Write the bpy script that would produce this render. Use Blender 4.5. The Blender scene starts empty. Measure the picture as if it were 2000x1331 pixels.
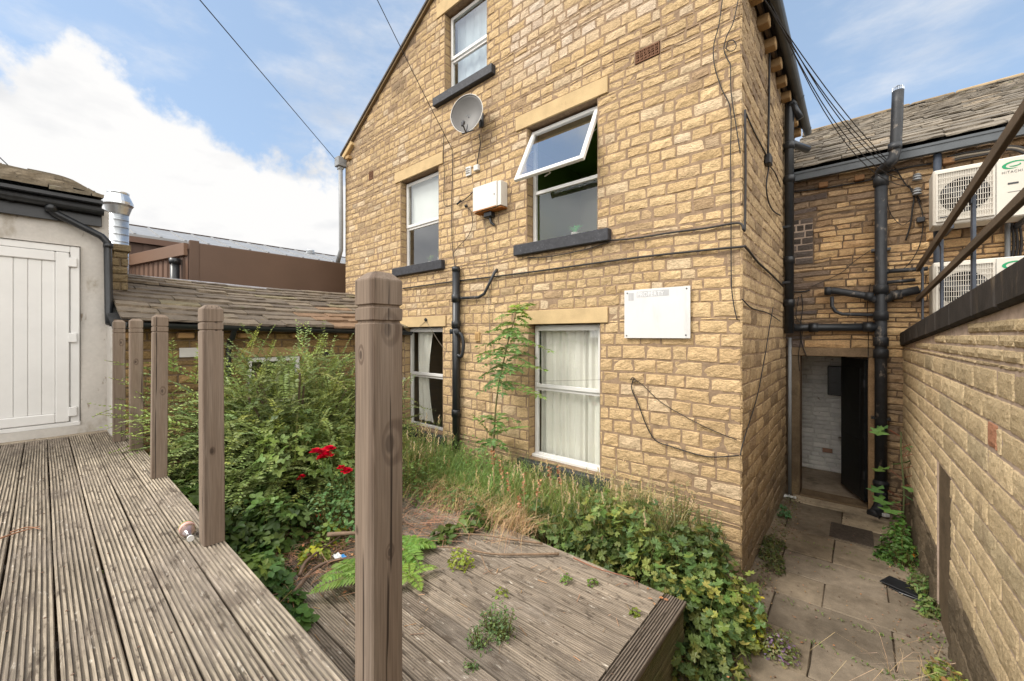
import bpy, math, random
import numpy as np
from mathutils import Vector, Matrix

# ------------------------------------------------------------------ camera
SC = bpy.context.scene
COL = SC.collection
F, CX, HY, EYE = 787.0, 1000.0, 656.0, 2.23
CA, SA = 0.759, 0.651           # cosine and sine of the camera's heading
cam_d = bpy.data.cameras.new("camera")
cam = bpy.data.objects.new("camera", cam_d); COL.objects.link(cam)
cam.location = (0, 0, EYE)
cam.rotation_euler = (math.radians(90), 0, math.asin(SA))
cam_d.sensor_width = 36; cam_d.lens = F / 2000 * 36
cam_d.shift_y = -9.5 / 2000
cam_d.clip_start = 0.05; cam_d.clip_end = 3000
SC.camera = cam

# ------------------------------------------------------------------ light, sky, exposure
SUN_EL, SUN_AZ = math.radians(46), math.radians(212)   # azimuth clockwise from +Y
SC.view_settings.view_transform = 'Standard'
SC.view_settings.look = 'None'
SC.view_settings.gamma = 1
SC.view_settings.exposure = 1.12
sun_d = bpy.data.lights.new("sun", 'SUN'); sun = bpy.data.objects.new("sun", sun_d); COL.objects.link(sun)
sun_d.energy = 1.5; sun_d.angle = math.radians(20); sun_d.color = (1, .95, .87)
sdir = Vector((math.sin(SUN_AZ) * math.cos(SUN_EL), math.cos(SUN_AZ) * math.cos(SUN_EL), math.sin(SUN_EL)))
sun.rotation_euler = sdir.to_track_quat('Z', 'Y').to_euler()
sun.location = sdir * 30

def pixdir(px, py):
    r = (px - CX) / F; t = (HY - py) / F
    return Vector((CA * r - SA, SA * r + CA, t))
def pix(px, py, d):
    v = pixdir(px, py); return Vector((v.x * d, v.y * d, EYE + v.z * d))
def onY(px, py, Y): v = pixdir(px, py); return pix(px, py, Y / v.y)
def onX(px, py, X): v = pixdir(px, py); return pix(px, py, X / v.x)
def onZ(px, py, z): v = pixdir(px, py); return pix(px, py, (z - EYE) / v.z)

W = bpy.data.worlds.new("World"); SC.world = W; W.use_nodes = True
nt = W.node_tree; nt.nodes.clear()
def N(t, **k):
    n = nt.nodes.new(t)
    for a, b in k.items(): setattr(n, a, b)
    return n
out = N('ShaderNodeOutputWorld'); bg = N('ShaderNodeBackground'); bg.inputs[1].default_value = 0.13
sky = N('ShaderNodeTexSky', sky_type='NISHITA', sun_disc=False, sun_elevation=SUN_EL, sun_rotation=SUN_AZ,
        air_density=1.0, dust_density=0.8, ozone_density=1.0)
tc = N('ShaderNodeTexCoord')
# a bank of cumulus: everything under a tilted great circle on the left, broken by noise
pn = pixdir(-60, 20).cross(pixdir(690, 330)).normalized()
if pn.dot(pixdir(200, 400)) < 0: pn = -pn
dot = N('ShaderNodeVectorMath', operation='DOT_PRODUCT'); dot.inputs[1].default_value = pn
nt.links.new(tc.outputs['Generated'], dot.inputs[0])
n1 = N('ShaderNodeTexNoise'); n1.inputs['Scale'].default_value = 5.5; n1.inputs['Detail'].default_value = 9; n1.inputs['Roughness'].default_value = .58
nt.links.new(tc.outputs['Generated'], n1.inputs['Vector'])
m1 = N('ShaderNodeMath', operation='MULTIPLY_ADD'); m1.inputs[1].default_value = .55; m1.inputs[2].default_value = -.275
nt.links.new(n1.outputs[0], m1.inputs[0])
ad = N('ShaderNodeMath', operation='ADD'); nt.links.new(dot.outputs['Value'], ad.inputs[0]); nt.links.new(m1.outputs[0], ad.inputs[1])
mr = N('ShaderNodeMapRange', interpolation_type='SMOOTHSTEP'); mr.inputs[1].default_value = -.015; mr.inputs[2].default_value = .05
nt.links.new(ad.outputs[0], mr.inputs[0])
# thin wisps elsewhere
mp = N('ShaderNodeMapping'); mp.inputs['Scale'].default_value = (1, 1.3, 3.2); nt.links.new(tc.outputs['Generated'], mp.inputs[0])
n2 = N('ShaderNodeTexNoise'); n2.inputs['Scale'].default_value = 2.6; n2.inputs['Detail'].default_value = 7; n2.inputs['Roughness'].default_value = .6
nt.links.new(mp.outputs[0], n2.inputs['Vector'])
mr2 = N('ShaderNodeMapRange', interpolation_type='SMOOTHSTEP'); mr2.inputs[1].default_value = .44; mr2.inputs[2].default_value = .78; mr2.inputs[4].default_value = .75
nt.links.new(n2.outputs[0], mr2.inputs[0])
mx = N('ShaderNodeMath', operation='MAXIMUM'); nt.links.new(mr.outputs[0], mx.inputs[0]); nt.links.new(mr2.outputs[0], mx.inputs[1])
# cloud colour: white with soft grey undersides
n3 = N('ShaderNodeTexNoise'); n3.inputs['Scale'].default_value = 3.5; n3.inputs['Detail'].default_value = 6
nt.links.new(mp.outputs[0], n3.inputs['Vector'])
cr = N('ShaderNodeMix', data_type='RGBA'); cr.inputs[6].default_value = (2.65, 2.7, 2.8, 1); cr.inputs[7].default_value = (3.55, 3.52, 3.48, 1)
mr3 = N('ShaderNodeMapRange'); mr3.inputs[1].default_value = .3; mr3.inputs[2].default_value = .52
nt.links.new(n3.outputs[0], mr3.inputs[0]); nt.links.new(mr3.outputs[0], cr.inputs[0])
sb = N('ShaderNodeMix', data_type='RGBA', blend_type='MULTIPLY'); sb.inputs[0].default_value = 1; sb.inputs[7].default_value = (.78, .8, .8, 1)
nt.links.new(sky.outputs[0], sb.inputs[6])
pale = N('ShaderNodeMix', data_type='RGBA'); pale.inputs[0].default_value = .6; pale.inputs[7].default_value = (1.65, 2.2, 2.95, 1)
nt.links.new(sb.outputs[2], pale.inputs[6])
mm = N('ShaderNodeMix', data_type='RGBA'); nt.links.new(mx.outputs[0], mm.inputs[0]); nt.links.new(pale.outputs[2], mm.inputs[6]); nt.links.new(cr.outputs[2], mm.inputs[7])
# unseen bright cloud bank added behind the camera to fill the shaded walls
bk = N('ShaderNodeVectorMath', operation='DOT_PRODUCT'); bk.inputs[1].default_value = (SA, -CA, .12); nt.links.new(tc.outputs['Generated'], bk.inputs[0])
ba = N('ShaderNodeMath', operation='ADD'); nt.links.new(bk.outputs['Value'], ba.inputs[0]); nt.links.new(m1.outputs[0], ba.inputs[1])
bm = N('ShaderNodeMapRange', interpolation_type='SMOOTHSTEP'); bm.inputs[1].default_value = -.05; bm.inputs[2].default_value = .42; nt.links.new(ba.outputs[0], bm.inputs[0])
cb = N('ShaderNodeMix', data_type='RGBA'); cb.inputs[6].default_value = (4.6, 4.6, 4.6, 1); cb.inputs[7].default_value = (9.8, 9.5, 9.0, 1); nt.links.new(mr3.outputs[0], cb.inputs[0])
mb_ = N('ShaderNodeMix', data_type='RGBA'); nt.links.new(bm.outputs[0], mb_.inputs[0]); nt.links.new(mm.outputs[2], mb_.inputs[6]); nt.links.new(cb.outputs[2], mb_.inputs[7])
nt.links.new(mb_.outputs[2], bg.inputs[0]); nt.links.new(bg.outputs[0], out.inputs[0])

# ------------------------------------------------------------------ materials
def mat(name, base=(.5, .5, .5), rough=.8, spec=.3, metal=0, noise=None, bump=None, attr=True, streak=None, spots=None, trans=0, second=None):
    """noise=(scale, amount) value mottling; second=(colour, scale, lo, hi, stretch) patches of another colour;
    streak=(axis stretch vector, amount); bump=[(scale, strength, distance)], trans = leaf translucency"""
    m = bpy.data.materials.new(name); m.use_nodes = True
    t = m.node_tree; b = t.nodes['Principled BSDF']; L = t.links.new
    def n(ty, **k):
        x = t.nodes.new(ty)
        for a, c in k.items(): setattr(x, a, c)
        return x
    co = n('ShaderNodeNewGeometry')
    pos = co.outputs['Position']
    rgb = n('ShaderNodeRGB'); rgb.outputs[0].default_value = (*base, 1); cur = rgb.outputs[0]
    if attr:
        a = n('ShaderNodeAttribute', attribute_name='Col')
        mu = n('ShaderNodeMix', data_type='RGBA', blend_type='MULTIPLY'); mu.inputs[0].default_value = 1
        L(cur, mu.inputs[6]); L(a.outputs['Color'], mu.inputs[7]); cur = mu.outputs[2]
    def stretched(v):
        k = n('ShaderNodeMapping'); k.inputs['Scale'].default_value = v; L(pos, k.inputs[0]); return k.outputs[0]
    if second:
        for (c2, s2, lo, hi, stv) in second:
            x = n('ShaderNodeTexNoise'); x.inputs['Scale'].default_value = s2; x.inputs['Detail'].default_value = 6; x.inputs['Roughness'].default_value = .62
            L(stretched(stv), x.inputs['Vector'])
            r = n('ShaderNodeMapRange', interpolation_type='SMOOTHSTEP'); r.inputs[1].default_value = lo; r.inputs[2].default_value = hi
            L(x.outputs[0], r.inputs[0])
            mi = n('ShaderNodeMix', data_type='RGBA'); L(r.outputs[0], mi.inputs[0]); L(cur, mi.inputs[6]); mi.inputs[7].default_value = (*c2, 1); cur = mi.outputs[2]
    for (sc, am, stv) in (noise or []):
        x = n('ShaderNodeTexNoise'); x.inputs['Scale'].default_value = sc; x.inputs['Detail'].default_value = 5; x.inputs['Roughness'].default_value = .6
        L(stretched(stv), x.inputs['Vector'])
        r = n('ShaderNodeMapRange'); r.inputs[1].default_value = .3; r.inputs[2].default_value = .7; r.inputs[3].default_value = 1 - am; r.inputs[4].default_value = 1 + am
        L(x.outputs[0], r.inputs[0])
        mi = n('ShaderNodeMix', data_type='RGBA', blend_type='MULTIPLY'); mi.inputs[0].default_value = 1; L(cur, mi.inputs[6]); L(r.outputs[0], mi.inputs[7]); cur = mi.outputs[2]
    L(cur, b.inputs['Base Color'])
    b.inputs['Roughness'].default_value = rough; b.inputs['Metallic'].default_value = metal
    b.inputs['Specular IOR Level'].default_value = spec
    prev = None
    for (sc, st, di, stv) in (bump or []):
        x = n('ShaderNodeTexNoise'); x.inputs['Scale'].default_value = sc; x.inputs['Detail'].default_value = 4; x.inputs['Roughness'].default_value = .6
        L(stretched(stv), x.inputs['Vector'])
        bp = n('ShaderNodeBump'); bp.inputs['Strength'].default_value = st; bp.inputs['Distance'].default_value = di
        L(x.outputs[0], bp.inputs['Height'])
        if prev: L(prev, bp.inputs['Normal'])
        prev = bp.outputs[0]
    if prev: L(prev, b.inputs['Normal'])
    if trans:
        tr = n('ShaderNodeBsdfTranslucent'); hs = n('ShaderNodeHueSaturation'); hs.inputs['Value'].default_value = 1.5; hs.inputs['Saturation'].default_value = 1.1; hs.inputs['Hue'].default_value = .485
        L(cur, hs.inputs['Color']); L(hs.outputs[0], tr.inputs[0])
        ms = n('ShaderNodeMixShader'); ms.inputs[0].default_value = trans
        L(b.outputs[0], ms.inputs[1]); L(tr.outputs[0], ms.inputs[2]); L(ms.outputs[0], t.nodes['Material Output'].inputs[0])
    return m
I3 = (1, 1, 1)
M = {}
M['stone'] = mat('buff_sandstone', I3, .95, .15, noise=[(.9, .10, (1, 1, .6)), (9, .12, I3), (40, .2, (1, 1, 1.4)), (130, .16, (1, 1, 1.6))],
                 bump=[(16, .6, .022, (1, 1, 1.8)), (48, .8, .012, (1, 1, 1.5)), (130, .6, .005, I3)], second=[((.17, .12, .075), 5, .66, .84, (1, 1, 1.3)), ((.2, .13, .07), 38, .62, .74, (.6, .6, 2.2))])
M['mortar'] = mat('lime_mortar', (.27, .19, .125), .95, .1, noise=[(14, .25, I3), (60, .15, I3)], bump=[(60, .4, .005, I3)], attr=False)
M['mortar_dark'] = mat('old_mortar', (.17, .12, .08), .95, .1, noise=[(14, .3, I3)], bump=[(60, .4, .005, I3)], attr=False)
M['mortar_pink'] = mat('pale_mortar', (.42, .32, .25), .95, .1, noise=[(14, .2, I3)], bump=[(60, .4, .005, I3)], attr=False)
M['block'] = mat('pitched_block', I3, .95, .15, noise=[(7, .1, I3), (70, .16, I3), (220, .18, I3)],
                 bump=[(28, .5, .02, I3), (70, .7, .014, I3), (220, .6, .006, I3)], second=[((.3, .22, .14), 3.2, .6, .85, (1, 1, .3)), ((.3, .22, .13), 60, .62, .74, I3)])
M['dress'] = mat('dressed_sandstone', (.52, .39, .22), .9, .15, noise=[(5, .12, I3), (90, .08, I3)], bump=[(120, .3, .003, I3)], second=[((.25, .17, .09), 4, .6, .85, I3)])
M['dress_dark'] = mat('grimy_sandstone', (.17, .125, .08), .9, .15, noise=[(6, .25, I3), (60, .15, I3)], bump=[(80, .4, .004, I3)], second=[((.3, .22, .12), 5, .58, .75, (1, 1, .3))])
M['black_stone'] = mat('black_painted_stone', (.035, .036, .042), .6, .35, noise=[(20, .3, I3)], bump=[(60, .5, .004, I3)], attr=False, second=[((.13, .13, .14), 45, .58, .75, I3)])
M['coping'] = mat('weathered_coping', (.04, .034, .03), .85, .2, noise=[(6, .3, I3)], bump=[(50, .5, .004, I3)], attr=False, second=[((.12, .09, .06), 12, .55, .8, (1, 1, .25))])
M['slate'] = mat('stone_slate', I3, .9, .2, noise=[(7, .22, I3), (50, .18, I3)], bump=[(40, .6, .008, I3), (120, .4, .003, I3)], second=[((.2, .155, .09), 6, .6, .8, I3), ((.07, .085, .035), 7, .6, .78, I3)])
M['upvc'] = mat('white_upvc', (.69, .68, .66), .4, .4, noise=[(4, .04, I3)], attr=False)
M['upvc_old'] = mat('dull_white_plastic', (.62, .6, .57), .5, .35, noise=[(6, .07, I3)], attr=False, second=[((.4, .34, .27), 9, .64, .85, (1, 1, .3))])
M['render'] = mat('painted_render', (.53, .50, .46), .9, .15, noise=[(3, .07, I3), (30, .05, I3)], bump=[(9, .4, .012, I3), (70, .25, .003, I3)], attr=False,
                  second=[((.38, .34, .285), 2.6, .56, .7, (1, 1.4, .8)), ((.27, .22, .17), 7, .64, .72, (1, 1.4, .5))])
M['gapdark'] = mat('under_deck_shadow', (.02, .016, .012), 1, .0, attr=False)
M['pipe'] = mat('black_pipe', (.017, .019, .022), .35, .5, noise=[(14, .25, I3)], attr=False, bump=[(30, .15, .003, I3)])
M['pipe_worn'] = mat('flaking_black_pipe', (.026, .028, .032), .5, .45, noise=[(14, .3, I3)], attr=False, second=[((.2, .17, .14), 13, .58, .7, (1, 1, .6))], bump=[(30, .35, .004, I3)])
M['gutter_grey'] = mat('grey_gutter', (.085, .095, .105), .45, .4, noise=[(8, .15, I3)], attr=False)
M['grey_pipe'] = mat('grey_plastic_pipe', (.26, .27, .28), .5, .4, noise=[(8, .1, I3)], attr=False)
M['cable'] = mat('black_cable', (.03, .027, .026), .6, .3, attr=False)
M['cable_grey'] = mat('grey_cable', (.2, .17, .13), .6, .3, attr=False)
M['galv'] = mat('galvanised_steel', (.62, .65, .68), .32, .5, 0.9, noise=[(6, .12, I3), (50, .07, I3)], attr=False)
M['dish'] = mat('grey_dish', (.10, .095, .09), .5, .4, noise=[(5, .12, I3)], attr=False)
M['dark_metal'] = mat('dark_metal', (.05, .05, .055), .5, .4, noise=[(20, .2, I3)], attr=False)
M['blue_steel'] = mat('blue_grey_painted_steel', (.045, .055, .075), .45, .45, noise=[(20, .2, I3)], attr=False)
M['rail_wood'] = mat('old_brown_rail', (.13, .095, .065), .8, .2, noise=[(10, .25, (1, .15, 1)), (60, .15, I3)], attr=False, bump=[(40, .4, .003, (1, .1, 1))])
M['brown_metal'] = mat('brown_cladding', (.13, .08, .055), .5, .35, noise=[(1.2, .1, I3)], attr=True)
M['roof_sheet'] = mat('pale_metal_roof', (.3, .3, .3), .5, .4, 0.2, noise=[(3, .15, I3)], attr=False)
M['metal_box'] = mat('white_meter_box', (.66, .64, .6), .5, .4, noise=[(6, .05, I3)], attr=False, second=[((.3, .12, .04), 14, .72, .8, (1, 1, 3))])
M['rust'] = mat('rust', (.3, .12, .04), .9, .1, noise=[(30, .4, I3)], attr=False)
M['terracotta'] = mat('terracotta', (.17, .09, .055), .9, .1, noise=[(30, .2, I3)], attr=False)
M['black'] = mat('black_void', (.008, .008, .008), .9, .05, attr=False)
M['ac'] = mat('off_white_enamel', (.60, .56, .49), .45, .4, noise=[(3, .06, I3)], attr=False, second=[((.42, .37, .3), 5, .62, .85, (1, 1, .25))])
M['ac_green'] = mat('green_emblem', (.02, .28, .12), .5, .3, attr=False)
M['ac_text'] = mat('grey_lettering', (.12, .13, .13), .5, .3, attr=False)
M['sign'] = mat('white_sign_board', (.63, .625, .61), .4, .4, noise=[(3, .03, I3)], attr=False, second=[((.46, .45, .44), 5, .52, .8, (1, 1, .3))])
M['sign_grey'] = mat('faded_grey_print', (.46, .46, .465), .5, .3, noise=[(12, .2, (1, 1, .2))], attr=False, second=[((.7, .7, .69), 16, .56, .75, (1, 1, .15))])
M['sign_letter'] = mat('white_lettering', (.72, .72, .72), .4, .3, attr=False)
M['curtain'] = mat('cream_curtain', (.8, .77, .71), .95, .1, noise=[(3, .05, I3)], attr=False)
M['blind'] = mat('white_blind', (.75, .75, .73), .9, .1, attr=False)
M['net'] = mat('pale_blue_curtain', (.52, .57, .6), .95, .1, attr=False)
M['room'] = mat('room_paint', (.26, .24, .2), .9, .1, attr=False)
M['room_green'] = mat('green_room_paint', (.22, .33, .1), .9, .1, attr=False)
M['door_black'] = mat('black_painted_door', (.012, .014, .015), .45, .35, noise=[(12, .4, I3)], attr=False, bump=[(20, .2, .003, I3)], second=[((.045, .045, .045), 9, .6, .8, (1, 1, .4))])
M['white_brick'] = mat('whitewashed_brick', I3, .8, .2, noise=[(8, .12, I3)], bump=[(50, .4, .004, I3)], second=[((.25, .2, .17), 7, .62, .75, I3)])
M['flag'] = mat('flagstone', I3, .9, .15, noise=[(2.2, .25, I3), (14, .16, I3), (160, .14, I3)], bump=[(12, .4, .008, I3), (140, .35, .003, I3)], second=[((.1, .078, .055), 2.4, .5, .78, I3), ((.3, .235, .165), 6, .62, .8, I3)])
M['soil'] = mat('dark_soil', (.062, .046, .032), .98, .05, noise=[(5, .35, I3), (50, .4, I3)], bump=[(18, .9, .04, I3), (90, .7, .012, I3)], attr=False, second=[((.15, .11, .07), 30, .58, .75, I3)])
M['litter'] = mat('dry_litter', I3, .95, .1, noise=[(20, .2, I3)])
M['deck'] = mat('weathered_decking', I3, .85, .18, noise=[(3.5, .16, (.35, 3, 1)), (28, .26, (.12, 2.4, 1)), (95, .22, (.1, 1.6, 1))],
                bump=[(55, .45, .004, (.1, 1.6, 1)), (160, .3, .0015, (.15, 1, 1))],
                second=[((.24, .2, .16), 1.1, .46, .66, (.8, 1.6, 1)), ((.17, .138, .108), 3.4, .54, .70, (.9, 1.5, 1)), ((.12, .095, .072), 24, .56, .66, (.35, 1, 1)), ((.48, .43, .36), 34, .6, .72, (.4, 1.2, 1))])
M['deck_y'] = mat('weathered_trim_board', I3, .85, .18, noise=[(28, .26, (2.4, .12, 1)), (95, .2, (1.6, .1, 1))],
                  bump=[(55, .45, .004, (1.6, .1, 1))], second=[((.09, .07, .052), 22, .55, .68, (1, .3, 1))])
M['fascia'] = mat('algae_green_boards', I3, .9, .15, noise=[(20, .25, (1, .15, 3)), (90, .15, I3)], bump=[(60, .4, .003, (1, .1, 1.5))], second=[((.085, .085, .03), 4, .45, .7, I3)])
M['manhole'] = mat('rusty_iron_cover', (.075, .058, .045), .8, .3, noise=[(30, .3, I3)], bump=[(60, .4, .003, I3)], attr=False)
for k, v in dict(leaf=(.25, .45), leaf_dull=(.2, .55)).items():
    M[k] = mat(k, I3, v[1], .3, trans=v[0])
M['stem'] = mat('plant_stem', I3, .8, .2, noise=[(40, .2, I3)])
M['petal'] = mat('red_rose_petal', (.62, .006, .028), .6, .2, trans=.2)
M['twig'] = mat('dry_twig', I3, .9, .1, noise=[(30, .25, I3)], bump=[(60, .5, .003, I3)])
M['plastic_black'] = mat('black_plastic', (.014, .015, .018), .35, .5, noise=[(20, .3, I3)], attr=False)
M['pot'] = mat('terracotta_pot', (.45, .42, .38), .8, .2, attr=False)
M['red'] = mat('red_packaging', (.5, .02, .04), .4, .4, attr=False)
M['white_paper'] = mat('white_paper', (.72, .72, .7), .7, .2, attr=False)
M['blue'] = mat('blue_wrapper', (.06, .28, .6), .4, .4, attr=False)
M['orange'] = mat('orange_flower', (.8, .25, .02), .6, .2, attr=False)
M['label'] = mat('bottle_label', I3, .5, .3)

def glass(name, tint=(.9, .93, .92), ior=1.5, extra=0.0, rough=0.0):
    m = bpy.data.materials.new(name); m.use_nodes = True; t = m.node_tree; t.nodes.clear()
    o = t.nodes.new('ShaderNodeOutputMaterial'); tr = t.nodes.new('ShaderNodeBsdfTransparent'); tr.inputs[0].default_value = (*tint, 1)
    g = t.nodes.new('ShaderNodeBsdfGlossy'); g.inputs['Roughness'].default_value = rough; g.inputs[0].default_value = (.95, .97, 1, 1)
    ge = t.nodes.new('ShaderNodeNewGeometry'); dt = t.nodes.new('ShaderNodeVectorMath'); dt.operation = 'DOT_PRODUCT'
    t.links.new(ge.outputs['Normal'], dt.inputs[0]); t.links.new(ge.outputs['Incoming'], dt.inputs[1])
    ab = t.nodes.new('ShaderNodeMath'); ab.operation = 'ABSOLUTE'; t.links.new(dt.outputs['Value'], ab.inputs[0])
    om = t.nodes.new('ShaderNodeMath'); om.operation = 'SUBTRACT'; om.inputs[0].default_value = 1; t.links.new(ab.outputs[0], om.inputs[1])
    pw = t.nodes.new('ShaderNodeMath'); pw.operation = 'POWER'; pw.inputs[1].default_value = 5; t.links.new(om.outputs[0], pw.inputs[0])
    fr = t.nodes.new('ShaderNodeMath'); fr.operation = 'MULTIPLY_ADD'; fr.inputs[1].default_value = .93; fr.inputs[2].default_value = .06; t.links.new(pw.outputs[0], fr.inputs[0])
    ad = t.nodes.new('ShaderNodeMath'); ad.operation = 'ADD'; ad.inputs[1].default_value = extra; ad.use_clamp = True
    mx = t.nodes.new('ShaderNodeMixShader'); t.links.new(fr.outputs[0], ad.inputs[0]); t.links.new(ad.outputs[0], mx.inputs[0])
    t.links.new(tr.outputs[0], mx.inputs[1]); t.links.new(g.outputs[0], mx.inputs[2]); t.links.new(mx.outputs[0], o.inputs[0]); return m
M['glass'] = glass('window_glass', (.95, .97, .955), 1.5, .03)
M['glass_up'] = glass('upper_window_glass', (.9, .93, .92), 1.5, .16)
M['glass_sky'] = glass('tilted_sash_glass', (.85, .88, .88), 1.5, .42)
M['bottle'] = glass('clear_plastic', (.85, .88, .88), 1.45, .08, .08)

# ------------------------------------------------------------------ helpers
def tag(o, label=None, cat=None, group=None, kind=None):
    if label: o['label'] = label
    if cat: o['category'] = cat
    if group: o['group'] = group
    if kind: o['kind'] = kind
    return o
def thing(name, label, cat, loc=(0, 0, 0), group=None, rotz=0):
    o = bpy.data.objects.new(name, None); COL.objects.link(o); o.location = loc; o.rotation_euler = (0, 0, rotz)
    o.empty_display_size = .1
    return tag(o, label, cat, group)
def root_of(o):
    while o.parent: o = o.parent
    return o
class MB:
    def __init__(s): s.v = []; s.f = []; s.c = []; s.n = 0
    def add(s, vs, fs, col=(1, 1, 1)):
        vs = [tuple(v) for v in vs]; k = s.n
        s.v += vs; s.n += len(vs); s.f += [tuple(i + k for i in f) for f in fs]
        if len(col) and hasattr(col[0], '__len__'): s.c += [tuple(c) for c in col]
        else: s.c += [tuple(col)] * len(vs)
    def box(s, x0, x1, y0, y1, z0, z1, col=(1, 1, 1), ch=0):
        s.obox(Vector(((x0 + x1) / 2, (y0 + y1) / 2, (z0 + z1) / 2)), Vector((1, 0, 0)), Vector((0, 1, 0)), Vector((0, 0, 1)), abs(x1 - x0) / 2, abs(y1 - y0) / 2, abs(z1 - z0) / 2, col, ch)
    def obox(s, c, U, V, Wd, a, b, h, col=(1, 1, 1), ch=0):
        """box with chamfered edges ch"""
        c = Vector(c); U = Vector(U).normalized(); V = Vector(V).normalized(); Wd = Vector(Wd).normalized()
        ch = min(ch, a * .45, b * .45, h * .45)
        if ch <= 0:
            vs = [c + U * (a * i) + V * (b * j) + Wd * (h * k) for k in (-1, 1) for j in (-1, 1) for i in (-1, 1)]
            s.add(vs, [(0, 2, 3, 1), (4, 5, 7, 6), (0, 1, 5, 4), (2, 6, 7, 3), (0, 4, 6, 2), (1, 3, 7, 5)], col); return
        rings = []
        vs = []
        def ring(aa, bb, hh, cc):
            pts = [(-aa + cc, -bb), (aa - cc, -bb), (aa, -bb + cc), (aa, bb - cc), (aa - cc, bb), (-aa + cc, bb), (-aa, bb - cc), (-aa, -bb + cc)]
            st = len(vs)
            for p in pts: vs.append(c + U * p[0] + V * p[1] + Wd * hh)
            return list(range(st, st + 8))
        r = [ring(a - ch, b - ch, -h, ch * .5), ring(a, b, -h + ch, ch), ring(a, b, h - ch, ch), ring(a - ch, b - ch, h, ch * .5)]
        fs = []
        for q in range(3):
            for i in range(8): j = (i + 1) % 8; fs.append((r[q][i], r[q][j], r[q + 1][j], r[q + 1][i]))
        fs.append(tuple(reversed(r[0]))); fs.append(tuple(r[3]))
        s.add(vs, fs, col)
    def tube(s, pts, rad, n=8, col=(1, 1, 1), cap=True):
        pts = [Vector(p) for p in pts]
        rs = rad if hasattr(rad, '__len__') else [rad] * len(pts)
        vs = []; prev = None
        for i, p in enumerate(pts):
            if i == 0: t = pts[1] - p
            elif i == len(pts) - 1: t = p - pts[i - 1]
            else: t = (pts[i + 1] - p).normalized() + (p - pts[i - 1]).normalized()
            if t.length < 1e-9: t = Vector((0, 0, 1))
            t.normalize()
            if prev is None:
                a = Vector((0, 0, 1)) if abs(t.z) < .9 else Vector((1, 0, 0))
                u = t.cross(a).normalized()
            else:
                u = prev - t * prev.dot(t)
                u = u.normalized() if u.length > 1e-6 else t.orthogonal().normalized()
            prev = u; w = t.cross(u)
            for k in range(n):
                an = 2 * math.pi * k / n; vs.append(p + (u * math.cos(an) + w * math.sin(an)) * rs[i])
        fs = []
        for i in range(len(pts) - 1):
            for k in range(n):
                j = (k + 1) % n; fs.append((i * n + k, i * n + j, (i + 1) * n + j, (i + 1) * n + k))
        if cap: fs.append(tuple(range(n - 1, -1, -1))); fs.append(tuple(range((len(pts) - 1) * n, len(pts) * n)))
        s.add(vs, fs, col)
    def lathe(s, prof, c, axis=(0, 0, 1), n=20, col=(1, 1, 1)):
        """prof: list of (radius, height) along axis"""
        axis = Vector(axis).normalized(); u = axis.orthogonal().normalized(); w = axis.cross(u); c = Vector(c)
        vs = []
        for r, h in prof:
            for k in range(n):
                an = 2 * math.pi * k / n; vs.append(c + axis * h + (u * math.cos(an) + w * math.sin(an)) * r)
        fs = []
        for i in range(len(prof) - 1):
            for k in range(n):
                j = (k + 1) % n; fs.append((i * n + k, i * n + j, (i + 1) * n + j, (i + 1) * n + k))
        fs.append(tuple(range(n - 1, -1, -1))); fs.append(tuple(range((len(prof) - 1) * n, len(prof) * n)))
        s.add(vs, fs, col)
    def build(s, name, material, parent=None, smooth=False, local=False):
        me = bpy.data.meshes.new(name)
        if parent is None:
            if s.n:
                a = np.array(s.v); o3 = Vector((float((a[:, 0].min() + a[:, 0].max()) / 2), float((a[:, 1].min() + a[:, 1].max()) / 2), float(a[:, 2].min())))
            else: o3 = Vector((0, 0, 0))
        else: o3 = Vector(root_of(parent).location) if not local else Vector((0, 0, 0))
        if local and parent is None: o3 = Vector((0, 0, 0))
        vs = (np.array(s.v, dtype=float).reshape(-1, 3) - np.array(o3)).tolist()
        me.from_pydata(vs, [], s.f)
        at = me.attributes.new('Col', 'FLOAT_COLOR', 'POINT')
        ca = np.ones((len(s.c), 4)); ca[:, :3] = np.array(s.c).reshape(-1, 3); at.data.foreach_set('color', ca.ravel())
        me.materials.append(material)
        if smooth: me.polygons.foreach_set('use_smooth', [True] * len(me.polygons))
        me.update()
        o = bpy.data.objects.new(name, me); COL.objects.link(o)
        if parent is None: o.location = o3
        else: o.parent = parent
        return o
def smooth_path(pts, k=4):
    """Catmull-Rom through the points"""
    P = [Vector(p) for p in pts]; P = [P[0] * 2 - P[1]] + P + [P[-1] * 2 - P[-2]]; o = []
    for i in range(1, len(P) - 2):
        for j in range(k):
            t = j / k; a, b, c, d = P[i - 1], P[i], P[i + 1], P[i + 2]
            o.append(.5 * ((2 * b) + (c - a) * t + (2 * a - 5 * b + 4 * c - d) * t * t + (3 * b - a - 3 * c + d) * t ** 3))
    o.append(P[-2]); return o
def cable(pts, r=.005, m='cable', k=4, name='cable', label=None, parent=None, group=None, n=5):
    mb = MB(); mb.tube(smooth_path(pts, k) if len(pts) > 2 else pts, r, n)
    o = mb.build(name, M[m], parent, smooth=True)
    if label: tag(o, label, 'cable', group)
    return o

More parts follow.
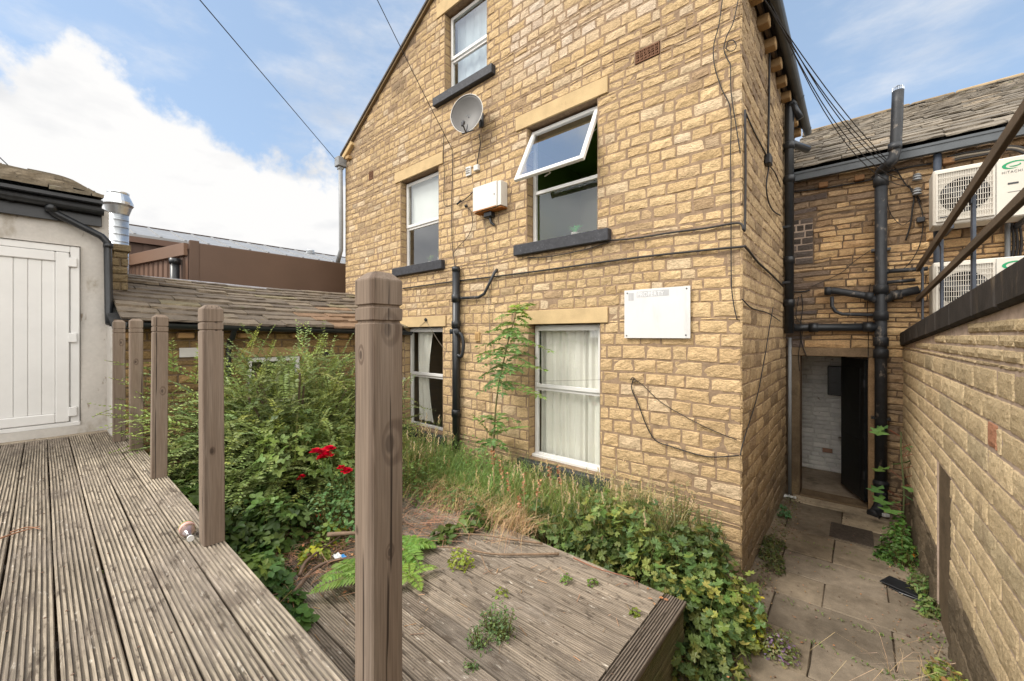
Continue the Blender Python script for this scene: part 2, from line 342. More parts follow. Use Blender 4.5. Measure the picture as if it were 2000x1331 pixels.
def fill_stones(mb, O, U, V, Nn, u0, u1, v0, v1, holes=(), hr=(.13, .15), lr=(.18, .42), gap=.010, dep=.018, rough=.006, colf=None,
                seed=1, ulim=None, cell=.06, jit=.003, rows=None, round_=.35, warp=.0):
    """courses of individual stones standing proud of the mortar face"""
    R = random.Random(seed); O = Vector(O); U = Vector(U); V = Vector(V); Nn = Vector(Nn)
    v = v0; ri = 0
    while v < v1 - .02:
        h = rows[ri % len(rows)] if rows else R.uniform(*hr); ri += 1
        if v + h > v1 - .03: h = v1 - v
        # vertical sub-bands around the holes
        cuts = sorted({v, v + h} | {e for ho in holes for e in (ho[2], ho[3]) if v + .015 < e < v + h - .015})
        a, b = u0, u1
        if ulim:
            la, lb = ulim(v + h); a, b = max(a, la), min(b, lb)
            if b - a < .08: v += h; continue
        # stone boundaries shared by the row
        us = [a]; 
        while us[-1] < b - 1e-6:
            L = R.uniform(*lr)
            if R.random() < .18: L *= .6
            x = us[-1] + L
            if b - x < lr[0] * .6: x = b
            us.append(x)
        for ci in range(len(cuts) - 1):
            c0, c1 = cuts[ci], cuts[ci + 1]
            hs = [ho for ho in holes if ho[2] < c1 - .012 and ho[3] > c0 + .012]
            for i in range(len(us) - 1):
                segs = [(us[i], us[i + 1])]
                for ho in hs:
                    ns = []
                    for (p, q) in segs:
                        if ho[1] <= p or ho[0] >= q: ns.append((p, q)); continue
                        if ho[0] > p: ns.append((p, ho[0]))
                        if ho[1] < q: ns.append((ho[1], q))
                    segs = ns
                for (p, q) in segs:
                    if q - p < .025 or c1 - c0 < .02: continue
                    g = gap / 2
                    P0, P1, Q0, Q1 = p + g, q - g, c0 + g, c1 - g
                    if P1 - P0 < .012 or Q1 - Q0 < .012: continue
                    nu = max(3, int((P1 - P0) / cell) + 2); nv = max(3, min(6, int((Q1 - Q0) / (cell * .7)) + 2))
                    e = min(.3, .009 / max(P1 - P0, .02)) ; ev = min(.3, .009 / max(Q1 - Q0, .02))
                    su = [0, e] + [e + (1 - 2 * e) * k / (nu - 2) for k in range(1, nu - 2)] + [1 - e, 1]
                    sv = [0, ev] + [ev + (1 - 2 * ev) * k / (nv - 2) for k in range(1, nv - 2)] + [1 - ev, 1]
                    D = dep * R.uniform(.6, 1.35); tx = R.uniform(-1, 1) * rough * 1.2; ty = R.uniform(-1, 1) * rough
                    col = colf((p + q) / 2, (c0 + c1) / 2, R) if colf else (1, 1, 1)
                    vs = []; A, B = len(su), len(sv); cj = [(R.uniform(-jit, jit), R.uniform(-jit, jit)) for _ in range(4)]
                    for jv, y in enumerate(sv):
                        for iu, x in enumerate(su):
                            ed = iu in (0, A - 1) or jv in (0, B - 1)
                            ju = cj[0][0] * (1 - x) * (1 - y) + cj[1][0] * x * (1 - y) + cj[2][0] * (1 - x) * y + cj[3][0] * x * y
                            jv_ = cj[0][1] * (1 - x) * (1 - y) + cj[1][1] * x * (1 - y) + cj[2][1] * (1 - x) * y + cj[3][1] * x * y
                            if ed: d = -.004
                            else:
                                near = iu in (1, A - 2) or jv in (1, B - 2)
                                d = D * (1 - round_ if near else 1) + (x - .5) * tx + (y - .5) * ty + R.uniform(-rough, rough)
                                if not near: d += rough * .7
                            cu, cv = P0 + (P1 - P0) * x + ju, Q0 + (Q1 - Q0) * y + jv_
                            if not ed: cu += R.uniform(-jit, jit) * .8; cv += R.uniform(-jit, jit) * .8
                            if not holes or all(abs(cv - e) > .05 or not (ho[0] - .1 < cu < ho[1] + .1) for ho in holes for e in (ho[2], ho[3])): cv += warp * (math.sin(cu * 1.9 + seed) + .6 * math.sin(cu * 4.3 + cv * .8))
                            vs.append(O + U * cu + V * cv + Nn * d)
                    flip = U.cross(V).dot(Nn) < 0
                    fs = []
                    for jv in range(B - 1):
                        for iu in range(A - 1):
                            q4 = (jv * A + iu, jv * A + iu + 1, (jv + 1) * A + iu + 1, (jv + 1) * A + iu)
                            fs.append(q4[::-1] if flip else q4)
                    mb.add(vs, fs, col)
        v += h
def backing(mb, O, U, V, Nn, u0, u1, v0, v1, holes=(), th=.12, ulim=None):
    """mortar face with openings and their reveals"""
    O = Vector(O); U = Vector(U); V = Vector(V); Nn = Vector(Nn)
    vc = {v0, v1} | {e for h in holes for e in (h[2], h[3]) if v0 < e < v1}
    if ulim:
        k = v0
        while k < v1: vc.add(round(k, 4)); k += .25
    vc = sorted(vc); uc = sorted({u0, u1} | {e for h in holes for e in (h[0], h[1]) if u0 < e < u1})
    P = lambda a, b, n=0: O + U * a + V * b + Nn * n
    for j in range(len(vc) - 1):
        b0, b1 = vc[j], vc[j + 1]
        for i in range(len(uc) - 1):
            a0, a1 = uc[i], uc[i + 1]; m = ((a0 + a1) / 2, (b0 + b1) / 2)
            if any(h[0] < m[0] < h[1] and h[2] < m[1] < h[3] for h in holes): continue
            q = [(a0, b0), (a1, b0), (a1, b1), (a0, b1)]
            if ulim:
                q = [(min(max(x, ulim(y)[0]), ulim(y)[1]), y) for x, y in q]
                if abs(q[0][0] - q[1][0]) < 1e-4 and abs(q[2][0] - q[3][0]) < 1e-4: continue
            mb.add([P(x, y) for x, y in q], [(0, 1, 2, 3)])
    for h in holes:
        c = [(h[0], h[2]), (h[1], h[2]), (h[1], h[3]), (h[0], h[3])]
        for k in range(4):
            p, q = c[k], c[(k + 1) % 4]
            mb.add([P(*p), P(*q), P(*q, -th), P(*p, -th)], [(0, 1, 2, 3)])
def lerp3(a, b, t): return tuple(a[i] * (1 - t) + b[i] * t for i in range(3))
def slates(mb, O, U, V, Nn, L, H, ex=(.16, .22), wr=(.2, .5), th=.02, colf=None, seed=3, sag=None, tilt=.03):
    """overlapping stone slates, courses from the eaves up; U along the eaves, V up the slope"""
    R = random.Random(seed); O = Vector(O); U = Vector(U); V = Vector(V); Nn = Vector(Nn); v = 0; hh = ex[1]; n = 0
    while v < H:
        e = ex[1] + (ex[0] - ex[1]) * v / H; e *= R.uniform(.92, 1.08); u = -R.uniform(0, .2)
        while u < L:
            w = R.uniform(*wr); a, b = max(u, 0) + .004, min(u + w, L) - .004; u += w
            if b - a < .04: continue
            t = th * R.uniform(.7, 1.5); top = min(v + e * 1.9, H + .02)
            lo = -R.uniform(0, .022); lift = tilt * R.uniform(.8, 1.4); k = R.uniform(-.006, .006)
            c = colf(a, v, R) if colf else (.2, .17, .14)
            nx = max(2, int((b - a) / .09) + 1); vs = []
            for jj, (vv, nn) in enumerate(((v + lo, lift), (v + lo + .004, lift + t), (v + e, lift * .55 + t * .9), (top, .002 + t * .3))):
                for i in range(nx + 1):
                    x = a + (b - a) * i / nx; j2 = R.uniform(-.008, .008) if jj < 2 else 0
                    s_ = sag(x / L, vv / H) if sag else 0
                    vs.append(O + U * x + V * (vv + j2) + Nn * (nn + k * (i / nx - .5) + (R.uniform(-.003, .003) if jj else 0) + s_))
            m = nx + 1; fs = []
            for jj in range(3):
                for i in range(nx): fs.append((jj * m + i, jj * m + i + 1, (jj + 1) * m + i + 1, (jj + 1) * m + i))
            fs += [(0, m, 2 * m, 3 * m), (nx, 3 * m + nx, 2 * m + nx, m + nx)]
            mb.add(vs, fs, c)
        v += e

# ------------------------------------------------------------------ ground
g = MB(); g.add([(-400, -400, -.03), (400, -400, -.03), (400, 400, -.03), (-400, 400, -.03)], [(0, 1, 2, 3)])
tag(g.build('ground', M['soil']), kind='structure')
R = random.Random(11)
def flagcol(u, v, R):
    k = R.uniform(.8, 1.15); return tuple(c * k for c in lerp3((.265, .21, .145), (.205, .167, .125), R.random()))
b = MB(); b.add([(-1.6, .2, -.012), (.75, .2, -.012), (.75, 6.95, -.012), (-1.6, 6.95, -.012)], [(0, 1, 2, 3)])
root = b.build('alley_bed', M['soil']); tag(root, kind='structure'); 
s = MB()
y = .3; k = 0
while y < 6.85:
    h = R.choice([.42, .5, .58, .46]); y2 = min(y + h, 6.88)
    # long slabs laid across the alley, joints staggered
    xs = [-1.55, (-.62 if k % 2 else -.2) + R.uniform(-.1, .1), (.2 if k % 2 else .62), .66]
    for i in range(3):
        if xs[i + 1] - xs[i] < .1: continue
        c = flagcol(0, 0, R)
        if 6.2 < y2 and i == 1: c = (.46, .37, .26)
        zt = R.uniform(-.004, .006); a0, a1, b0, b1 = xs[i] + .003, xs[i + 1] - .003, y + .003, y2 - .003
        if -1 < a1 < -.8: continue
        t = R.uniform(-.004, .004)
        n = 5; vs = []; fs = []
        for jj in range(n + 1):
            for ii in range(n + 1):
                e = ii in (0, n) or jj in (0, n)
                e1, e2 = .006 / (a1 - a0), .006 / (b1 - b0); fx = [0, e1, .3, .7, 1 - e1, 1][ii]; fy = [0, e2, .3, .7, 1 - e2, 1][jj]
                vs.append((a0 + (a1 - a0) * fx + (R.uniform(-.003, .003) if e else 0), b0 + (b1 - b0) * fy + (R.uniform(-.003, .003) if e else 0), (zt - .010) if e else zt + t * fx + R.uniform(-.001, .001)))
        for jj in range(n):
            for ii in range(n): fs.append((jj * 6 + ii, jj * 6 + ii + 1, jj * 6 + ii + 7, jj * 6 + ii + 6))
        s.add(vs, fs, c)
    y = y2; k += 1
tag(s.build('alley_paving', M['flag']), kind='structure')

# ------------------------------------------------------------------ the tall gabled house
GX0, GX1, GY, SY1 = -7.87, -.78, 4.0, 8.0
EAVL, EAVR, SL, SR = 5.92, 5.62, .569, .64
def glim(z):
    return (GX0 if z < EAVL else GX0 + (z - EAVL) / SL, GX1 + .016 if z < EAVR else GX1 - (z - EAVR) / SR)
house = thing('gabled_house', 'tall buff sandstone house with a gable end, five white windows and black sills', 'house', ((GX0 + GX1) / 2, GY, 0))
WIN = dict(A=(-3.15, -2.155, .70, 2.37), B=(-5.83, -4.83, .72, 2.37), C=(-5.94, -4.93, 3.385, 4.865), D=(-3.18, -2.186, 3.385, 4.865), E=(-4.78, -3.89, 5.90, 7.14))
LINT = dict(A=(-3.36, -2.05, 2.37, 2.545), B=(-5.95, -4.74, 2.37, 2.54), C=(-6.10, -4.81, 4.865, 5.05), D=(-3.36, -2.05, 4.865, 5.05), E=(-4.96, -3.72, 7.14, 7.36))
SILL = dict(A=(-3.29, -2.03, .53, .675), B=(-5.95, -4.74, .56, .70), C=(-6.10, -4.78, 3.245, 3.385), D=(-3.35, -2.02, 3.25, 3.385), E=(-4.99, -3.73, 5.77, 5.90))
VENT = [(-1.75, -1.49, 5.03, 5.165), (-6.97, -6.82, 5.14, 5.30)]
GO, GU, GV, GN = (0, GY, 0), (1, 0, 0), (0, 0, 1), (0, -1, 0)
def gcol(u, v, R):
    c = lerp3((.56, .395, .195), (.48, .325, .150), R.random())
    if R.random() < .12: c = lerp3(c, (.58, .445, .27), R.uniform(.3, .9))
    if R.random() < .05: c = lerp3(c, (.30, .2, .11), R.uniform(.3, .8))
    for w_ in SILL.values():       # rain stains under the sill ends
        for e_ in (w_[0], w_[1]):
            if abs(u - e_) < .22 and 0 < w_[2] - v < .5 and R.random() < .5: c = lerp3(c, (.25, .18, .11), R.uniform(.1, .5))
    if v < .7 and R.random() < .6: c = lerp3(c, (.26, .2, .12), R.uniform(.1, .5))
    d = v - (EAVL + SL * (u - GX0))          # weathering below the verge
    if d > -1.0: c = lerp3(c, (.14, .10, .065), max(0, min(.85, (1 + d) * 1.1 * R.uniform(.0, 1.3) * (.5 + .5 * math.sin(u * 3.1 + 1)))))
    if u < -6.6 and v > 3.6 and R.random() < .5: c = lerp3(c, (.2, .145, .09), R.uniform(.1, .55))
    if -5.0 < u < -4.4 and 5.0 < v < 5.8 and R.random() < .5: c = lerp3(c, (.25, .18, .11), R.uniform(.1, .5))
    if v > 5.5 and -3.4 < u < -1.1: c = lerp3(c, (.58, .47, .34), R.uniform(0, .7))
    if v < 2.3: c = lerp3(c, (.54, .365, .18), .35)
    k = R.uniform(.92, 1.06); return (c[0] * k * .97, c[1] * k * 1.0, c[2] * k * 1.14)
wb = MB(); backing(wb, GO, GU, GV, GN, GX0, GX1, -.03, 7.96, list(WIN.values()) + VENT, .16, glim)
gm = wb.build('mortar_face', M['mortar'], house)
ws = MB()
ho = list(WIN.values()) + list(LINT.values()) + list(SILL.values()) + VENT
fill_stones(ws, GO, GU, GV, GN, GX0 - .01, GX1 + .016, 0, 2.545, ho, (.122, .148), (.17, .33), .010, .0065, .0042, gcol, 5, jit=.0055, warp=.006)
fill_stones(ws, GO, GU, GV, GN, GX0 - .01, GX1 + .016, 2.545, 7.94, ho, (.095, .126), (.12, .29), .010, .0065, .0042, gcol, 6, ulim=glim, jit=.0055, warp=.007)
ws.build('gable_wall', M['stone'], house)
# the long side along the alley, and the blind far side
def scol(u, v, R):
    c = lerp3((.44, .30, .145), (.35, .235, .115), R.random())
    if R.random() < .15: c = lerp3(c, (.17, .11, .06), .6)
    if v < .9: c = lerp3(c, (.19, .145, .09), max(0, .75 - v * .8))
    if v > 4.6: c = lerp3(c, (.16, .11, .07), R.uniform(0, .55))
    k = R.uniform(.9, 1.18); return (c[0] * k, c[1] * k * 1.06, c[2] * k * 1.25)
sbk = MB(); backing(sbk, (GX1, 0, 0), (0, 1, 0), (0, 0, 1), (1, 0, 0), GY, SY1, -.03, 5.6)
sbk.build('mortar_face', M['mortar'], house); sbk = MB()
backing(sbk, (GX0, 0, 0), (0, -1, 0), (0, 0, 1), (-1, 0, 0), -SY1, -GY, -.03, 5.9)
sbk.build('mortar_face', M['mortar'], house)
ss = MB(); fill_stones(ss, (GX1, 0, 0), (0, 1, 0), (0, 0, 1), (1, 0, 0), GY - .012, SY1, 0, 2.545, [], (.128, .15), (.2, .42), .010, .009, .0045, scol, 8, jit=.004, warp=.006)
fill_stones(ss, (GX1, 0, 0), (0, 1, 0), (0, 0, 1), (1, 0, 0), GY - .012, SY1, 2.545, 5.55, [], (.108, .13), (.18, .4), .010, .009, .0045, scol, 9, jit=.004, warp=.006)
fill_stones(ss, (GX0, 0, 0), (0, -1, 0), (0, 0, 1), (-1, 0, 0), -SY1, -GY + .01, 2.4, 5.9, [], (.12, .15), (.2, .4), .012, .02, .006, gcol, 10)
ss.build('side_wall', M['stone'], house)
# roof with verge, seen only as a dark edge from below
rf = MB()
# ridge where both slopes meet
RX = ((EAVR + SR * GX1) - (EAVL - SL * GX0)) / (SL + SR)
RZ = EAVL + SL * (RX - GX0)
def slab(mb, x0, z0, x1, z1, y0, y1, t, col=(1, 1, 1)):
    mb.add([(x0, y0, z0), (x1, y0, z1), (x1, y0, z1 + t), (x0, y0, z0 + t), (x0, y1, z0), (x1, y1, z1), (x1, y1, z1 + t), (x0, y1, z0 + t)],
           [(0, 1, 2, 3), (7, 6, 5, 4), (0, 4, 5, 1), (3, 2, 6, 7), (0, 3, 7, 4), (1, 5, 6, 2)], col)
slab(rf, GX0 - .10, EAVL - .057 + .012, RX, RZ + .012, GY - .07, SY1, .035, (.12, .105, .095))
slab(rf, RX, RZ + .012, GX1 + .17, EAVR - SR * .17 + .012, GY - .07, SY1, .035, (.1, .09, .085))
rp = rf.build('roof', M['slate'], house)
vg = MB(); slab(vg, GX0 - .06, EAVL - .075, RX, RZ - .035, GY - .05, GY - .005, .045, (.35, .32, .3)); slab(vg, RX, RZ - .035, GX1 + .1, EAVR - .1, GY - .05, GY - .005, .045, (.35, .32, .3))
vg.build('verge_mortar', M['dress'], rp)
fu = MB(); slab(fu, RX, RZ - .05, GX1 + .02, EAVR - .06, GY + .1, SY1, .05); fu.build('roof_underside', M['rail_wood'], rp)
# kneeler stone under the left eaves
kn = MB(); kn.obox((GX0 + .16, GY - .02, EAVL - .02), (1, 0, SL), (0, 1, 0), (-SL, 0, 1), .22, .05, .045, (1, .95, .85), .01)
kn.obox((GX0 + .2, GY - .03, EAVL - .16), (1, 0, 0), (0, 1, 0), (0, 0, 1), .06, .05, .035, (.8, .7, .6), .01)
kn.build('kneeler_stone', M['dress'], house)
# eaves on the alley side
eb = MB(); Y = 4.12
for Y in np.arange(4.35, 7.9, .42):
    R2 = random.Random(int(Y * 100)); kk = R2.uniform(.6, 1)
    c_ = MB(); c_.box(GX1, GX1 + .11, Y - .06, Y + .06, 5.36, 5.46, (kk * .9, kk * .78, kk * .68), .008); c_.build('corbel', M['dress'], house)
fb = MB(); fb.box(GX1 + .03, GX1 + .06, GY, SY1, 5.462, 5.56, (1, 1, 1)); fb.build('eaves_board', M['rail_wood'], house)
def gutter(mb, p, q, r=.055, n=8, dirn=None):
    """half-round channel from p to q, open upwards"""
    p = Vector(p); q = Vector(q); t = (q - p).normalized(); s_ = t.cross(Vector((0, 0, 1))).normalized(); up = s_.cross(t)
    vs = []
    for P in (p, q):
        for rr in (r, r * .86):
            for i in range(n + 1):
                a = math.pi * i / n; vs.append(P + s_ * math.cos(a) * rr - up * math.sin(a) * rr)
    m = n + 1; fs = []
    for i in range(n):
        fs += [(i, i + 1, 2 * m + i + 1, 2 * m + i), (m + i + 1, m + i, 3 * m + i, 3 * m + i + 1), (i, m + i, m + i + 1, i + 1), (2 * m + i + 1, 3 * m + i + 1, 3 * m + i, 2 * m + i)]
    fs += [(0, 2 * m, 3 * m, m), (n, m + n, 3 * m + n, 2 * m + n)]
    mb.add(vs, fs)
    L = (q - p).length; k = .6
    while k < L:
        c = p + t * k; vs2 = []
        for e in (-.02, .02):
            for i in range(n + 1):
                a = math.pi * i / n; vs2.append(c + t * e + s_ * math.cos(a) * (r + .006) - up * math.sin(a) * (r + .006))
        mb.add(vs2, [(i, i + 1, m + i + 1, m + i) for i in range(n)]); k += 1.1
gt = MB(); gutter(gt, (GX1 + .17, GY - .05, 5.52), (GX1 + .17, SY1 + .02, 5.5), .055); gt.build('gutter', M['gutter_grey'], house)
# lintels, sills, jamb stones
for k in WIN:
    w, l, s_ = WIN[k], LINT[k], SILL[k]
    m = MB(); m.box(l[0] + .004, l[1] - .004, GY - .022, GY + .2, l[2] + .001, l[3] - .004, (1, .98, .95), .004); m.build('lintel', M['dress'], house)
    m = MB(); m.box(s_[0], s_[1], GY - .075, GY + .02, s_[2], s_[3], (1, 1, 1), .008); m.box(w[0] + .002, w[1] - .002, GY + .021, GY + .16, s_[3] - .05, s_[3] - .002)
    m.build('sill', M['black_stone'], house)
    jf = lambda u, v, R: tuple(c * .85 for c in gcol(-4, 3, R))
    jm = MB(); fill_stones(jm, (w[0], GY, 0), (0, 1, 0), (0, 0, 1), (1, 0, 0), .0, .125, w[2], w[3], [], (.11, .145), (.13, .2), .01, .006, .002, jf, 31); jm.build('jamb', M['stone'], house)
    jm = MB(); fill_stones(jm, (w[1], GY, 0), (0, -1, 0), (0, 0, 1), (-1, 0, 0), -GY - .125 + GY, .0, w[2], w[3], [], (.11, .145), (.13, .2), .01, .006, .002, jf, 33); jm.build('jamb', M['stone'], house)
# decorative air bricks
for i, v in enumerate(VENT):
    m = MB(); m.box(v[0] + .006, v[1] - .006, GY - .01, GY + .01, v[2] + .006, v[2] + .02); m.box(v[0] + .006, v[1] - .006, GY - .01, GY + .01, v[3] - .02, v[3] - .006)
    nx = 6 if i == 0 else 4; ny = 3 if i == 0 else 4
    for a in range(nx + 1):
        x = v[0] + .012 + (v[1] - v[0] - .024) * a / nx; m.box(x - .006, x + .006, GY - .008, GY + .008, v[2] + .02, v[3] - .02)
    for a in range(1, ny):
        z = v[2] + (v[3] - v[2]) * a / ny; m.box(v[0] + .012, v[1] - .012, GY - .007, GY + .007, z - .006, z + .006)
    if i == 0:
        for a in range(nx):
            for c_ in range(ny):
                x = v[0] + .012 + (v[1] - v[0] - .024) * (a + .5) / nx; z = v[2] + .02 + (v[3] - v[2] - .04) * (c_ + .5) / ny
                m.obox((x, GY - .004, z), (1, 0, 1), (0, 1, 0), (-1, 0, 1), .012, .006, .005); 
    o = m.build('air_brick', M['terracotta'], house)
    m = MB(); m.box(v[0], v[1], GY + .05, GY + .06, v[2], v[3]); m.build('vent_shadow_void', M['black'], o)
# rooms behind the windows
for k, w in WIN.items():
    m = MB(); x0, x1, z0, z1 = w[0] - .6, w[1] + .6, w[2] - .35, w[3] + .25; y0, y1 = GY + .162, GY + 2.3
    if k == 'E': x0, x1 = w[0] - .3, w[1] + .3
    P = [(x0, y0, z0), (x1, y0, z0), (x1, y1, z0), (x0, y1, z0), (x0, y0, z1), (x1, y0, z1), (x1, y1, z1), (x0, y1, z1)]
    m.add(P, [(0, 1, 2, 3), (7, 6, 5, 4), (3, 2, 6, 7), (0, 3, 7, 4), (1, 5, 6, 2)])
    a0, a1, b0, b1 = w
    m.add([(x0, y0, z0), (a0, y0, z0), (a0, y0, z1), (x0, y0, z1)], [(0, 1, 2, 3)]); m.add([(a1, y0, z0), (x1, y0, z0), (x1, y0, z1), (a1, y0, z1)], [(0, 1, 2, 3)])
    m.add([(a0, y0, z0), (a1, y0, z0), (a1, y0, b0), (a0, y0, b0)], [(0, 1, 2, 3)]); m.add([(a0, y0, b1), (a1, y0, b1), (a1, y0, z1), (a0, y0, z1)], [(0, 1, 2, 3)])
    m.build('room', M['room_green' if k == 'D' else 'room'], house)
# windows
def frame_rect(mb, x0, x1, z0, z1, y0, y1, t, ch=.006):
    mb.box(x0, x0 + t, y0, y1, z0, z1, (1, 1, 1), ch); mb.box(x1 - t, x1, y0, y1, z0, z1, (1, 1, 1), ch)
    mb.box(x0 + t, x1 - t, y0 + .001, y1 - .001, z1 - t, z1, (1, 1, 1), ch); mb.box(x0 + t, x1 - t, y0 + .001, y1 - .001, z0, z0 + t, (1, 1, 1), ch)
MIDZ = dict(A=1.56, B=1.56, C=4.06, D=4.05, E=6.44)
for k, w in WIN.items():
    x0, x1, z0, z1 = w[0] + .006, w[1] - .006, w[2] + .004, w[3] - .012; mz = MIDZ[k]; y0 = GY + .115
    gk = M['glass_up'] if k in 'CE' else M['glass']
    m = MB(); frame_rect(m, x0, x1, z0, z1, y0, y0 + .05, .045); m.box(x0 + .045, x1 - .045, y0 + .002, y0 + .048, mz - .022, mz + .022, (1, 1, 1), .004)
    if k == 'A': m.box(x0 - .004, x1 + .004, y0 - .06, y0 - .001, z0 - .006, z0 + .03, (1, 1, 1), .005)
    wn = m.build('window', M['upvc'], house)
    def pane(mb, a, b, c, d, y): mb.add([(a, y, c), (b, y, c), (b, y, d), (a, y, d)], [(0, 1, 2, 3)])
    if k == 'D':
        m = MB(); pane(m, x0 + .045, x1 - .045, z0 + .045, mz - .022, y0 + .02); m.build('glass_pane', gk, wn)
        # the top light hangs open, hinged at its head
        th = math.radians(27); H = Vector((0, y0 - .012, z1 - .03)); dn = Vector((0, -math.sin(th), -math.cos(th))); nn = Vector((0, -math.cos(th), math.sin(th)))
        Lh = z1 - .03 - mz + .035; xa, xb = x0 + .01, x1 - .01; t = .055
        m = MB(); c = lambda u, v: Vector((u, 0, 0)) + H + dn * v
        m.obox(c(xa + t / 2, Lh / 2), (1, 0, 0), dn, nn, t / 2, Lh / 2, .022, (1, 1, 1), .006); m.obox(c(xb - t / 2, Lh / 2), (1, 0, 0), dn, nn, t / 2, Lh / 2, .022, (1, 1, 1), .006)
        m.obox(c((xa + xb) / 2, t / 2), (1, 0, 0), dn, nn, (xb - xa) / 2 - t, t / 2, .0215, (1, 1, 1), .006); m.obox(c((xa + xb) / 2, Lh - t / 2), (1, 0, 0), dn, nn, (xb - xa) / 2 - t, t / 2, .0215, (1, 1, 1), .006)
        tag(m.build('open_sash', M['upvc'], wn), 'top sash swung outwards on its upper edge')
        m = MB(); q = [c(xa + t, t), c(xb - t, t), c(xb - t, Lh - t), c(xa + t, Lh - t)]; m.add(q, [(0, 1, 2, 3)]); m.build('glass_pane', M['glass_sky'], wn)
        m = MB(); p = c((xa + xb) / 2, Lh - .03) - nn * .03; m.tube([p, p - nn * .03, p - nn * .035 + Vector((-.08, 0, -.015))], .008, 6); m.build('handle', M['upvc'], wn, True)
        m = MB()
        for xx in (xa + .01, xb - .01): m.tube([Vector((xx, y0, z1 - .25)), H + dn * .42 + Vector((xx, 0, 0))], .005, 5)
        m.build('stay', M['galv'], wn)
    else:
        sx = MB(); frame_rect(sx, x0 + .02, x1 - .02, mz + .016, z1 - .02, y0 - .02, y0 - .001, .048); sx.build('sash', M['upvc'], wn)
        m = MB(); pane(m, x0 + .06, x1 - .06, mz + .05, z1 - .06, y0 - .01); m.build('glass_pane', gk, wn)
        m = MB(); pane(m, x0 + .045, x1 - .045, z0 + .045, mz - .022, y0 + .02); m.build('glass_pane', gk, wn)
# curtains and blinds hanging inside
def curtain(name, x0, x1, z0, z1, y, label, m='curtain', folds=5, amp=.022, seed=1, gather=0):
    R = random.Random(seed); mb = MB(); n = max(12, int(folds * 10)); rows = 10; ph = [R.uniform(0, 6) for _ in range(4)]
    vs = []
    for j in range(rows + 1):
        t = j / rows
        for i in range(n + 1):
            s = i / n; x = x0 + (x1 - x0) * s; zz = z0 + (z1 - z0) * t
            if gather: x += gather * math.sin(math.pi * t) * s
            f = folds * (1 + .12 * math.sin(ph[0] + 3 * s)); yy = y + amp * (.5 + .5 * (1 - t * .3)) * (math.sin(f * 6.283 * s + ph[1] + .5 * math.sin(2.5 * t + ph[2])) + .35 * math.sin(2.3 * f * 6.283 * s + ph[3]))
            vs.append((x, yy, zz))
    fs = [(j * (n + 1) + i, j * (n + 1) + i + 1, (j + 1) * (n + 1) + i + 1, (j + 1) * (n + 1) + i) for j in range(rows) for i in range(n)]
    mb.add(vs, fs); return tag(mb.build(name, M[m], smooth=True), label, 'curtain')
curtain('curtain', -3.13, -2.50, .70, 2.36, GY + .24, 'cream curtain drawn across the left of the ground-floor window beside the white sign', folds=5, seed=2)
curtain('curtain', -2.42, -2.14, .70, 2.36, GY + .22, 'cream curtain hanging at the right of the ground-floor window beside the white sign', folds=2.5, seed=3)
curtain('curtain', -2.52, -2.40, .70, 2.36, GY + .27, 'greyish folded curtain edge in the gap of the big ground-floor window', m='curtain', folds=1.5, seed=9)
curtain('curtain', -5.74, -5.30, .8, 2.36, GY + .21, 'white curtain gathered to the left in the ground-floor window behind the tall post', folds=3, seed=4, gather=-.12)
curtain('curtain', -4.74, -4.1, 5.9, 7.13, GY + .24, 'pale blue net curtain hung in the attic window', m='net', folds=3, amp=.014, seed=5)
m = MB(); m.box(-5.89, -4.97, GY + .19, GY + .195, 4.06, 4.85); tag(m.build('roller_blind', M['blind']), 'plain white roller blind pulled halfway down the first-floor left window', 'blind')

# ------------------------------------------------------------------ building across the end of the alley
rear = thing('rear_building', 'grimy thin-coursed stone building with a slate roof across the end of the alley', 'building', (.6, 6.9, 0))
BY = 6.9; DR = (-.61, .10, -.03, 1.95)
def bcol(u, v, R):
    c = lerp3((.43, .275, .12), (.29, .175, .078), R.random())
    if R.random() < .25: c = lerp3(c, (.13, .085, .05), R.uniform(.3, .9))
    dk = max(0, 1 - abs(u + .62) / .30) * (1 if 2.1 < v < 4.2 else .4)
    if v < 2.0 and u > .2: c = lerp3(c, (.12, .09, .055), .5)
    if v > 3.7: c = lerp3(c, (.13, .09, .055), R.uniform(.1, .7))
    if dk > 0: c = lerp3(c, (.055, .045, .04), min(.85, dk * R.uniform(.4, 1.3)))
    k = R.uniform(1.35, 1.95); return (c[0] * k, c[1] * k * 1.06, c[2] * k * 1.25)
m = MB(); backing(m, (0, BY, 0), (1, 0, 0), (0, 0, 1), (0, -1, 0), GX1 - .1, 4.0, -.03, 4.45, [DR], .25); m.build('mortar_face', M['mortar_dark'], rear)
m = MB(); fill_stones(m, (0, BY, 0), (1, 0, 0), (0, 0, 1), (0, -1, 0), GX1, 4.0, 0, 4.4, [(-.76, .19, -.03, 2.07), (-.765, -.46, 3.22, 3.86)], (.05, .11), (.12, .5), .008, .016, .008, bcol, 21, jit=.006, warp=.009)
m.build('wall', M['stone'], rear)
m = MB(); fill_stones(m, (0, BY, 0), (1, 0, 0), (0, 0, 1), (0, -1, 0), -.765, -.46, 3.22, 3.86, [], (.09, .095), (.15, .23), .007, .016, .002, lambda u, v, R: (lambda k: (.13 * k, .105 * k, .09 * k))(R.uniform(.5, 1.3)), 22)
m.build('blackened_brick_patch', M['stone'], rear)
m = MB(); m.box(-.765, -.47, BY - .004, BY - .002, 3.24, 3.84); m.build('pale_pointing', M['mortar_pink'], rear)
m = MB(); m.box(-.76, -.612, BY - .028, BY + .2, 0, 1.948, (1, 1, 1), .006); m.build('door_jamb', M['dress_dark'], rear)
m = MB(); m.box(.102, .188, BY - .028, BY + .2, 0, 1.948, (2.0, 1.75, 1.5), .006); m.build('door_jamb', M['dress_dark'], rear)
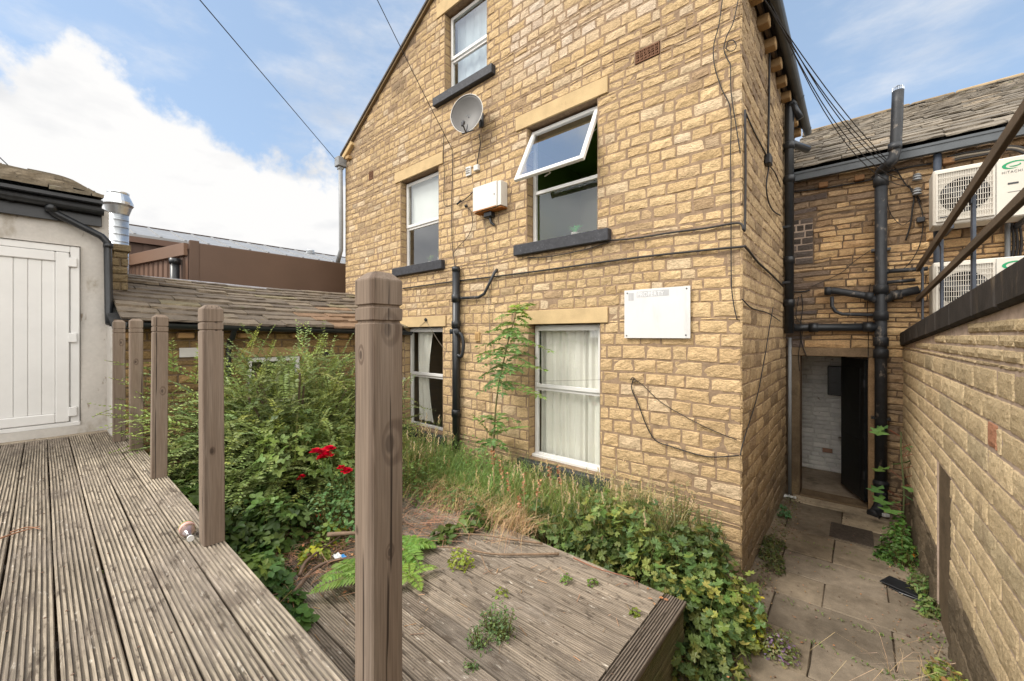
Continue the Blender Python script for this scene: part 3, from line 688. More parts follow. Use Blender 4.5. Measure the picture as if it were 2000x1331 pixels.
m = MB(); m.box(-.76, .188, BY - .03, BY + .2, 1.952, 2.066, (1.3, 1.25, 1.2), .006); m.build('door_lintel', M['dress_dark'], rear)
m = MB(); m.box(-.61, .10, BY - .04, BY + .25, -.02, .03, (1.1, 1.05, 1), .006); m.build('threshold', M['dress_dark'], rear)
# passage behind the door
px0, px1, py1 = -1.0, .55, 8.4
m = MB(); m.add([(px0, BY + .25, .0), (px1, BY + .25, .0), (px1, py1 + .1, .0), (px0, py1 + .1, .0)], [(0, 1, 2, 3)], (.34, .27, .2)); m.build('passage_floor', M['flag'], rear)
m = MB(); x0, x1, y0, y1, z0, z1 = px0, px1, BY + .25, py1 + .02, -.01, 2.25
P = [(x0, y0, z0), (x1, y0, z0), (x1, y1, z0), (x0, y1, z0), (x0, y0, z1), (x1, y0, z1), (x1, y1, z1), (x0, y1, z1)]
m.add(P, [(7, 6, 5, 4), (3, 2, 6, 7), (0, 3, 7, 4), (1, 5, 6, 2)], (.8, .78, .74)); m.build('passage_walls', M['white_brick'], rear)
m = MB(); fill_stones(m, (0, py1, 0), (1, 0, 0), (0, 0, 1), (0, -1, 0), px0, px1, 0.005, 2.24, [], (.072, .078), (.2, .24), .008, .012, .003,
   lambda u, v, R: (lambda k: (.86 * k, .84 * k, .8 * k))(R.uniform(.85, 1.05)) if R.random() > .05 else (.4, .22, .15), 23, jit=.003); m.build('whitewashed_wall', M['white_brick'], rear)
dr = MB(); a = math.radians(21); hp = Vector((.085, BY + .10, 0)); du = Vector((-math.sin(a), math.cos(a), 0)); dnn = Vector((-math.cos(a), -math.sin(a), 0))
dr.obox(hp + du * .35 + Vector((0, 0, .99)), du, dnn, (0, 0, 1), .35, .02, .93, (1, 1, 1), .004)
for (zz, hh) in ((.5, .34), (1.4, .4)): dr.obox(hp + du * .35 + dnn * .022 + Vector((0, 0, zz)), du, dnn, (0, 0, 1), .24, .004, hh, (1, 1, 1), .003)
door = dr.build('door', M['door_black'], rear); tag(door, 'black painted door standing open inwards')
m = MB(); 
for zz in (.4, 1.6): m.obox(hp + du * .01 + dnn * .022 + Vector((0, 0, zz)), du, dnn, (0, 0, 1), .015, .006, .05)
m.build('hinge', M['dark_metal'], door)
m = MB(); fz = onY(1632, 752, 8.3); m.box(fz.x - .10, fz.x + .12, 8.26, 8.39, fz.z - .17, fz.z + .3, (1, 1, 1), .01); m.box(fz.x - .08, fz.x + .10, 8.25, 8.262, fz.z - .12, fz.z + .04, (1, 1, 1), .004)
tag(m.build('fuse_box', M['plastic_black']), 'dark fuse box high on the whitewashed wall inside the open doorway', 'fuse box')
# roof, ridge, gutter
PIT = math.atan2(1.52, 2.62); Ur, Vr, Nr = Vector((1, 0, 0)), Vector((0, math.cos(PIT), math.sin(PIT))), Vector((0, -math.sin(PIT), math.cos(PIT)))
def rcol(u, v, R):
    c = lerp3((.25, .215, .17), (.16, .14, .115), R.random())
    if R.random() < .1: c = lerp3(c, (.3, .24, .17), .7)
    return c
m = MB(); slates(m, (-.78, BY - .12, 4.50), Ur, Vr, Nr, 6.3, 3.05, (.10, .2), (.2, .52), .017, rcol, 41, tilt=.03)
m.add([(-.8, BY - .1, 4.49), (5.5, BY - .1, 4.49), (5.5, 9.55, 6.03), (-.8, 9.55, 6.03)], [(0, 1, 2, 3)], (.05, .05, .05))
rr = m.build('roof', M['slate'], rear)
m = MB(); x = -.8
R = random.Random(5)
while x < 5.4:
    L = R.uniform(.5, .8); m.obox((x + L / 2, 9.52, 6.06 + R.uniform(-.01, .01)), (1, 0, 0), (0, 1, 0), (0, 0, 1), L / 2 - .004, .11, .045, (.75, .75, .8) if R.random() < .6 else (.5, .5, .55), .015); x += L
m.build('ridge_stones', M['dress'], rr)
m = MB(); m.box(GX1 + .1, 5, BY - .17, BY - .16, 4.36, 4.46); m.box(GX1 + .1, 5, BY - .145, BY - .03, 4.375, 4.385); m.box(GX1 + .1, 5, BY - .18, BY - .171, 4.44, 4.47); m.box(GX1 + .1, 5, BY - .175, BY - .1, 4.352, 4.36)
m.build('gutter', M['gutter_grey'], rear)
for xx in (-.35, .02, .8, 1.4): 
    m = MB(); m.box(xx - .05, xx + .05, BY - .1, BY, 4.22, 4.29, (1.2, .9, .7), .008); m.build('corbel', M['dress_dark'], rear)

# ------------------------------------------------------------------ retaining wall on the right
rw = thing('boundary_wall', 'buff block wall on the right of the alley with a sloping black coping', 'wall', (.5, 4, 0))
RU = Vector((.022, -1, 0)).normalized(); RN = Vector((-1, -.022, 0)).normalized(); RO = Vector((.43, 6.9, 0))
SLOT = (6.9 - 4.63, 6.9 - 4.10, -.03, 1.235); SALM = (3.72, 3.9, 1.66, 1.80)
def kcol(u, v, R):
    if SALM[0] < u < SALM[1] and abs(v - 1.73) < .075: return (.45, .22, .13)
    c = lerp3((.64, .495, .30), (.55, .42, .25), R.random())
    if R.random() < .12: c = lerp3(c, (.5, .4, .25), .8)
    k = R.uniform(.88, 1.08)
    if v > 1.95: k *= R.uniform(.75, 1)
    return tuple(x * k for x in c)
m = MB(); backing(m, RO, RU, (0, 0, 1), RN, 0, 9.5, -.03, 2.10, [SLOT], .06); T = lambda u: 2.10 + .0634 * u
m.add([RO, RO + RU * 9.5 + Vector((0, 0, 0)), RO + RU * 9.5 + Vector((0, 0, T(9.5))), RO + Vector((0, 0, T(0)))], [(0, 1, 2, 3)])
m.v[-4] = tuple(RO + Vector((0, 0, 2.1))); m.v[-3] = tuple(RO + RU * 9.5 + Vector((0, 0, 2.1)))
m.build('mortar_face', M['mortar_pink'], rw)
m = MB(); fill_stones(m, RO, RU, (0, 0, 1), RN, 0, 9.5, .55, 2.10, [SLOT, SALM], gap=.008, dep=.009, rough=.0032, cell=.035, colf=kcol, seed=51, rows=[.138], lr=(.4, .46), jit=.0015)
fill_stones(m, RO, RU, (0, 0, 1), RN, SALM[0], SALM[1], SALM[2], SALM[3], [], gap=.008, dep=.009, rough=.0032, cell=.035, colf=kcol, seed=51, rows=[.14], lr=(.4, .46), jit=.0015)
fill_stones(m, RO, RU, (0, 0, 1), RN, 0, 9.5, 2.10, 2.70, [], gap=.008, dep=.009, rough=.0032, cell=.035, colf=kcol, seed=53, rows=[.07], lr=(.4, .46), jit=.0015, ulim=lambda v: ((v - 2.10) / .0634, 9.5))
m.build('block_courses', M['block'], rw)
def fcol(u, v, R):
    k = R.uniform(.7, 1.2); return (.15 * k, .115 * k, .075 * k)
m = MB(); fill_stones(m, RO + RN * .003, RU, (0, 0, 1), RN, 0, 9.5, -.02, .55, [SLOT], gap=.006, dep=.012, rough=.006, colf=fcol, seed=54, hr=(.16, .3), lr=(.3, .7), jit=.006); m.build('footing', M['stone'], rw)
m = MB(); c = RO + RU * (SLOT[0] + .265) - RN * .03; m.obox(c + Vector((0, 0, .61)), RU, RN, (0, 0, 1), .262, .02, .62, (.8, .8, .8), .004); m.build('dark_infill_slab', M['dress_dark'], rw)
# coping of black slabs following the slope
u = -.02; R = random.Random(9); cd = (RU + Vector((0, 0, .0634))).normalized(); cup = Vector((0, 0, 1))
while u < 9.4:
    L = R.uniform(.42, .62); m = MB()
    c = RO + RU * (u + L / 2) - RN * .13 + Vector((0, 0, T(u + L / 2) + .085)); m.obox(c, cd, RN, RN.cross(cd) if RN.cross(cd).z > 0 else cd.cross(RN), L / 2 - .006, .165, .083, (1, 1, 1), .014); m.v = [(x_, y_, z_ + (.0025 * math.sin(u * 40))) for x_, y_, z_ in m.v]; m.build('coping_stone', M['coping'], rw); u += L
m = MB(); m.obox(RO + RU * 4.7 - RN * .16 + Vector((0, 0, 1.05)), RU, RN, (0, 0, 1), 4.7, .09, 1.04); m.build('wall_core', M['mortar_pink'], rw)
# ------------------------------------------------------------------ stair railing on the wall
rl = thing('stair_railing', 'railing of two brown rails on blue-grey steel posts rising above the wall', 'railing', (.6, 4.5, 2.3))
def rp_(u, z): return RO + RU * u - RN * .12 + Vector((0, 0, z))
us = [.40, 1.55, 2.70, 3.85, 5.0]
tops = [3.004, 3.104, 3.203, 3.303, 3.403]
ztop = lambda u: 3.004 + (u - .40) * .0866
for i, u in enumerate(us):
    m = MB(); c = rp_(u, (T(u) + .16 + ztop(u)) / 2); m.obox(c, RU, RN, (0, 0, 1), .030, .009, (ztop(u) - T(u) - .16) / 2, (1, 1, 1), .002)
    for zz in (ztop(u) - .03, 2.72 + (u - .4) * .055):
        m.obox(rp_(u, zz) + RN * .012, RU, RN, (0, 0, 1), .03, .004, .03, (1, 1, 1), .002)
    m.build('post', M['blue_steel'], rl)
d = (rp_(6, ztop(6)) - rp_(.3, ztop(.3)))
m = MB(); c = (rp_(6, ztop(6)) + rp_(.38, ztop(.38))) / 2 + RN * .03; m.obox(c, d, RN, d.cross(RN), d.length / 2, .016, .034, (1, 1, 1), .004); m.build('rail', M['rail_wood'], rl)
zl = lambda u: 2.655 + (u - .4) * .0608 
a_, b_ = rp_(.2, onX(1805, 583, .54).z if False else 2.66), None
P0 = onY(1805, 583, 6.5); P1 = onY(1900, 491, 4.2); P2 = onY(2000, 397, 3.19)
zl = lambda u: P0.z + (u - .40) * (P1.z - P0.z) / 2.30
d = rp_(6, zl(6)) - rp_(.3, zl(.3)); c = (rp_(6, zl(6)) + rp_(.3, zl(.3))) / 2 + RN * .03
m = MB(); m.obox(c, d, RN, d.cross(RN), d.length / 2, .016, .027, (1, 1, 1), .004); m.build('rail', M['rail_wood'], rl)

# ------------------------------------------------------------------ low slate-roofed outbuilding
ob = thing('low_outbuilding', 'low stone outbuilding with a mossy slate roof and black gutter behind the bush', 'outbuilding', (-6.7, 2.2, 0))
OX = -5.95
def ocol(u, v, R):
    c = lerp3((.33, .215, .095), (.24, .16, .075), R.random()); k = R.uniform(.8, 1.1); return tuple(x * k for x in c)
LW = (1.72, 2.36, 1.15, 1.945)
m = MB(); backing(m, (OX, 0, 0), (0, 1, 0), (0, 0, 1), (1, 0, 0), .49, GY, -.03, 2.4, [LW], .1); m.build('mortar_face', M['mortar_dark'], ob)
m = MB(); fill_stones(m, (OX, 0, 0), (0, 1, 0), (0, 0, 1), (1, 0, 0), .49, GY, 0, 2.36, [LW, (1.62, 2.46, 1.945, 2.08)], (.085, .14), (.2, .42), .01, .014, .004, ocol, 61); m.build('wall', M['stone'], ob)
m = MB(); m.box(OX - .08, OX + .015, 1.62, 2.46, 1.95, 2.075, (.75, .7, .6), .004); m.build('lintel', M['dress'], ob)
m = MB(); y0, y1, z0, z1 = LW
for (a, b, c, d) in ((y0, y0 + .05, z0, z1), (y1 - .05, y1, z0, z1), (y0 + .05, y1 - .05, z1 - .06, z1), (y0 + .05, y1 - .05, z0, z0 + .06)): m.box(OX - .06, OX - .01, a, b, c, d, (1, 1, 1), .004)
wn = m.build('window', M['upvc'], ob)
m = MB(); m.add([(OX - .04, y0 + .05, z0 + .06), (OX - .04, y1 - .05, z0 + .06), (OX - .04, y1 - .05, z1 - .06), (OX - .04, y0 + .05, z1 - .06)], [(0, 1, 2, 3)]); m.build('glass_pane', M['glass_up'], wn)
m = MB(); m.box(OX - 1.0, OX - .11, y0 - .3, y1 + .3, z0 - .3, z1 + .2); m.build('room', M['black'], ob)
PT = math.radians(20); U_, V_, N_ = Vector((0, 1, 0)), Vector((-math.cos(PT), 0, math.sin(PT))), Vector((math.sin(PT), 0, math.cos(PT)))
def ocol2(u, v, R):
    c = lerp3((.21, .17, .125), (.12, .098, .078), R.random())
    if u > 1.6 and v < .9 and R.random() < .4: c = lerp3(c, (.25, .145, .08), .6)
    if R.random() < .08: c = (.2, .17, .11)
    return c
m = MB(); slates(m, (-5.72, .52, 2.36), U_, V_, N_, 3.54, 1.93, (.14, .22), (.25, .7), .026, ocol2, 62, sag=lambda a, b: -.035 * math.sin(math.pi * a) - .03 * a, tilt=.035)
m.add([Vector((-5.72, .46, 2.30)), Vector((-5.72, 4, 2.30)), Vector((-7.56, 4, 2.96)), Vector((-7.56, .46, 2.96))], [(0, 1, 2, 3)], (.05, .05, .05))
rr = m.build('roof', M['slate'], ob)
m = MB(); m.tube([(-7.56, .5, 3.045), (-7.56, 1.6, 3.03), (-7.56, 3, 3.0), (-7.56, 4, 2.985)], .03, 6, (.35, .35, .38)); m.build('ridge_flashing', M['slate'], rr)
m = MB(); m.box(-7.9, -7.58, .46, 4, 0, 2.95); m.build('back_wall', M['mortar_dark'], ob)
m = MB(); gutter(m, (-5.67, .56, 2.365), (-5.67, 4.02, 2.295), .058); m.tube([(-5.67, 1.5, 2.3), (-5.75, 1.5, 2.2), (-5.9, 1.5, 2.14), (-5.9, 1.5, 1.6)], .03, 8); m.build('gutter', M['pipe'], ob)
for yy in (.62, 1.08, 1.68, 2.3, 2.95, 3.6):
    m = MB(); m.box(OX, OX + .1, yy - .075, yy + .075, 2.2, 2.265, (.9, .72, .6), .01); m.build('corbel', M['dress'], ob)
m = MB(); p = onX(640, 690, OX + .03); m.lathe([(.05, 0), (.055, .01), (.055, .04), (.04, .045), (.035, .02)], (OX + .015, p.y, p.z), (1, 0, 0), 18); m.build('round_vent', M['plastic_black'], ob)
m = MB(); p = onX(372, 688, OX + .03); m.box(OX + .015, OX + .03, p.y - .1, p.y + .1, p.z - .06, p.z + .05, (1, 1, 1), .003); m.build('white_plaque', M['upvc_old'], ob)
# stone pier and gable stub behind the downpipe
m = MB(); fill_stones(m, (-6.7, 0, 0), (0, 1, 0), (0, 0, 1), (1, 0, 0), .44, .68, 2.35, 3.24, [], (.07, .1), (.1, .24), .008, .015, .005, lambda u, v, R: (.22, .17, .1), 64)
m.box(-7.3, -6.71, .45, .67, 2.3, 3.24, (.2, .15, .1)); m.box(-7.33, -6.66, .42, .70, 3.24, 3.32, (.22, .17, .1), .01); m.build('stone_pier', M['stone'], ob)

# ------------------------------------------------------------------ white rendered building with the white door
wh = thing('white_rendered_building', 'off-white rendered building with a white plank door at the end of the upper deck', 'building', (-6.4, -.6, 1.1))
WX = -6.38; DH = (-.92, .27, 1.27, 3.19)
m = MB()
# render with an uneven surface
def rendered(mb, y0, y1, z0, z1):
    ny, nz = max(1, int((y1 - y0) / .05)), max(1, int((z1 - z0) / .05)); Rr = np.random.RandomState(3)
    vs = []
    for j in range(nz + 1):
        for i in range(ny + 1):
            y = y0 + (y1 - y0) * i / ny; z = z0 + (z1 - z0) * j / nz
            w = .012 * math.sin(y * 2.1 + z * 1.3) + .008 * math.sin(y * 5.3 - z * 3.7) + .004 * math.sin(y * 13 + z * 11)
            vs.append((WX + w, y, z))
    mb.add(vs, [(j * (ny + 1) + i, j * (ny + 1) + i + 1, (j + 1) * (ny + 1) + i + 1, (j + 1) * (ny + 1) + i) for j in range(nz) for i in range(ny)])
rendered(m, DH[1], .49, -.03, 3.62); rendered(m, -3, DH[0], -.03, 3.62); rendered(m, DH[0], DH[1], -.03, DH[2]); rendered(m, DH[0], DH[1], DH[3], 3.62)
m.add([(WX, .49, -.03), (WX - 1.5, .49, -.03), (WX - 1.5, .49, 4.0), (WX, .49, 3.62)], [(0, 1, 2, 3)])
for (a, b, c, d) in ((DH[0], DH[0], DH[2], DH[3]), (DH[1], DH[1], DH[2], DH[3])): m.add([(WX + .02, a, c), (WX - .15, a, c), (WX - .15, a, d), (WX + .02, a, d)], [(0, 1, 2, 3)])
m.add([(WX + .02, DH[0], DH[3]), (WX + .02, DH[1], DH[3]), (WX - .15, DH[1], DH[3]), (WX - .15, DH[0], DH[3])], [(0, 1, 2, 3)])
m.build('rendered_wall', M['render'], wh)
# return face and rubbly end where the outbuilding begins
m = MB(); m.box(WX - .02, OX - .005, .47, .52, -.03, 2.33, (1, 1, 1), .01); m.build('return_wall', M['render'], wh)
m = MB(); fx = WX - .005
for (a, b, c, d) in ((DH[1] - .075, DH[1] - .005, DH[2], DH[3] - .005), (DH[0] + .005, DH[0] + .075, DH[2], DH[3] - .005)): m.box(fx - .06, fx + .012, a, b, c, d, (1, 1, 1), .006)
m.box(fx - .06, fx + .011, DH[0] + .075, DH[1] - .075, DH[3] - .075, DH[3] - .005, (1, 1, 1), .006); m.box(fx - .06, fx + .02, DH[0], DH[1], DH[2] - .005, DH[2] + .04, (1, 1, 1), .006)
fr = m.build('door_frame', M['upvc'], wh)
dl = MB(); y0, y1, z0, z1 = DH[0] + .08, DH[1] - .08, DH[2] + .045, DH[3] - .08
for (a, b, c, d) in ((y1 - .1, y1, z0, z1), (y0, y0 + .1, z0, z1)): dl.box(fx - .03, fx + .026, a, b, c, d, (1, 1, 1), .008)
dl.box(fx - .03, fx + .025, y0 + .1, y1 - .1, z1 - .1, z1, (1, 1, 1), .008); dl.box(fx - .03, fx + .025, y0 + .1, y1 - .1, z0, z0 + .1, (1, 1, 1), .008)
n = 9
for i in range(n):
    a = y0 + .1 + (y1 - y0 - .2) * i / n; b = y0 + .1 + (y1 - y0 - .2) * (i + 1) / n; dl.box(fx - .03, fx + .006, a + .0008, b - .0008, z0 + .1, z1 - .1, (1, 1, 1), .005)
dd = dl.build('door', M['upvc'], wh)
for pz in (514, 660, 803):
    p = onX(148, pz, WX); m = MB(); m.box(fx + .013, fx + .04, y1 - .01, y1 + .055, p.z - .05, p.z + .05, (1, 1, 1), .006); m.build('hinge', M['upvc'], dd)
# fascia, gutter, downpipe, slates
m = MB(); m.box(WX + .02, WX + .045, -3, .43, 3.43, 3.66, (1, 1, 1), .004); m.box(WX - .05, WX + .14, -3, .43, 3.655, 3.70); m.build('fascia_board', M['plastic_black'], wh)
m = MB(); gutter(m, (WX + .11, -3, 3.66), (WX + .11, .44, 3.60), .06); m.build('gutter', M['pipe'], wh)
m = MB(); A_ = [(WX + .11, .06, 3.59), (WX + .11, .06, 3.52), (WX + .10, .09, 3.49), (WX + .09, .42, 3.32), (WX + .09, .47, 3.26), (WX + .09, .475, 3.0), (WX + .12, .478, 2.5), (WX + .2, .478, 2.36)]
m.tube(A_, .035, 10); m.lathe([(.045, 0), (.045, .08)], (WX + .11, .06, 3.5), (0, 0, 1), 12); m.lathe([(.042, 0), (.042, .05)], (WX + .09, .475, 3.2), (0, 0, 1), 12)
m.build('downpipe', M['pipe'], wh, True)
PW = math.radians(20); V2, N2 = Vector((-math.cos(PW), 0, math.sin(PW))), Vector((math.sin(PW), 0, math.cos(PW)))
m = MB(); slates(m, (WX + .16, -3, 3.69), U_, V2, N2, 3.44, 1.3, (.12, .19), (.25, .7), .03, lambda u, v, R: lerp3((.27, .225, .165), (.16, .135, .1), R.random()), 72, sag=lambda a, b: -.16 * max(0, (a - .9) / .1) ** 2 * b, tilt=.04)
m.add([Vector((WX + .16, -3, 3.66)), Vector((WX + .16, .44, 3.66)), Vector((WX - 1.06, .44, 4.09)), Vector((WX - 1.06, -3, 4.09))], [(0, 1, 2, 3)], (.05, .05, .05))
m.build('roof', M['slate'], wh)
m = MB(); m.box(-7.4, WX - .2, -3, .48, -.03, 3.6); m.build('wall_core', M['mortar_dark'], wh)
m = MB(); m.box(WX - .16, WX - .075, DH[0] - .05, DH[1] + .05, DH[2] - .05, DH[3] + .03); m.build('door_backing', M['mortar_dark'], wh)

# ------------------------------------------------------------------ brown clad building beyond
bc = thing('brown_clad_building', 'brown metal-clad building with a pale metal roof behind the low slate roof', 'building', (-10, 3, 0))
m = MB(); m.box(-9.6, -9.0, 1.83, 8, 0, 3.895, (1, 1, 1), .01); m.build('smooth_panel', M['brown_metal'], bc)
m = MB(); m.box(-9.06, -8.985, 1.70, 1.84, 0, 3.93, (.9, .9, .9), .006); m.build('corner_trim', M['brown_metal'], bc)
p0 = Vector((-9.02, 1.68, 0)); p1 = Vector((-11.4, 1.16, 0)); d = (p1 - p0); L = d.length; d.normalize(); nn = Vector((d.y, -d.x, 0)); 
if nn.y > 0: nn = -nn
m = MB(); vs = []; k = 0; prof = []
while k < L - .2:
    prof += [(k, 0), (k + .09, 0), (k + .11, -.04), (k + .16, -.04), (k + .18, 0)]; k += .2
for (a, o_) in prof:
    for z in (2.2, 3.66): q = p0 + d * a + nn * o_; vs.append((q.x, q.y, z))
m.add(vs, [(2 * i, 2 * i + 2, 2 * i + 3, 2 * i + 1) for i in range(len(prof) - 1)], (1.25, 1.2, 1.2)); m.build('corrugated_side', M['brown_metal'], bc)
m = MB(); q = (p0 + p1) / 2 + nn * .03; m.obox((q.x, q.y, 3.76), d, nn, (0, 0, 1), L / 2, .03, .11, (1.3, 1.25, 1.2), .005); m.build('fascia', M['brown_metal'], bc)
m = MB(); q = p0 + d * .22 + nn * .1; m.tube([(q.x, q.y, 2.2), (q.x, q.y, 3.6)], .07, 12); m.lathe([(.085, 0), (.085, .1)], (q.x, q.y, 3.5), (0, 0, 1), 14); m.build('downpipe', M['pipe'], bc, True)
m = MB(); m.box(-11.6, -11.55, .0, 9, 0, 4.24, (.7, .62, .62)); y = .0
while y < 4: m.box(-11.55, -11.53, y, y + .1, 2, 4.24, (.7, .62, .62)); y += .28
m.build('upper_wall', M['brown_metal'], bc)
m = MB(); m.box(-11.52, -11.44, .0, 9, 4.18, 4.3, (1.1, 1, 1)); m.build('upper_fascia', M['brown_metal'], bc)
m = MB(); slab(m, -11.44, 4.30, -13.1, 4.80, -.5, 10, .05); 
for y in np.arange(0, 10, .42): m.obox((-12.27, y, 4.60), (-1.66, 0, .5), (0, 1, 0), (.5, 0, 1.66), .86, .02, .02)
m.build('metal_roof', M['roof_sheet'], bc)
m = MB(); slab(m, -13.1, 4.84, -13.3, 4.86, -.5, 10, .04, (.4, .4, .45)); m.build('ridge_cap', M['brown_metal'], bc)
p = onX(606, 497, -12.8); m = MB(); m.lathe([(.09, -.3), (.09, .0), (.13, .02), (.11, .09), (.12, .1), (.12, .12)], (p.x, p.y, p.z), (0, 0, 1), 14); tag(m.build('roof_cowl', M['galv'], None, True), 'tiny metal cowl on the ridge of the pale metal roof', 'cowl')
# big galvanised flue
p = onX(231, 530, -8.2); z = lambda py: onX(231, py, -8.2).z
fl = thing('flue', 'galvanised steel flue with a flared cowl beside the white building', 'flue', (p.x, p.y, 0))
m = MB(); m.lathe([(.115, .5), (.115, z(418))], (p.x, p.y, 0), (0, 0, 1), 28)
for k in range(8): m.lathe([(.1175, 0), (.1175, .006)], (p.x, p.y, z(425) - .105 * k - .05), (0, 0, 1), 28)
m.build('pipe', M['galv'], fl, True)
m = MB(); m.lathe([(.117, z(420)), (.15, z(405)), (.168, z(401)), (.166, z(396)), (.118, z(381)), (.122, z(379)), (.122, z(377)), (.1, z(379))], (p.x, p.y, 0), (0, 0, 1), 28); m.build('cowl', M['galv'], fl)

# ------------------------------------------------------------------ decks
def plank(mb, p, along, across, L, w=.14, t=.03, grooves=8, depth=.0055, seg=.16, seed=0, up=Vector((0, 0, 1)), wob=.0012, tint=None, gd=.34):
    """grooved decking board: p = corner of the top face, along its length, across its width"""
    R = random.Random(seed); along = Vector(along); across = Vector(across); p = Vector(p)
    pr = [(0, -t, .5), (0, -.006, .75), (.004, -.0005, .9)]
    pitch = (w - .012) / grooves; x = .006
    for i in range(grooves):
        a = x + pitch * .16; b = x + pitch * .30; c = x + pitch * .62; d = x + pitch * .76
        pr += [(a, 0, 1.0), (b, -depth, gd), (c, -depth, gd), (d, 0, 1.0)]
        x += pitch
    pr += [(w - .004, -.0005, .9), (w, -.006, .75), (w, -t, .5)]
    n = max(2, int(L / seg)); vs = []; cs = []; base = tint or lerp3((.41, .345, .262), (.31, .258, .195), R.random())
    ph = R.uniform(0, 9)
    jitter = [R.uniform(-.0007, .0007) for _ in pr]
    for i in range(n + 1):
        s_ = L * i / n; bow = .0025 * math.sin(s_ * 1.3 + ph)
        for q, (a, z, k) in enumerate(pr):
            vs.append(p + along * s_ + across * (a + .0015 * math.sin(s_ * 2.1 + ph) + jitter[q] * math.sin(s_ * 5 + q)) + up * (z + bow + R.uniform(-wob, wob) * (1 if z > -.01 else 0)))
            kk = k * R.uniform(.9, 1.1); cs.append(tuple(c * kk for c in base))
    m = len(pr); fl = along.cross(across).dot(up) < 0
    fs = []
    for i in range(n):
        for q in range(m - 1):
            f = (i * m + q, (i + 1) * m + q, (i + 1) * m + q + 1, i * m + q + 1); fs.append(f[::-1] if fl else f)
        fs.append((i * m + m - 1, (i + 1) * m + m - 1, (i + 1) * m, i * m))
    fs.append(tuple(range(m))); fs.append(tuple(range(n * m + m - 1, n * m - 1, -1)))
    mb.add(vs, fs, cs)
    s_ = .35
    while s_ < L - .1 and L > 1:          # pairs of rusty screws over each joist
        for a_ in (w * .2, w * .8):
            c_ = p + along * (s_ + R.uniform(-.006, .006)) + across * (a_ + R.uniform(-.004, .004)) + up * .0012
            mb.obox(c_, (along + across).normalized(), (along - across).normalized(), up, .0036, .0036, .0012, (.16, .1, .07), .001)
        s_ += .45
DZ = 1.18
ud = thing('upper_deck', 'raised deck of weathered grooved boards leading to the white door', 'deck', (-2.5, -.4, DZ - .2))
for i in range(13):
    y1 = .612 - .1455 * i
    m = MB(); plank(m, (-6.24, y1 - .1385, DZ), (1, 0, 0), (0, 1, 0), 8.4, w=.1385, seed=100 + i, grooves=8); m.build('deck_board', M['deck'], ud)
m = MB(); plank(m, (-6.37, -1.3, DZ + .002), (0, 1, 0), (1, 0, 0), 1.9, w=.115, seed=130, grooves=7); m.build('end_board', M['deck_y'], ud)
m = MB(); m.box(-6.3, 2.1, .565, .60, .42, DZ - .032, (.22, .17, .13), .004); m.build('side_fascia', M['deck'], ud)
m = MB()
for x in np.arange(-6.2, 2.1, .45): m.box(x, x + .05, -1.3, .56, DZ - .17, DZ - .032, (.14, .11, .085))
m.build('joists', M['deck'], ud)
LZ = .40
ld = thing('lower_deck', 'lower deck of weathered grooved boards with a mitred end board and green side boards', 'deck', (-2.8, 1.8, 0))
for i in range(17):
    y1 = 2.885 - .1455 * i; R = random.Random(i + 7)
    ends = [-4.9, -1.043]
    if i == 8: ends = [-4.9, -2.05, -1.043]
    if i == 12: ends = [-4.9, -1.9, -1.043]
    for k in range(len(ends) - 1):
        a, b = ends[k] + .002, ends[k + 1] - .002
        tn = None
        if i == 8 and k == 1: tn = (.17, .14, .11)
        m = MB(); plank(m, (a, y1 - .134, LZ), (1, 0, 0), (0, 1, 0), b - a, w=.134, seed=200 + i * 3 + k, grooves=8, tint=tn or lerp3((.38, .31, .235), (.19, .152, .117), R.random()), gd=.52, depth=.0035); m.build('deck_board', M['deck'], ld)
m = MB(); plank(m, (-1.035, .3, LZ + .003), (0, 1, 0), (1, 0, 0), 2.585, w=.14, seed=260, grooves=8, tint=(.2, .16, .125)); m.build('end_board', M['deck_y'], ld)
for i, (a, b) in enumerate(((LZ - .175, LZ - .035), (LZ - .325, LZ - .185), (LZ - .43, LZ - .335))):
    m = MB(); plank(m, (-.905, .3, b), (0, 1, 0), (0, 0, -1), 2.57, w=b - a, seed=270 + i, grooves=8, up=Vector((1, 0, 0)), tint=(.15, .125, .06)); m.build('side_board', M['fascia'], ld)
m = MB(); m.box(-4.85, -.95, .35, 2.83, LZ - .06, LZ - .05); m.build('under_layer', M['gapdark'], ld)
m = MB(); m.box(-4.9, -.93, 2.84, 2.87, 0, LZ - .032, (.12, .1, .06), .003); m.build('back_fascia', M['fascia'], ld)

# ------------------------------------------------------------------ newel posts
def post_mesh(w, h):
    """chamfer-topped square post with two turned grooves, origin at its foot"""
    mb = MB(); a = w / 2; c = .004
    def ring(r, z, cc=c):
        pts = [(-r + cc, -r), (r - cc, -r), (r, -r + cc), (r, r - cc), (r - cc, r), (-r + cc, r), (-r, r - cc), (-r, -r + cc)]
        return [(x, y, z) for x, y in pts]
    R = random.Random(int(h * 1000)); zs = [(a, 0)]
    k = .12
    while k < h - .2: zs.append((a + R.uniform(-.0006, .0006), k)); k += .12
    for z0 in (h - .128, h - .088): zs += [(a, z0 - .006), (a - .005, z0 - .003), (a - .005, z0 + .002), (a, z0 + .005)]
    zs += [(a, h - .024), (a - .001, h - .020), (a - .017, h - .004), (a - .022, h)]
    vs = []
    for r, z in zs: vs += ring(r, z, c if r > a - .01 else .003)
    fs = []
    for i in range(len(zs) - 1):
        for q in range(8): j = (q + 1) % 8; fs.append((i * 8 + q, i * 8 + j, i * 8 + 8 + j, i * 8 + 8 + q))
    fs.append(tuple(range(7, -1, -1))); fs.append(tuple(range((len(zs) - 1) * 8, len(zs) * 8)))
    mb.add(vs, fs, (1, 1, 1)); return mb
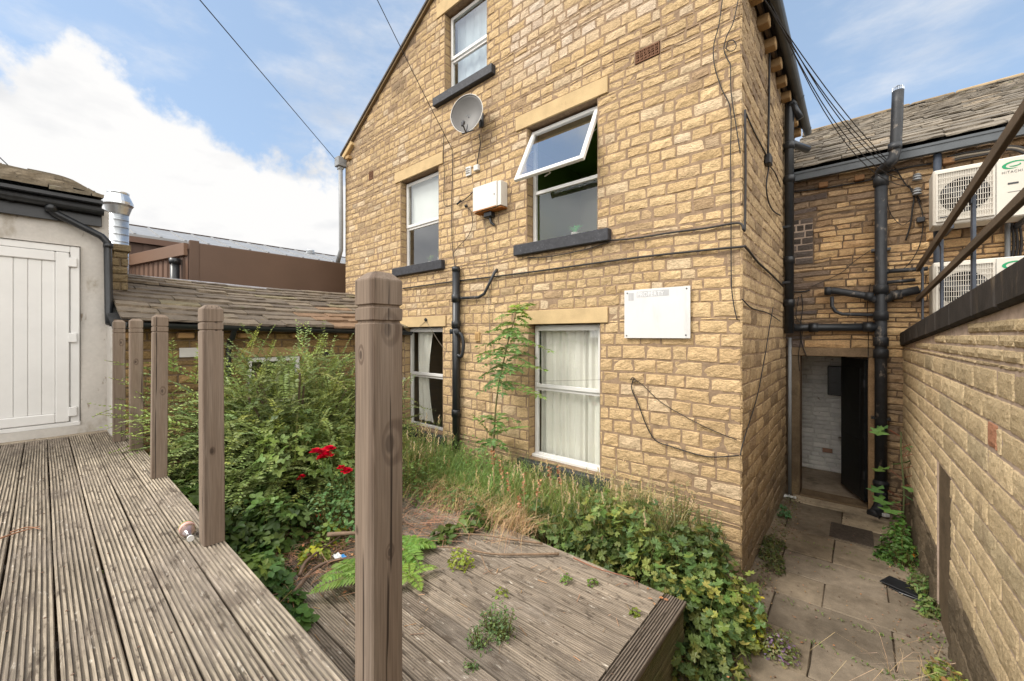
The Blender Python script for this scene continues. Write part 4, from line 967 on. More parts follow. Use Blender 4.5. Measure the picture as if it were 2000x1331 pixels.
def post_material(name, knots, seed):
    m = bpy.data.materials.new(name); m.use_nodes = True; t = m.node_tree; b = t.nodes['Principled BSDF']; L = t.links.new
    def n(ty, **k):
        x = t.nodes.new(ty)
        for a, c in k.items(): setattr(x, a, c)
        return x
    tc = n('ShaderNodeTexCoord'); P = tc.outputs['Object']
    off = n('ShaderNodeVectorMath', operation='ADD'); off.inputs[1].default_value = (seed, seed * 1.7, 0); L(P, off.inputs[0])
    # growth-ring coordinate: distorted distance from a pith line beside the post
    mp = n('ShaderNodeMapping'); mp.inputs['Scale'].default_value = (9, 9, .9); L(off.outputs[0], mp.inputs[0])
    nz = n('ShaderNodeTexNoise'); nz.inputs['Scale'].default_value = 1.0; nz.inputs['Detail'].default_value = 2; L(mp.outputs[0], nz.inputs['Vector'])
    sep = n('ShaderNodeSeparateXYZ'); L(P, sep.inputs[0])
    ln = n('ShaderNodeMath', operation='MULTIPLY_ADD'); ln.inputs[1].default_value = 4.0; L(nz.outputs[0], ln.inputs[0])
    xy = n('ShaderNodeMath', operation='ADD'); L(sep.outputs[0], xy.inputs[0]); L(sep.outputs[1], xy.inputs[1])
    sc = n('ShaderNodeMath', operation='MULTIPLY'); sc.inputs[1].default_value = 55; L(xy.outputs[0], sc.inputs[0]); L(sc.outputs[0], ln.inputs[2])
    cur = ln.outputs[0]; dark = None
    for (kx, ky, kz, kr) in knots:
        sb = n('ShaderNodeVectorMath', operation='SUBTRACT'); sb.inputs[1].default_value = (kx, ky, kz); L(P, sb.inputs[0])
        s2 = n('ShaderNodeVectorMath', operation='MULTIPLY'); s2.inputs[1].default_value = (1, 1, .55); L(sb.outputs[0], s2.inputs[0])
        le = n('ShaderNodeVectorMath', operation='LENGTH'); L(s2.outputs[0], le.inputs[0])
        mr = n('ShaderNodeMapRange', interpolation_type='SMOOTHSTEP'); mr.inputs[1].default_value = kr * 2.6; mr.inputs[2].default_value = 0; mr.inputs[3].default_value = 0; mr.inputs[4].default_value = 5.5
        L(le.outputs['Value'], mr.inputs[0]); a = n('ShaderNodeMath', operation='ADD'); L(cur, a.inputs[0]); L(mr.outputs[0], a.inputs[1]); cur = a.outputs[0]
        md = n('ShaderNodeMapRange', interpolation_type='SMOOTHSTEP'); md.inputs[1].default_value = kr * .8; md.inputs[2].default_value = kr * .45; L(le.outputs['Value'], md.inputs[0])
        if dark is None: dark = md.outputs[0]
        else:
            mx = n('ShaderNodeMath', operation='MAXIMUM'); L(dark, mx.inputs[0]); L(md.outputs[0], mx.inputs[1]); dark = mx.outputs[0]
    sn = n('ShaderNodeMath', operation='SINE'); L(cur, sn.inputs[0])
    r1 = n('ShaderNodeMapRange', interpolation_type='SMOOTHSTEP'); r1.inputs[1].default_value = .35; r1.inputs[2].default_value = 1.0; L(sn.outputs[0], r1.inputs[0])
    c1 = n('ShaderNodeMix', data_type='RGBA'); c1.inputs[6].default_value = (.20, .150, .112, 1); c1.inputs[7].default_value = (.105, .072, .052, 1)
    dm = n('ShaderNodeMath', operation='MULTIPLY'); dm.inputs[1].default_value = .75; L(r1.outputs[0], dm.inputs[0]); L(dm.outputs[0], c1.inputs[0])
    cc = c1.outputs[2]
    if dark is not None:
        c2 = n('ShaderNodeMix', data_type='RGBA'); c2.inputs[7].default_value = (.05, .034, .025, 1); L(cc, c2.inputs[6])
        d2 = n('ShaderNodeMath', operation='MULTIPLY'); d2.inputs[1].default_value = .8; L(dark, d2.inputs[0]); L(d2.outputs[0], c2.inputs[0]); cc = c2.outputs[2]
    # greyed patches and fine streaks
    mg = n('ShaderNodeMapping'); mg.inputs['Scale'].default_value = (14, 14, 1.2); L(off.outputs[0], mg.inputs[0])
    ng = n('ShaderNodeTexNoise'); ng.inputs['Scale'].default_value = 1; ng.inputs['Detail'].default_value = 4; L(mg.outputs[0], ng.inputs['Vector'])
    rg = n('ShaderNodeMapRange'); rg.inputs[1].default_value = .42; rg.inputs[2].default_value = .7; L(ng.outputs[0], rg.inputs[0])
    c3 = n('ShaderNodeMix', data_type='RGBA'); c3.inputs[7].default_value = (.265, .217, .175, 1); L(cc, c3.inputs[6]); dd = n('ShaderNodeMath', operation='MULTIPLY'); dd.inputs[1].default_value = .5; L(rg.outputs[0], dd.inputs[0]); L(dd.outputs[0], c3.inputs[0])
    mf = n('ShaderNodeMapping'); mf.inputs['Scale'].default_value = (260, 260, 7); L(off.outputs[0], mf.inputs[0])
    nf = n('ShaderNodeTexNoise'); nf.inputs['Scale'].default_value = 1; nf.inputs['Detail'].default_value = 3; L(mf.outputs[0], nf.inputs['Vector'])
    rf_ = n('ShaderNodeMapRange'); rf_.inputs[1].default_value = .3; rf_.inputs[2].default_value = .7; rf_.inputs[3].default_value = .8; rf_.inputs[4].default_value = 1.2; L(nf.outputs[0], rf_.inputs[0])
    mk = n('ShaderNodeMapping'); mk.inputs['Scale'].default_value = (75, 75, 1.6); L(off.outputs[0], mk.inputs[0])
    nk = n('ShaderNodeTexNoise'); nk.inputs['Scale'].default_value = 1; nk.inputs['Detail'].default_value = 2; L(mk.outputs[0], nk.inputs['Vector'])
    rk = n('ShaderNodeMapRange'); rk.inputs[1].default_value = .66; rk.inputs[2].default_value = .70; L(nk.outputs[0], rk.inputs[0])
    ck = n('ShaderNodeMix', data_type='RGBA'); ck.inputs[7].default_value = (.05, .036, .028, 1); L(c3.outputs[2], ck.inputs[6]); L(rk.outputs[0], ck.inputs[0])
    c4 = n('ShaderNodeMix', data_type='RGBA', blend_type='MULTIPLY'); c4.inputs[0].default_value = 1; L(ck.outputs[2], c4.inputs[6]); L(rf_.outputs[0], c4.inputs[7])
    L(c4.outputs[2], b.inputs['Base Color']); b.inputs['Roughness'].default_value = .8; b.inputs['Specular IOR Level'].default_value = .25
    b1 = n('ShaderNodeBump'); b1.inputs['Strength'].default_value = .35; b1.inputs['Distance'].default_value = .0015; L(nf.outputs[0], b1.inputs['Height'])
    b2 = n('ShaderNodeBump'); b2.inputs['Strength'].default_value = .3; b2.inputs['Distance'].default_value = .002; b2.invert = True; L(r1.outputs[0], b2.inputs['Height']); L(b1.outputs[0], b2.inputs['Normal'])
    L(b2.outputs[0], b.inputs['Normal']); return m
PW_ = .088; PH = 1.205; YP = .565
posts = [(-.945, YP + .005, 'nearest and largest timber deck post, standing full height in the foreground'),
         (-2.50, YP, 'timber deck post with the bottle lying at its foot'),
         (-3.95, YP, 'middle one of the five timber deck posts, in front of the bush'),
         (-5.05, YP, 'fourth timber deck post from the camera, second from the white wall'),
         (-5.60, .50, 'farthest timber deck post, close against the white rendered wall')]
kn0 = [(.044, -.002, 1.065, .017), (.044, .004, .775, .021), (-.012, -.044, 1.0, .010), (-.03, -.044, .55, .006), (.044, .004, .5, .009)]
for i, (x, y, lab) in enumerate(posts):
    h = 1.205
    pm = post_mesh(PW_, h if i else 1.212)
    mt = post_material('weathered_post_timber', kn0 if i == 0 else ([(.044, .01 * (-1) ** i, .3 + .17 * i, .012)] + ([(-.01, -.044, .95, .01)] if i == 3 else [])), i * 1.37)
    o = pm.build('deck_post', mt, None, False, local=True); o.location = (x, y, DZ + .001); o.rotation_euler = ((0, 0, 0), (.004, -.005, .03), (-.006, .004, -.02), (.003, .007, .04), (0, -.006, 0))[i]
    tag(o, lab, 'post', 'timber posts along the edge of the upper deck')

# ------------------------------------------------------------------ things fixed to the gable
def wallpt(px, py, off=.02): return onY(px, py, GY - off)
# sign
sg = thing('sign_board', 'faded white sign board screwed to the gable with PROPERTY in faint letters', 'sign', (-1.52, GY - .03, 2.2))
m = MB(); sx0, sx1, sz0, sz1 = -1.85, -1.192, 2.205, 2.70; m.box(sx0, sx1, GY - .040, GY - .034, sz0, sz1, (1, 1, 1), .002); m.build('board', M['sign'], sg)
SW, SH = sx1 - sx0, sz1 - sz0
def sp(u0, u1, v0, v1, y, name, mt):
    m = MB(); m.box(sx0 + u0 * SW, sx0 + u1 * SW, GY - y, GY - y + .0006, sz1 - v1 * SH, sz1 - v0 * SH); return m.build(name, M[mt], sg)
sp(.07, .16, .06, .22, .0412, 'faded_print', 'sign_grey'); sp(.205, .70, .04, .16, .0412, 'faded_print', 'sign_grey')
cu = bpy.data.curves.new('lettering', 'FONT'); cu.body = 'PROPERTY'; cu.size = .062; cu.extrude = .0004; cu.space_character = 1.1; cu.align_x = 'LEFT'
to = bpy.data.objects.new('lettering_curve', cu); COL.objects.link(to)
bpy.context.view_layer.update()
me = bpy.data.meshes.new_from_object(to.evaluated_get(bpy.context.evaluated_depsgraph_get())); bpy.data.objects.remove(to)
tx = np.array([v.co[:] for v in me.vertices]); wd = tx[:, 0].max()
for v in me.vertices:
    v.co = (sx0 + .215 * SW + v.co.x * (.41 * SW / wd) - sg.location.x, (GY - .0424 - v.co.z) - sg.location.y, sz1 - .15 * SH + v.co.y - sg.location.z)
me.materials.clear(); me.materials.append(M['sign_letter']); o = bpy.data.objects.new('lettering', me); COL.objects.link(o); o.parent = sg
for (u, v) in ((.05, .06), (.95, .05), (.04, .95), (.94, .94)):
    m = MB(); m.lathe([(.008, 0), (.007, .004)], (sx0 + u * SW, GY - .040, sz1 - v * SH), (0, -1, 0), 10); m.build('screw', M['dark_metal'], sg)
# meter box
mbx = thing('meter_box', 'white metal cabinet with a rusty lower edge fixed to the gable between the upper windows', 'meter box', (-3.75, GY, 3.91))
m = MB(); m.box(-3.995, -3.5, GY - .14, GY - .01, 3.925, 4.245, (1, 1, 1), .004); m.build('cabinet', M['metal_box'], mbx)
m = MB(); m.box(-4.003, -3.56, GY - .158, GY - .141, 3.915, 4.25, (1, 1, 1), .003); m.build('door', M['metal_box'], mbx)
m = MB(); m.box(-4.0, -3.562, GY - .1592, GY - .1578, 3.914, 3.928); m.box(-4.0, -3.5, GY - .13, GY - .02, 3.90, 3.913); m.build('rusty_edge', M['rust'], mbx)
m = MB(); m.lathe([(.009, 0), (.009, .004)], (-3.60, GY - .158, 4.08), (0, -1, 0), 10); m.build('lock', M['dark_metal'], mbx)
m = MB(); m.box(-3.86, -3.72, GY - .10, GY - .01, 3.83, 3.90, (1, 1, 1), .01); m.tube([(-3.78, GY - .05, 3.84), (-3.76, GY - .05, 3.76), (-3.72, GY - .03, 3.72)], .018, 8); m.build('cable_gland', M['plastic_black'], mbx)
# satellite dish
dc = onY(911, 222, 3.74); dn_ = Vector((.34, -1, .05)).normalized(); du_ = Vector((0, 0, 1)).cross(dn_).normalized() * -1; dv = du_.cross(dn_) * -1
if dv.z < 0: dv = -dv
sd = thing('satellite_dish', 'grey oval satellite dish on an arm under the attic window sill', 'satellite dish', tuple(dc))
m = MB(); vs = []; nr, na = 8, 36; A_, B_ = .245, .262
def oval(an):
    x, z = math.cos(an), math.sin(an); k = 1 - .10 * max(0, -z) * abs(x); return x * (1 - .12 * max(0, -z)) * A_, z * B_
for side in (0, 1):
    for i in range(nr + 1):
        r = i / nr
        for k in range(na):
            x, z = oval(2 * math.pi * k / na); vs.append(dc + du_ * (x * r) + dv * (z * r) + dn_ * (.055 * (r * r - 1) - .006 * side))
fs = []; o_ = (nr + 1) * na
for i in range(nr):
    for k in range(na):
        j = (k + 1) % na; fs.append((i * na + k, i * na + j, (i + 1) * na + j, (i + 1) * na + k)); fs.append((o_ + i * na + k, o_ + (i + 1) * na + k, o_ + (i + 1) * na + j, o_ + i * na + j))
for k in range(na): j = (k + 1) % na; fs.append((nr * na + k, nr * na + j, o_ + nr * na + j, o_ + nr * na + k))
m.add(vs, fs); m.build('reflector', M['dish'], sd, True)
m = MB(); pts = [dc + du_ * oval(2 * math.pi * k / 36)[0] + dv * oval(2 * math.pi * k / 36)[1] for k in range(37)]; m.tube(pts, .006, 6, cap=False); m.build('rim', M['upvc_old'], sd, True)
lo = dc - dv * .27; lp = lo + dn_ * .20 + du_ * -.06
m = MB(); m.tube([dc - dn_ * .06 - dv * .1, lo - dn_ * .0, lp], .010, 8); m.tube([lo + du_ * .06 + dn_ * .0, lo - du_ * .14 + dn_ * .03], .008, 6); m.build('arm', M['dark_metal'], sd, True)
m = MB(); ax = (dc - lp).normalized(); m.lathe([(.012, -.05), (.017, -.03), (.017, .02), (.026, .03), (.026, .055)], lp, ax, 14); m.build('receiver', M['dark_metal'], sd, True)
m = MB(); m.tube([dc - dn_ * .06 - dv * .02, Vector((dc.x + .05, GY - .15, dc.z - .05)), Vector((dc.x + .05, GY - .02, dc.z - .02))], .016, 8); m.obox((dc.x + .05, GY - .025, dc.z - .02), (1, 0, 0), (0, 1, 0), (0, 0, 1), .04, .008, .09); m.build('bracket', M['dark_metal'], sd, True)
m = MB()
for (a_, b_, w) in ((-.03, .0, .012), (.0, .004, .010), (.03, .01, .015), (.055, .02, .008)): m.obox(dc + du_ * a_ + dv * b_ - dn_ * (.055 - .0025) , du_, dn_, dv, w * .5, .0005, .012)
m.build('emblem', M['ac_text'], sd)
p = wallpt(915, 335); m = MB(); m.box(p.x - .05, p.x + .05, GY - .03, GY - .002, p.z - .065, p.z + .065, (1, 1, 1), .004)
for k in (-.03, 0, .03): m.obox((p.x, GY - .036, p.z + k), (1, 0, 0), (0, 1, -.6), (0, .6, 1), .043, .012, .002)
tag(m.build('louvred_vent', M['upvc']), 'small white louvred vent above the meter box', 'vent')
p = wallpt(931, 329); m = MB(); m.box(p.x - .04, p.x + .05, GY - .05, GY - .002, p.z - .04, p.z + .04, (1, 1, 1), .006); tag(m.build('junction_box', M['upvc_old']), 'small cream junction box beside the white louvred vent', 'junction box')
p = wallpt(932, 658); m = MB(); m.box(p.x - .045, p.x + .045, GY - .028, GY - .004, p.z - .065, p.z + .065, (.9, .8, .65), .005); m.box(p.x - .03, p.x + .03, GY - .031, GY - .027, p.z - .045, p.z + .045, (.6, .5, .4), .003)
tag(m.build('wall_vent', M['dress']), 'small buff vent cover low on the gable right of the black downpipe', 'vent')
# soil pipe on the gable
sx = -4.44; sy = GY - .075
so = thing('soil_pipe', 'black soil pipe with a waste trap running down the gable to the grass', 'pipe', (sx, sy, .3))
m = MB(); zt = onY(889, 527, sy).z; m.tube([(sx, sy, .3), (sx, sy, zt)], .055, 16); 
for zz in (1.05, 2.34, 2.72): m.lathe([(.066, 0), (.066, .10), (.06, .105)], (sx, sy, zz), (0, 0, 1), 18)
m.lathe([(.062, 0), (.062, .05), (.05, .07)], (sx, sy, zt - .03), (0, 0, 1), 18); m.build('stack', M['pipe'], so, True)
m = MB()
for dx in (-.05, .06): m.lathe([(.035, -.02), (.04, .03), (.025, .035)], (sx + dx, sy - .03, 2.29), (dx * 8, -1, 0), 12)
m.tube(smooth_path([(sx + .07, sy - .03, 2.28), (sx + .13, sy - .01, 2.24), (sx + .16, sy, 2.12), (sx + .14, sy, 1.98), (sx + .1, sy, 1.93), (sx + .03, sy, 1.95), (sx, sy, 1.9)]), .024, 10)
m.build('waste_trap', M['pipe_worn'], so, True)
wpz = [wallpt(897, 583, .05), wallpt(935, 581, .05), wallpt(946, 574, .05), wallpt(966, 533, .05), wallpt(971, 527, .0)]
m = MB(); m.tube(wpz, .02, 10); m.build('branch_pipe', M['pipe_worn'], so, True)
# rainwater head and downpipe at the far left corner
dx_ = GX0 - .03; dY = GY - .09
dp = thing('downpipe', 'grey downpipe with a square rainwater head at the far left corner of the gable', 'downpipe', (dx_, dY, 3))
hz = onY(668, 318, dY); m = MB(); m.box(dx_ - .1, dx_ + .07, dY - .08, dY + .1, hz.z - .07, hz.z + .12, (1, 1, 1), .01); m.box(dx_ - .06, dx_ + .04, dY - .05, dY + .05, hz.z - .13, hz.z - .07, (1, 1, 1), .01); m.build('hopper', M['grey_pipe'], dp)
m = MB(); m.tube([(dx_, dY, hz.z - .1), (dx_ + .02, dY, 4.6), (dx_ + .02, dY, 3.95), (dx_ - .12, dY, 3.72)], .042, 10)
m.build('pipe', M['grey_pipe'], dp, True)

# cables on the gable
def wc(pts, r=.006, off=.028, label=None, mt='cable', k=4): return cable([wallpt(a, b, off) for a, b in pts], r, mt, k, 'cable', label)
c1 = [wallpt(a, b, .03) for a, b in ((787, 564), (880, 551), (972, 540), (1050, 530), (1130, 519), (1240, 504), (1340, 493), (1443, 483))] + [Vector((GX1 + .03, GY + .06, 0 + wallpt(1443, 483).z)), onX(1480, 512, GX1 + .03), onX(1505, 535, GX1 + .03), onX(1530, 560, GX1 + .03)]
cable(c1, .011, label='thick black cable clipped across the gable below the first-floor sills and round the corner')
c2 = [wallpt(a, b, .03) for a, b in ((1193, 470), (1240, 466), (1310, 455), (1380, 446), (1442, 436))] + [onX(1452, 448, GX1 + .03), onX(1455, 440, GX1 + .03), onX(1456, 330, GX1 + .03), onX(1455, 215, GX1 + .03)]
cable(c2, .010, label='black cable from the open window sill to the corner and up the alley side')
wc([(1030, 503), (1060, 503), (1100, 497), (1150, 486), (1192, 472)], .006, label='slack cable hanging under the sill of the open window')
wc([(1411, 0), (1404, 50), (1394, 90), (1396, 130), (1410, 175), (1427, 215), (1427, 300), (1428, 400), (1428, 500), (1429, 560), (1434, 600), (1440, 625)], .005, label='thin black cable running down the gable near the corner')
wc([(1442, 0), (1432, 45), (1420, 70), (1414, 95), (1420, 115), (1427, 130), (1428, 180), (1440, 260), (1446, 300)], .005, label='thin cable wandering past the small coil near the top corner')
lp_ = [(1418, 96), (1422, 82), (1432, 79), (1438, 88), (1434, 98), (1424, 100), (1417, 94)]
wc(lp_, .004, label='small coil of spare cable near the top of the corner')
wc([(867, 255), (866, 300), (868, 340), (867, 370), (868, 400), (880, 403)], .005, label='thin vertical cable left of the louvred vent')
wc([(883, 292), (884, 330), (882, 400), (883, 470), (886, 500), (889, 525)], .006, label='thin black cable dropping to the top of the soil pipe')
wc([(936, 262), (938, 280), (935, 300), (931, 325)], .007, label='short cable from the satellite dish to the junction box')
wc([(948, 352), (947, 380), (947, 400), (948, 440), (952, 500), (955, 520), (955, 600), (957, 680), (957, 760), (957, 860)], .0045, mt='cable_grey', off=.17 if False else .03, label='thin grey cable hanging from the meter box to the ground')
wc([(893, 398), (905, 392), (915, 384), (923, 376)], .007, label='short cable with a connector left of the meter box')
wc([(912, 404), (920, 415), (923, 440), (912, 465), (897, 480), (888, 492)], .0045, label='loose looping cable below the meter box')
m = MB(); p = wallpt(896, 397, .035); m.tube([p + Vector((-.04, 0, -.01)), p + Vector((.05, 0, .025))], .014, 8); tag(m.build('cable_connector', M['plastic_black']), 'black inline connector on the cable left of the meter box', 'connector')
m = MB(); p = wallpt(911, 403, .035); m.lathe([(.02, -.01), (.026, .01), (.012, .03)], p, (0, -1, 0), 12); tag(m.build('cable_boot', M['plastic_black']), 'round black cable boot below the inline connector', 'connector')
wc([(1237, 740), (1234, 760), (1247, 790), (1262, 830), (1280, 860), (1310, 872), (1380, 892), (1443, 890)], .006, label='brown wire drooping low across the gable to the corner')
wc([(1237, 740), (1255, 752), (1290, 785), (1340, 815), (1390, 840), (1440, 860)], .004, label='thin wire sagging from the hook below the sign to the corner')
m = MB(); p = wallpt(1237, 743, .03); m.tube(smooth_path([p + Vector((-.03, 0, .0)), p + Vector((0, -.01, .03)), p + Vector((.03, 0, 0)), p + Vector((0, 0, -.02))]), .006, 6); tag(m.build('wall_hook', M['rail_wood']), 'rusty hook in the wall below the sign', 'hook')
# rosette with wires above the left ground-floor window
m = MB(); p = wallpt(832, 625, .03); m.lathe([(.022, 0), (.03, .015), (.02, .03)], (p.x, GY - .022, p.z), (0, -1, 0), 14); tag(m.build('wall_hook', M['plastic_black']), 'dark rosette hook on the lintel of the left ground-floor window', 'hook')
wc([(832, 627), (820, 638), (808, 648)], .003, mt='cable_grey', label='thin wire from the rosette down to the left')
wc([(832, 627), (845, 648), (860, 672), (877, 690)], .003, mt='cable_grey', label='thin wire from the rosette down across the window', off=.04)
cable([onX(500, 660, OX + .05), wallpt(700, 722, .15) , wallpt(865, 738, .05)], .003, 'cable_grey', 4, 'washing_line', None)
ob_ = [o for o in COL.objects if o.name.startswith('washing_line')][0]; tag(ob_, 'pale line strung from the outbuilding to the left ground-floor window', 'line')
cable([wallpt(865, 738, .05), wallpt(1000, 745, .06), wallpt(1180, 742, .06)], .002, 'cable_grey', 4, 'washing_line'); 
ob_ = [o for o in COL.objects if o.name.startswith('washing_line')][-1]; tag(ob_, 'thin pale line strung across the gable at sill height between the windows', 'line')
m = MB(); p = wallpt(789, 741, .03); m.box(p.x - .035, p.x + .035, GY - .03, GY - .02, p.z - .03, p.z + .03, (1, 1, 1), .003); tag(m.build('white_tag', M['upvc_old']), 'small white plate beside the left ground-floor window', 'plate')
# overhead wires
def sagwire(a, b, sag, r, label, group=None, mt='cable'):
    a, b = Vector(a), Vector(b); pts = [a.lerp(b, t) + Vector((0, 0, -sag * 4 * t * (1 - t))) for t in np.linspace(0, 1, 13)]
    mb = MB(); mb.tube(pts, r, 5); return tag(mb.build('overhead_wire', M[mt], smooth=True), label, 'wire', group)
e = onY(660, 318, GY); s0 = pix(390, 0, 4.2); sagwire(e, e + (s0 - e) * 1.6, .0, .006, 'overhead wire from the sky to the far left eaves of the gable')
e = wallpt(884, 294, .03); s0 = pix(738, 0, 5.0); k1 = pix(784, 92, 5.35); sagwire(e, e + (pix(739, 0, 4.6) - e) * 1.5, .03, .005, 'overhead wire crossing the roof verge to the gable above the left window')
e = pix(26, 333, 5.5); sagwire(e, e + (pix(-30, 280, 5) - e) * 2, .0, .006, 'short overhead wire above the white building roof')
st = [(1486, -12), (1491, -4), (1498, -8), (1503, 4), (1510, 12)]
en = [(1742, 322), (1750, 330), (1758, 340), (1766, 352), (1776, 364)]
labs = ['topmost of the five overhead wires fanning from the house corner to the rear building', 'second from the top of the overhead wires between the house corner and the rear building', 'middle one of the five overhead wires over the alley', 'second lowest of the five overhead wires over the alley', 'lowest of the overhead wires between the house corner and the rear building']
for i in range(5):
    a = onX(st[i][0], st[i][1], GX1 + .12); b = onY(en[i][0], en[i][1], BY - .06); sagwire(a, b, .10 + .09 * i, .0048, labs[i], 'wires over the alley')
# cables on the alley side of the house
def sc_(pts, r, label, mt='cable'): return cable([onX(a, b, GX1 + .03) for a, b in pts], r, mt, 4, 'cable', label)
sc_([(1503, 95), (1502, 200), (1500, 310)], .012, 'thick cable down the alley side to the black junction box')
p = onX(1503, 314, GX1 + .05); m = MB(); m.box(GX1 + .01, GX1 + .07, p.y - .07, p.y + .07, p.z - .05, p.z + .06, (1, 1, 1), .01); tag(m.build('junction_box', M['plastic_black']), 'black junction box on the alley side of the house', 'junction box')
sc_([(1502, 325), (1497, 360), (1500, 390), (1510, 412), (1524, 421)], .008, 'cable looping from the junction box to the tall black downpipe')
sc_([(1456, 220), (1475, 262), (1495, 300), (1500, 318)], .007, 'cable slanting from the corner to the black junction box')
sc_([(1504, 325), (1515, 340), (1524, 365)], .006, 'short cable right of the junction box')
sc_([(1510, 600), (1503, 640), (1495, 690), (1480, 770), (1462, 830), (1450, 870), (1446, 890)], .005, 'thin cable straggling down the alley side')
sc_([(1429, 560), (1440, 600), (1470, 605), (1500, 612), (1524, 625)] if False else [(1450, 585), (1470, 603), (1500, 612), (1524, 628)], .006, 'cable rounding the corner towards the black downpipe')

# ------------------------------------------------------------------ pipes on the alley side and rear wall
X1, Y1 = GX1 + .075, 6.6
tp = thing('tall_downpipe', 'tall black downpipe in the corner of the house and rear building', 'downpipe', (X1, Y1, 1.9))
zt = 5.36; m = MB(); m.tube([(X1, Y1, 2.26), (X1, Y1, zt - .06), (X1 + .02, Y1, zt), (X1 + .06, Y1, zt + .03)], .055, 16)
for zz in (4.75, 3.2, 2.62, 4.3): m.lathe([(.066, 0), (.066, .09), (.058, .10)], (X1, Y1, zz), (0, 0, 1), 18)
m.tube([(X1, Y1, zt - .05), (X1 + .05, Y1 - .02, zt - .02), (X1 + .12, Y1 + .02, zt - .22)], .045, 12)
m.build('pipe', M['pipe'], tp, True)
m = MB(); q = onY(1570, 290, Y1 + .4); m.tube([(X1, Y1, 4.80), (X1 + .05, Y1 + .05, 4.83), (X1 + .17, Y1 + .35, 4.83)], .05, 12); m.build('branch', M['pipe'], tp, True)
for zz in (3.7, 2.95):
    m = MB(); m.box(GX1, X1 + .02, Y1 - .07, Y1 + .07, zz - .015, zz + .015); m.build('bracket', M['pipe'], tp)
zh = onY(1620, 640, BY - .12).z
m = MB(); X2 = .22; Y2 = BY - .11
m.tube([(X1, Y1, 2.3), (X1, Y1 + .01, zh + .06), (X1 + .04, Y1 + .1, zh), (X1 + .14, Y2, zh), (X2, Y2, zh)], .052, 14)
for xx in (-.45, .1): m.lathe([(.062, -.05), (.062, .05)], (xx, Y2, zh), (1, 0, 0), 16)
m.build('cross_pipe', M['pipe'], tp, True)
m = MB(); m.tube([(GX1 + .06, BY - .09, 2.2), (GX1 + .06, BY - .09, .02)], .022, 10); tag(m.build('thin_pipe', M['grey_pipe'], None, True), 'thin grey pipe beside the left door jamb', 'pipe')
# soil stack
ss_ = thing('soil_stack', 'big black soil stack beside the open doorway rising above the roof', 'pipe', (X2, Y2, 0))
zb = onY(1719, 345, Y2).z; pt = onY(1748, 297, BY - .32); ptop = onY(1754, 178, BY - .32)
m = MB(); m.tube([(X2, Y2, .1), (X2, Y2, zb)], .060, 18)
for zz in (.32, 1.95, 2.1, 2.42, 2.75, zb - .12): m.lathe([(.074, 0), (.074, .10), (.062, .115)], (X2, Y2, zz), (0, 0, 1), 20)
m.lathe([(.08, 0), (.08, .03)], (X2, Y2, .38), (0, 0, 1), 20)
m.tube(smooth_path([(X2, Y2, .3), (X2, Y2, .14), (X2 - .04, Y2 - .06, .05), (X2 - .08, Y2 - .13, .02)]), .065, 14)
m.build('stack', M['pipe_worn'], ss_, True)
m = MB(); m.tube(smooth_path([(X2, Y2, zb - .02), (X2, Y2, zb + .06), (pt.x - .06, BY - .28, pt.z - .12), (pt.x, pt.y, pt.z), (ptop.x, ptop.y, ptop.z)], 5), .054, 16); m.lathe([(.064, 0), (.064, .08)], (pt.x, pt.y, pt.z + .02), (0, 0, 1), 18); m.build('vent_pipe', M['pipe_worn'], ss_, True)
m = MB()
for k in range(8):
    a = math.pi * k / 8; m.tube([ptop + Vector((math.cos(a) * .055, math.sin(a) * .055, 0)), ptop + Vector((math.cos(a) * .05, math.sin(a) * .05, .04)), ptop + Vector((0, 0, .07)), ptop + Vector((-math.cos(a) * .05, -math.sin(a) * .05, .04)), ptop + Vector((-math.cos(a) * .055, -math.sin(a) * .055, 0))], .002, 4)
m.build('wire_cage', M['galv'], ss_)
zc = onY(1719, 578, Y2).z
m = MB(); a = onY(1614, 569, Y2); m.tube([(a.x, Y2, a.z), (a.x + .08, Y2, a.z), (X2 - .15, Y2, zc + .01), (X2, Y2, zc - .08)], .045, 14); m.lathe([(.056, -.02), (.056, .05)], (a.x, Y2, a.z), (1, 0, 0), 16); m.lathe([(.055, -.03), (.055, .05)], (X2 - .12, Y2, zc), (1, 0, -.2), 14)
b_ = onY(1795, 566, Y2); m.tube([(b_.x, Y2, b_.z), (X2 + .12, Y2, zc), (X2, Y2, zc - .08)], .048, 14); m.lathe([(.058, -.04), (.058, .06)], (X2 + .13, Y2, zc + .0), (1, 0, .15), 14); m.build('branch_arms', M['pipe_worn'], ss_, True)
m = MB(); q = [onY(x, y, Y2) for x, y in ((1625, 580), (1625, 598), (1632, 609), (1645, 614), (1712, 616))]; m.tube(q, .022, 10); m.build('waste_pipe', M['pipe_worn'], ss_, True)
m = MB(); q = [onY(x, y, Y2) for x, y in ((1725, 531), (1812, 525))]; m.tube(q, .026, 10); m.lathe([(.032, -.03), (.032, .05)], q[0], (1, 0, 0), 12); m.build('waste_pipe', M['pipe_worn'], ss_, True)
m = MB(); q = [onY(x, y, Y2) for x, y in ((1725, 553), (1788, 547))]; m.tube(q, .022, 10); m.build('waste_pipe', M['pipe_worn'], ss_, True)
for zz in (3.3, 1.2):
    m = MB(); m.box(X2 - .09, X2 + .09, Y2 - .02, BY, zz - .014, zz + .014); m.build('bracket', M['pipe'], ss_)
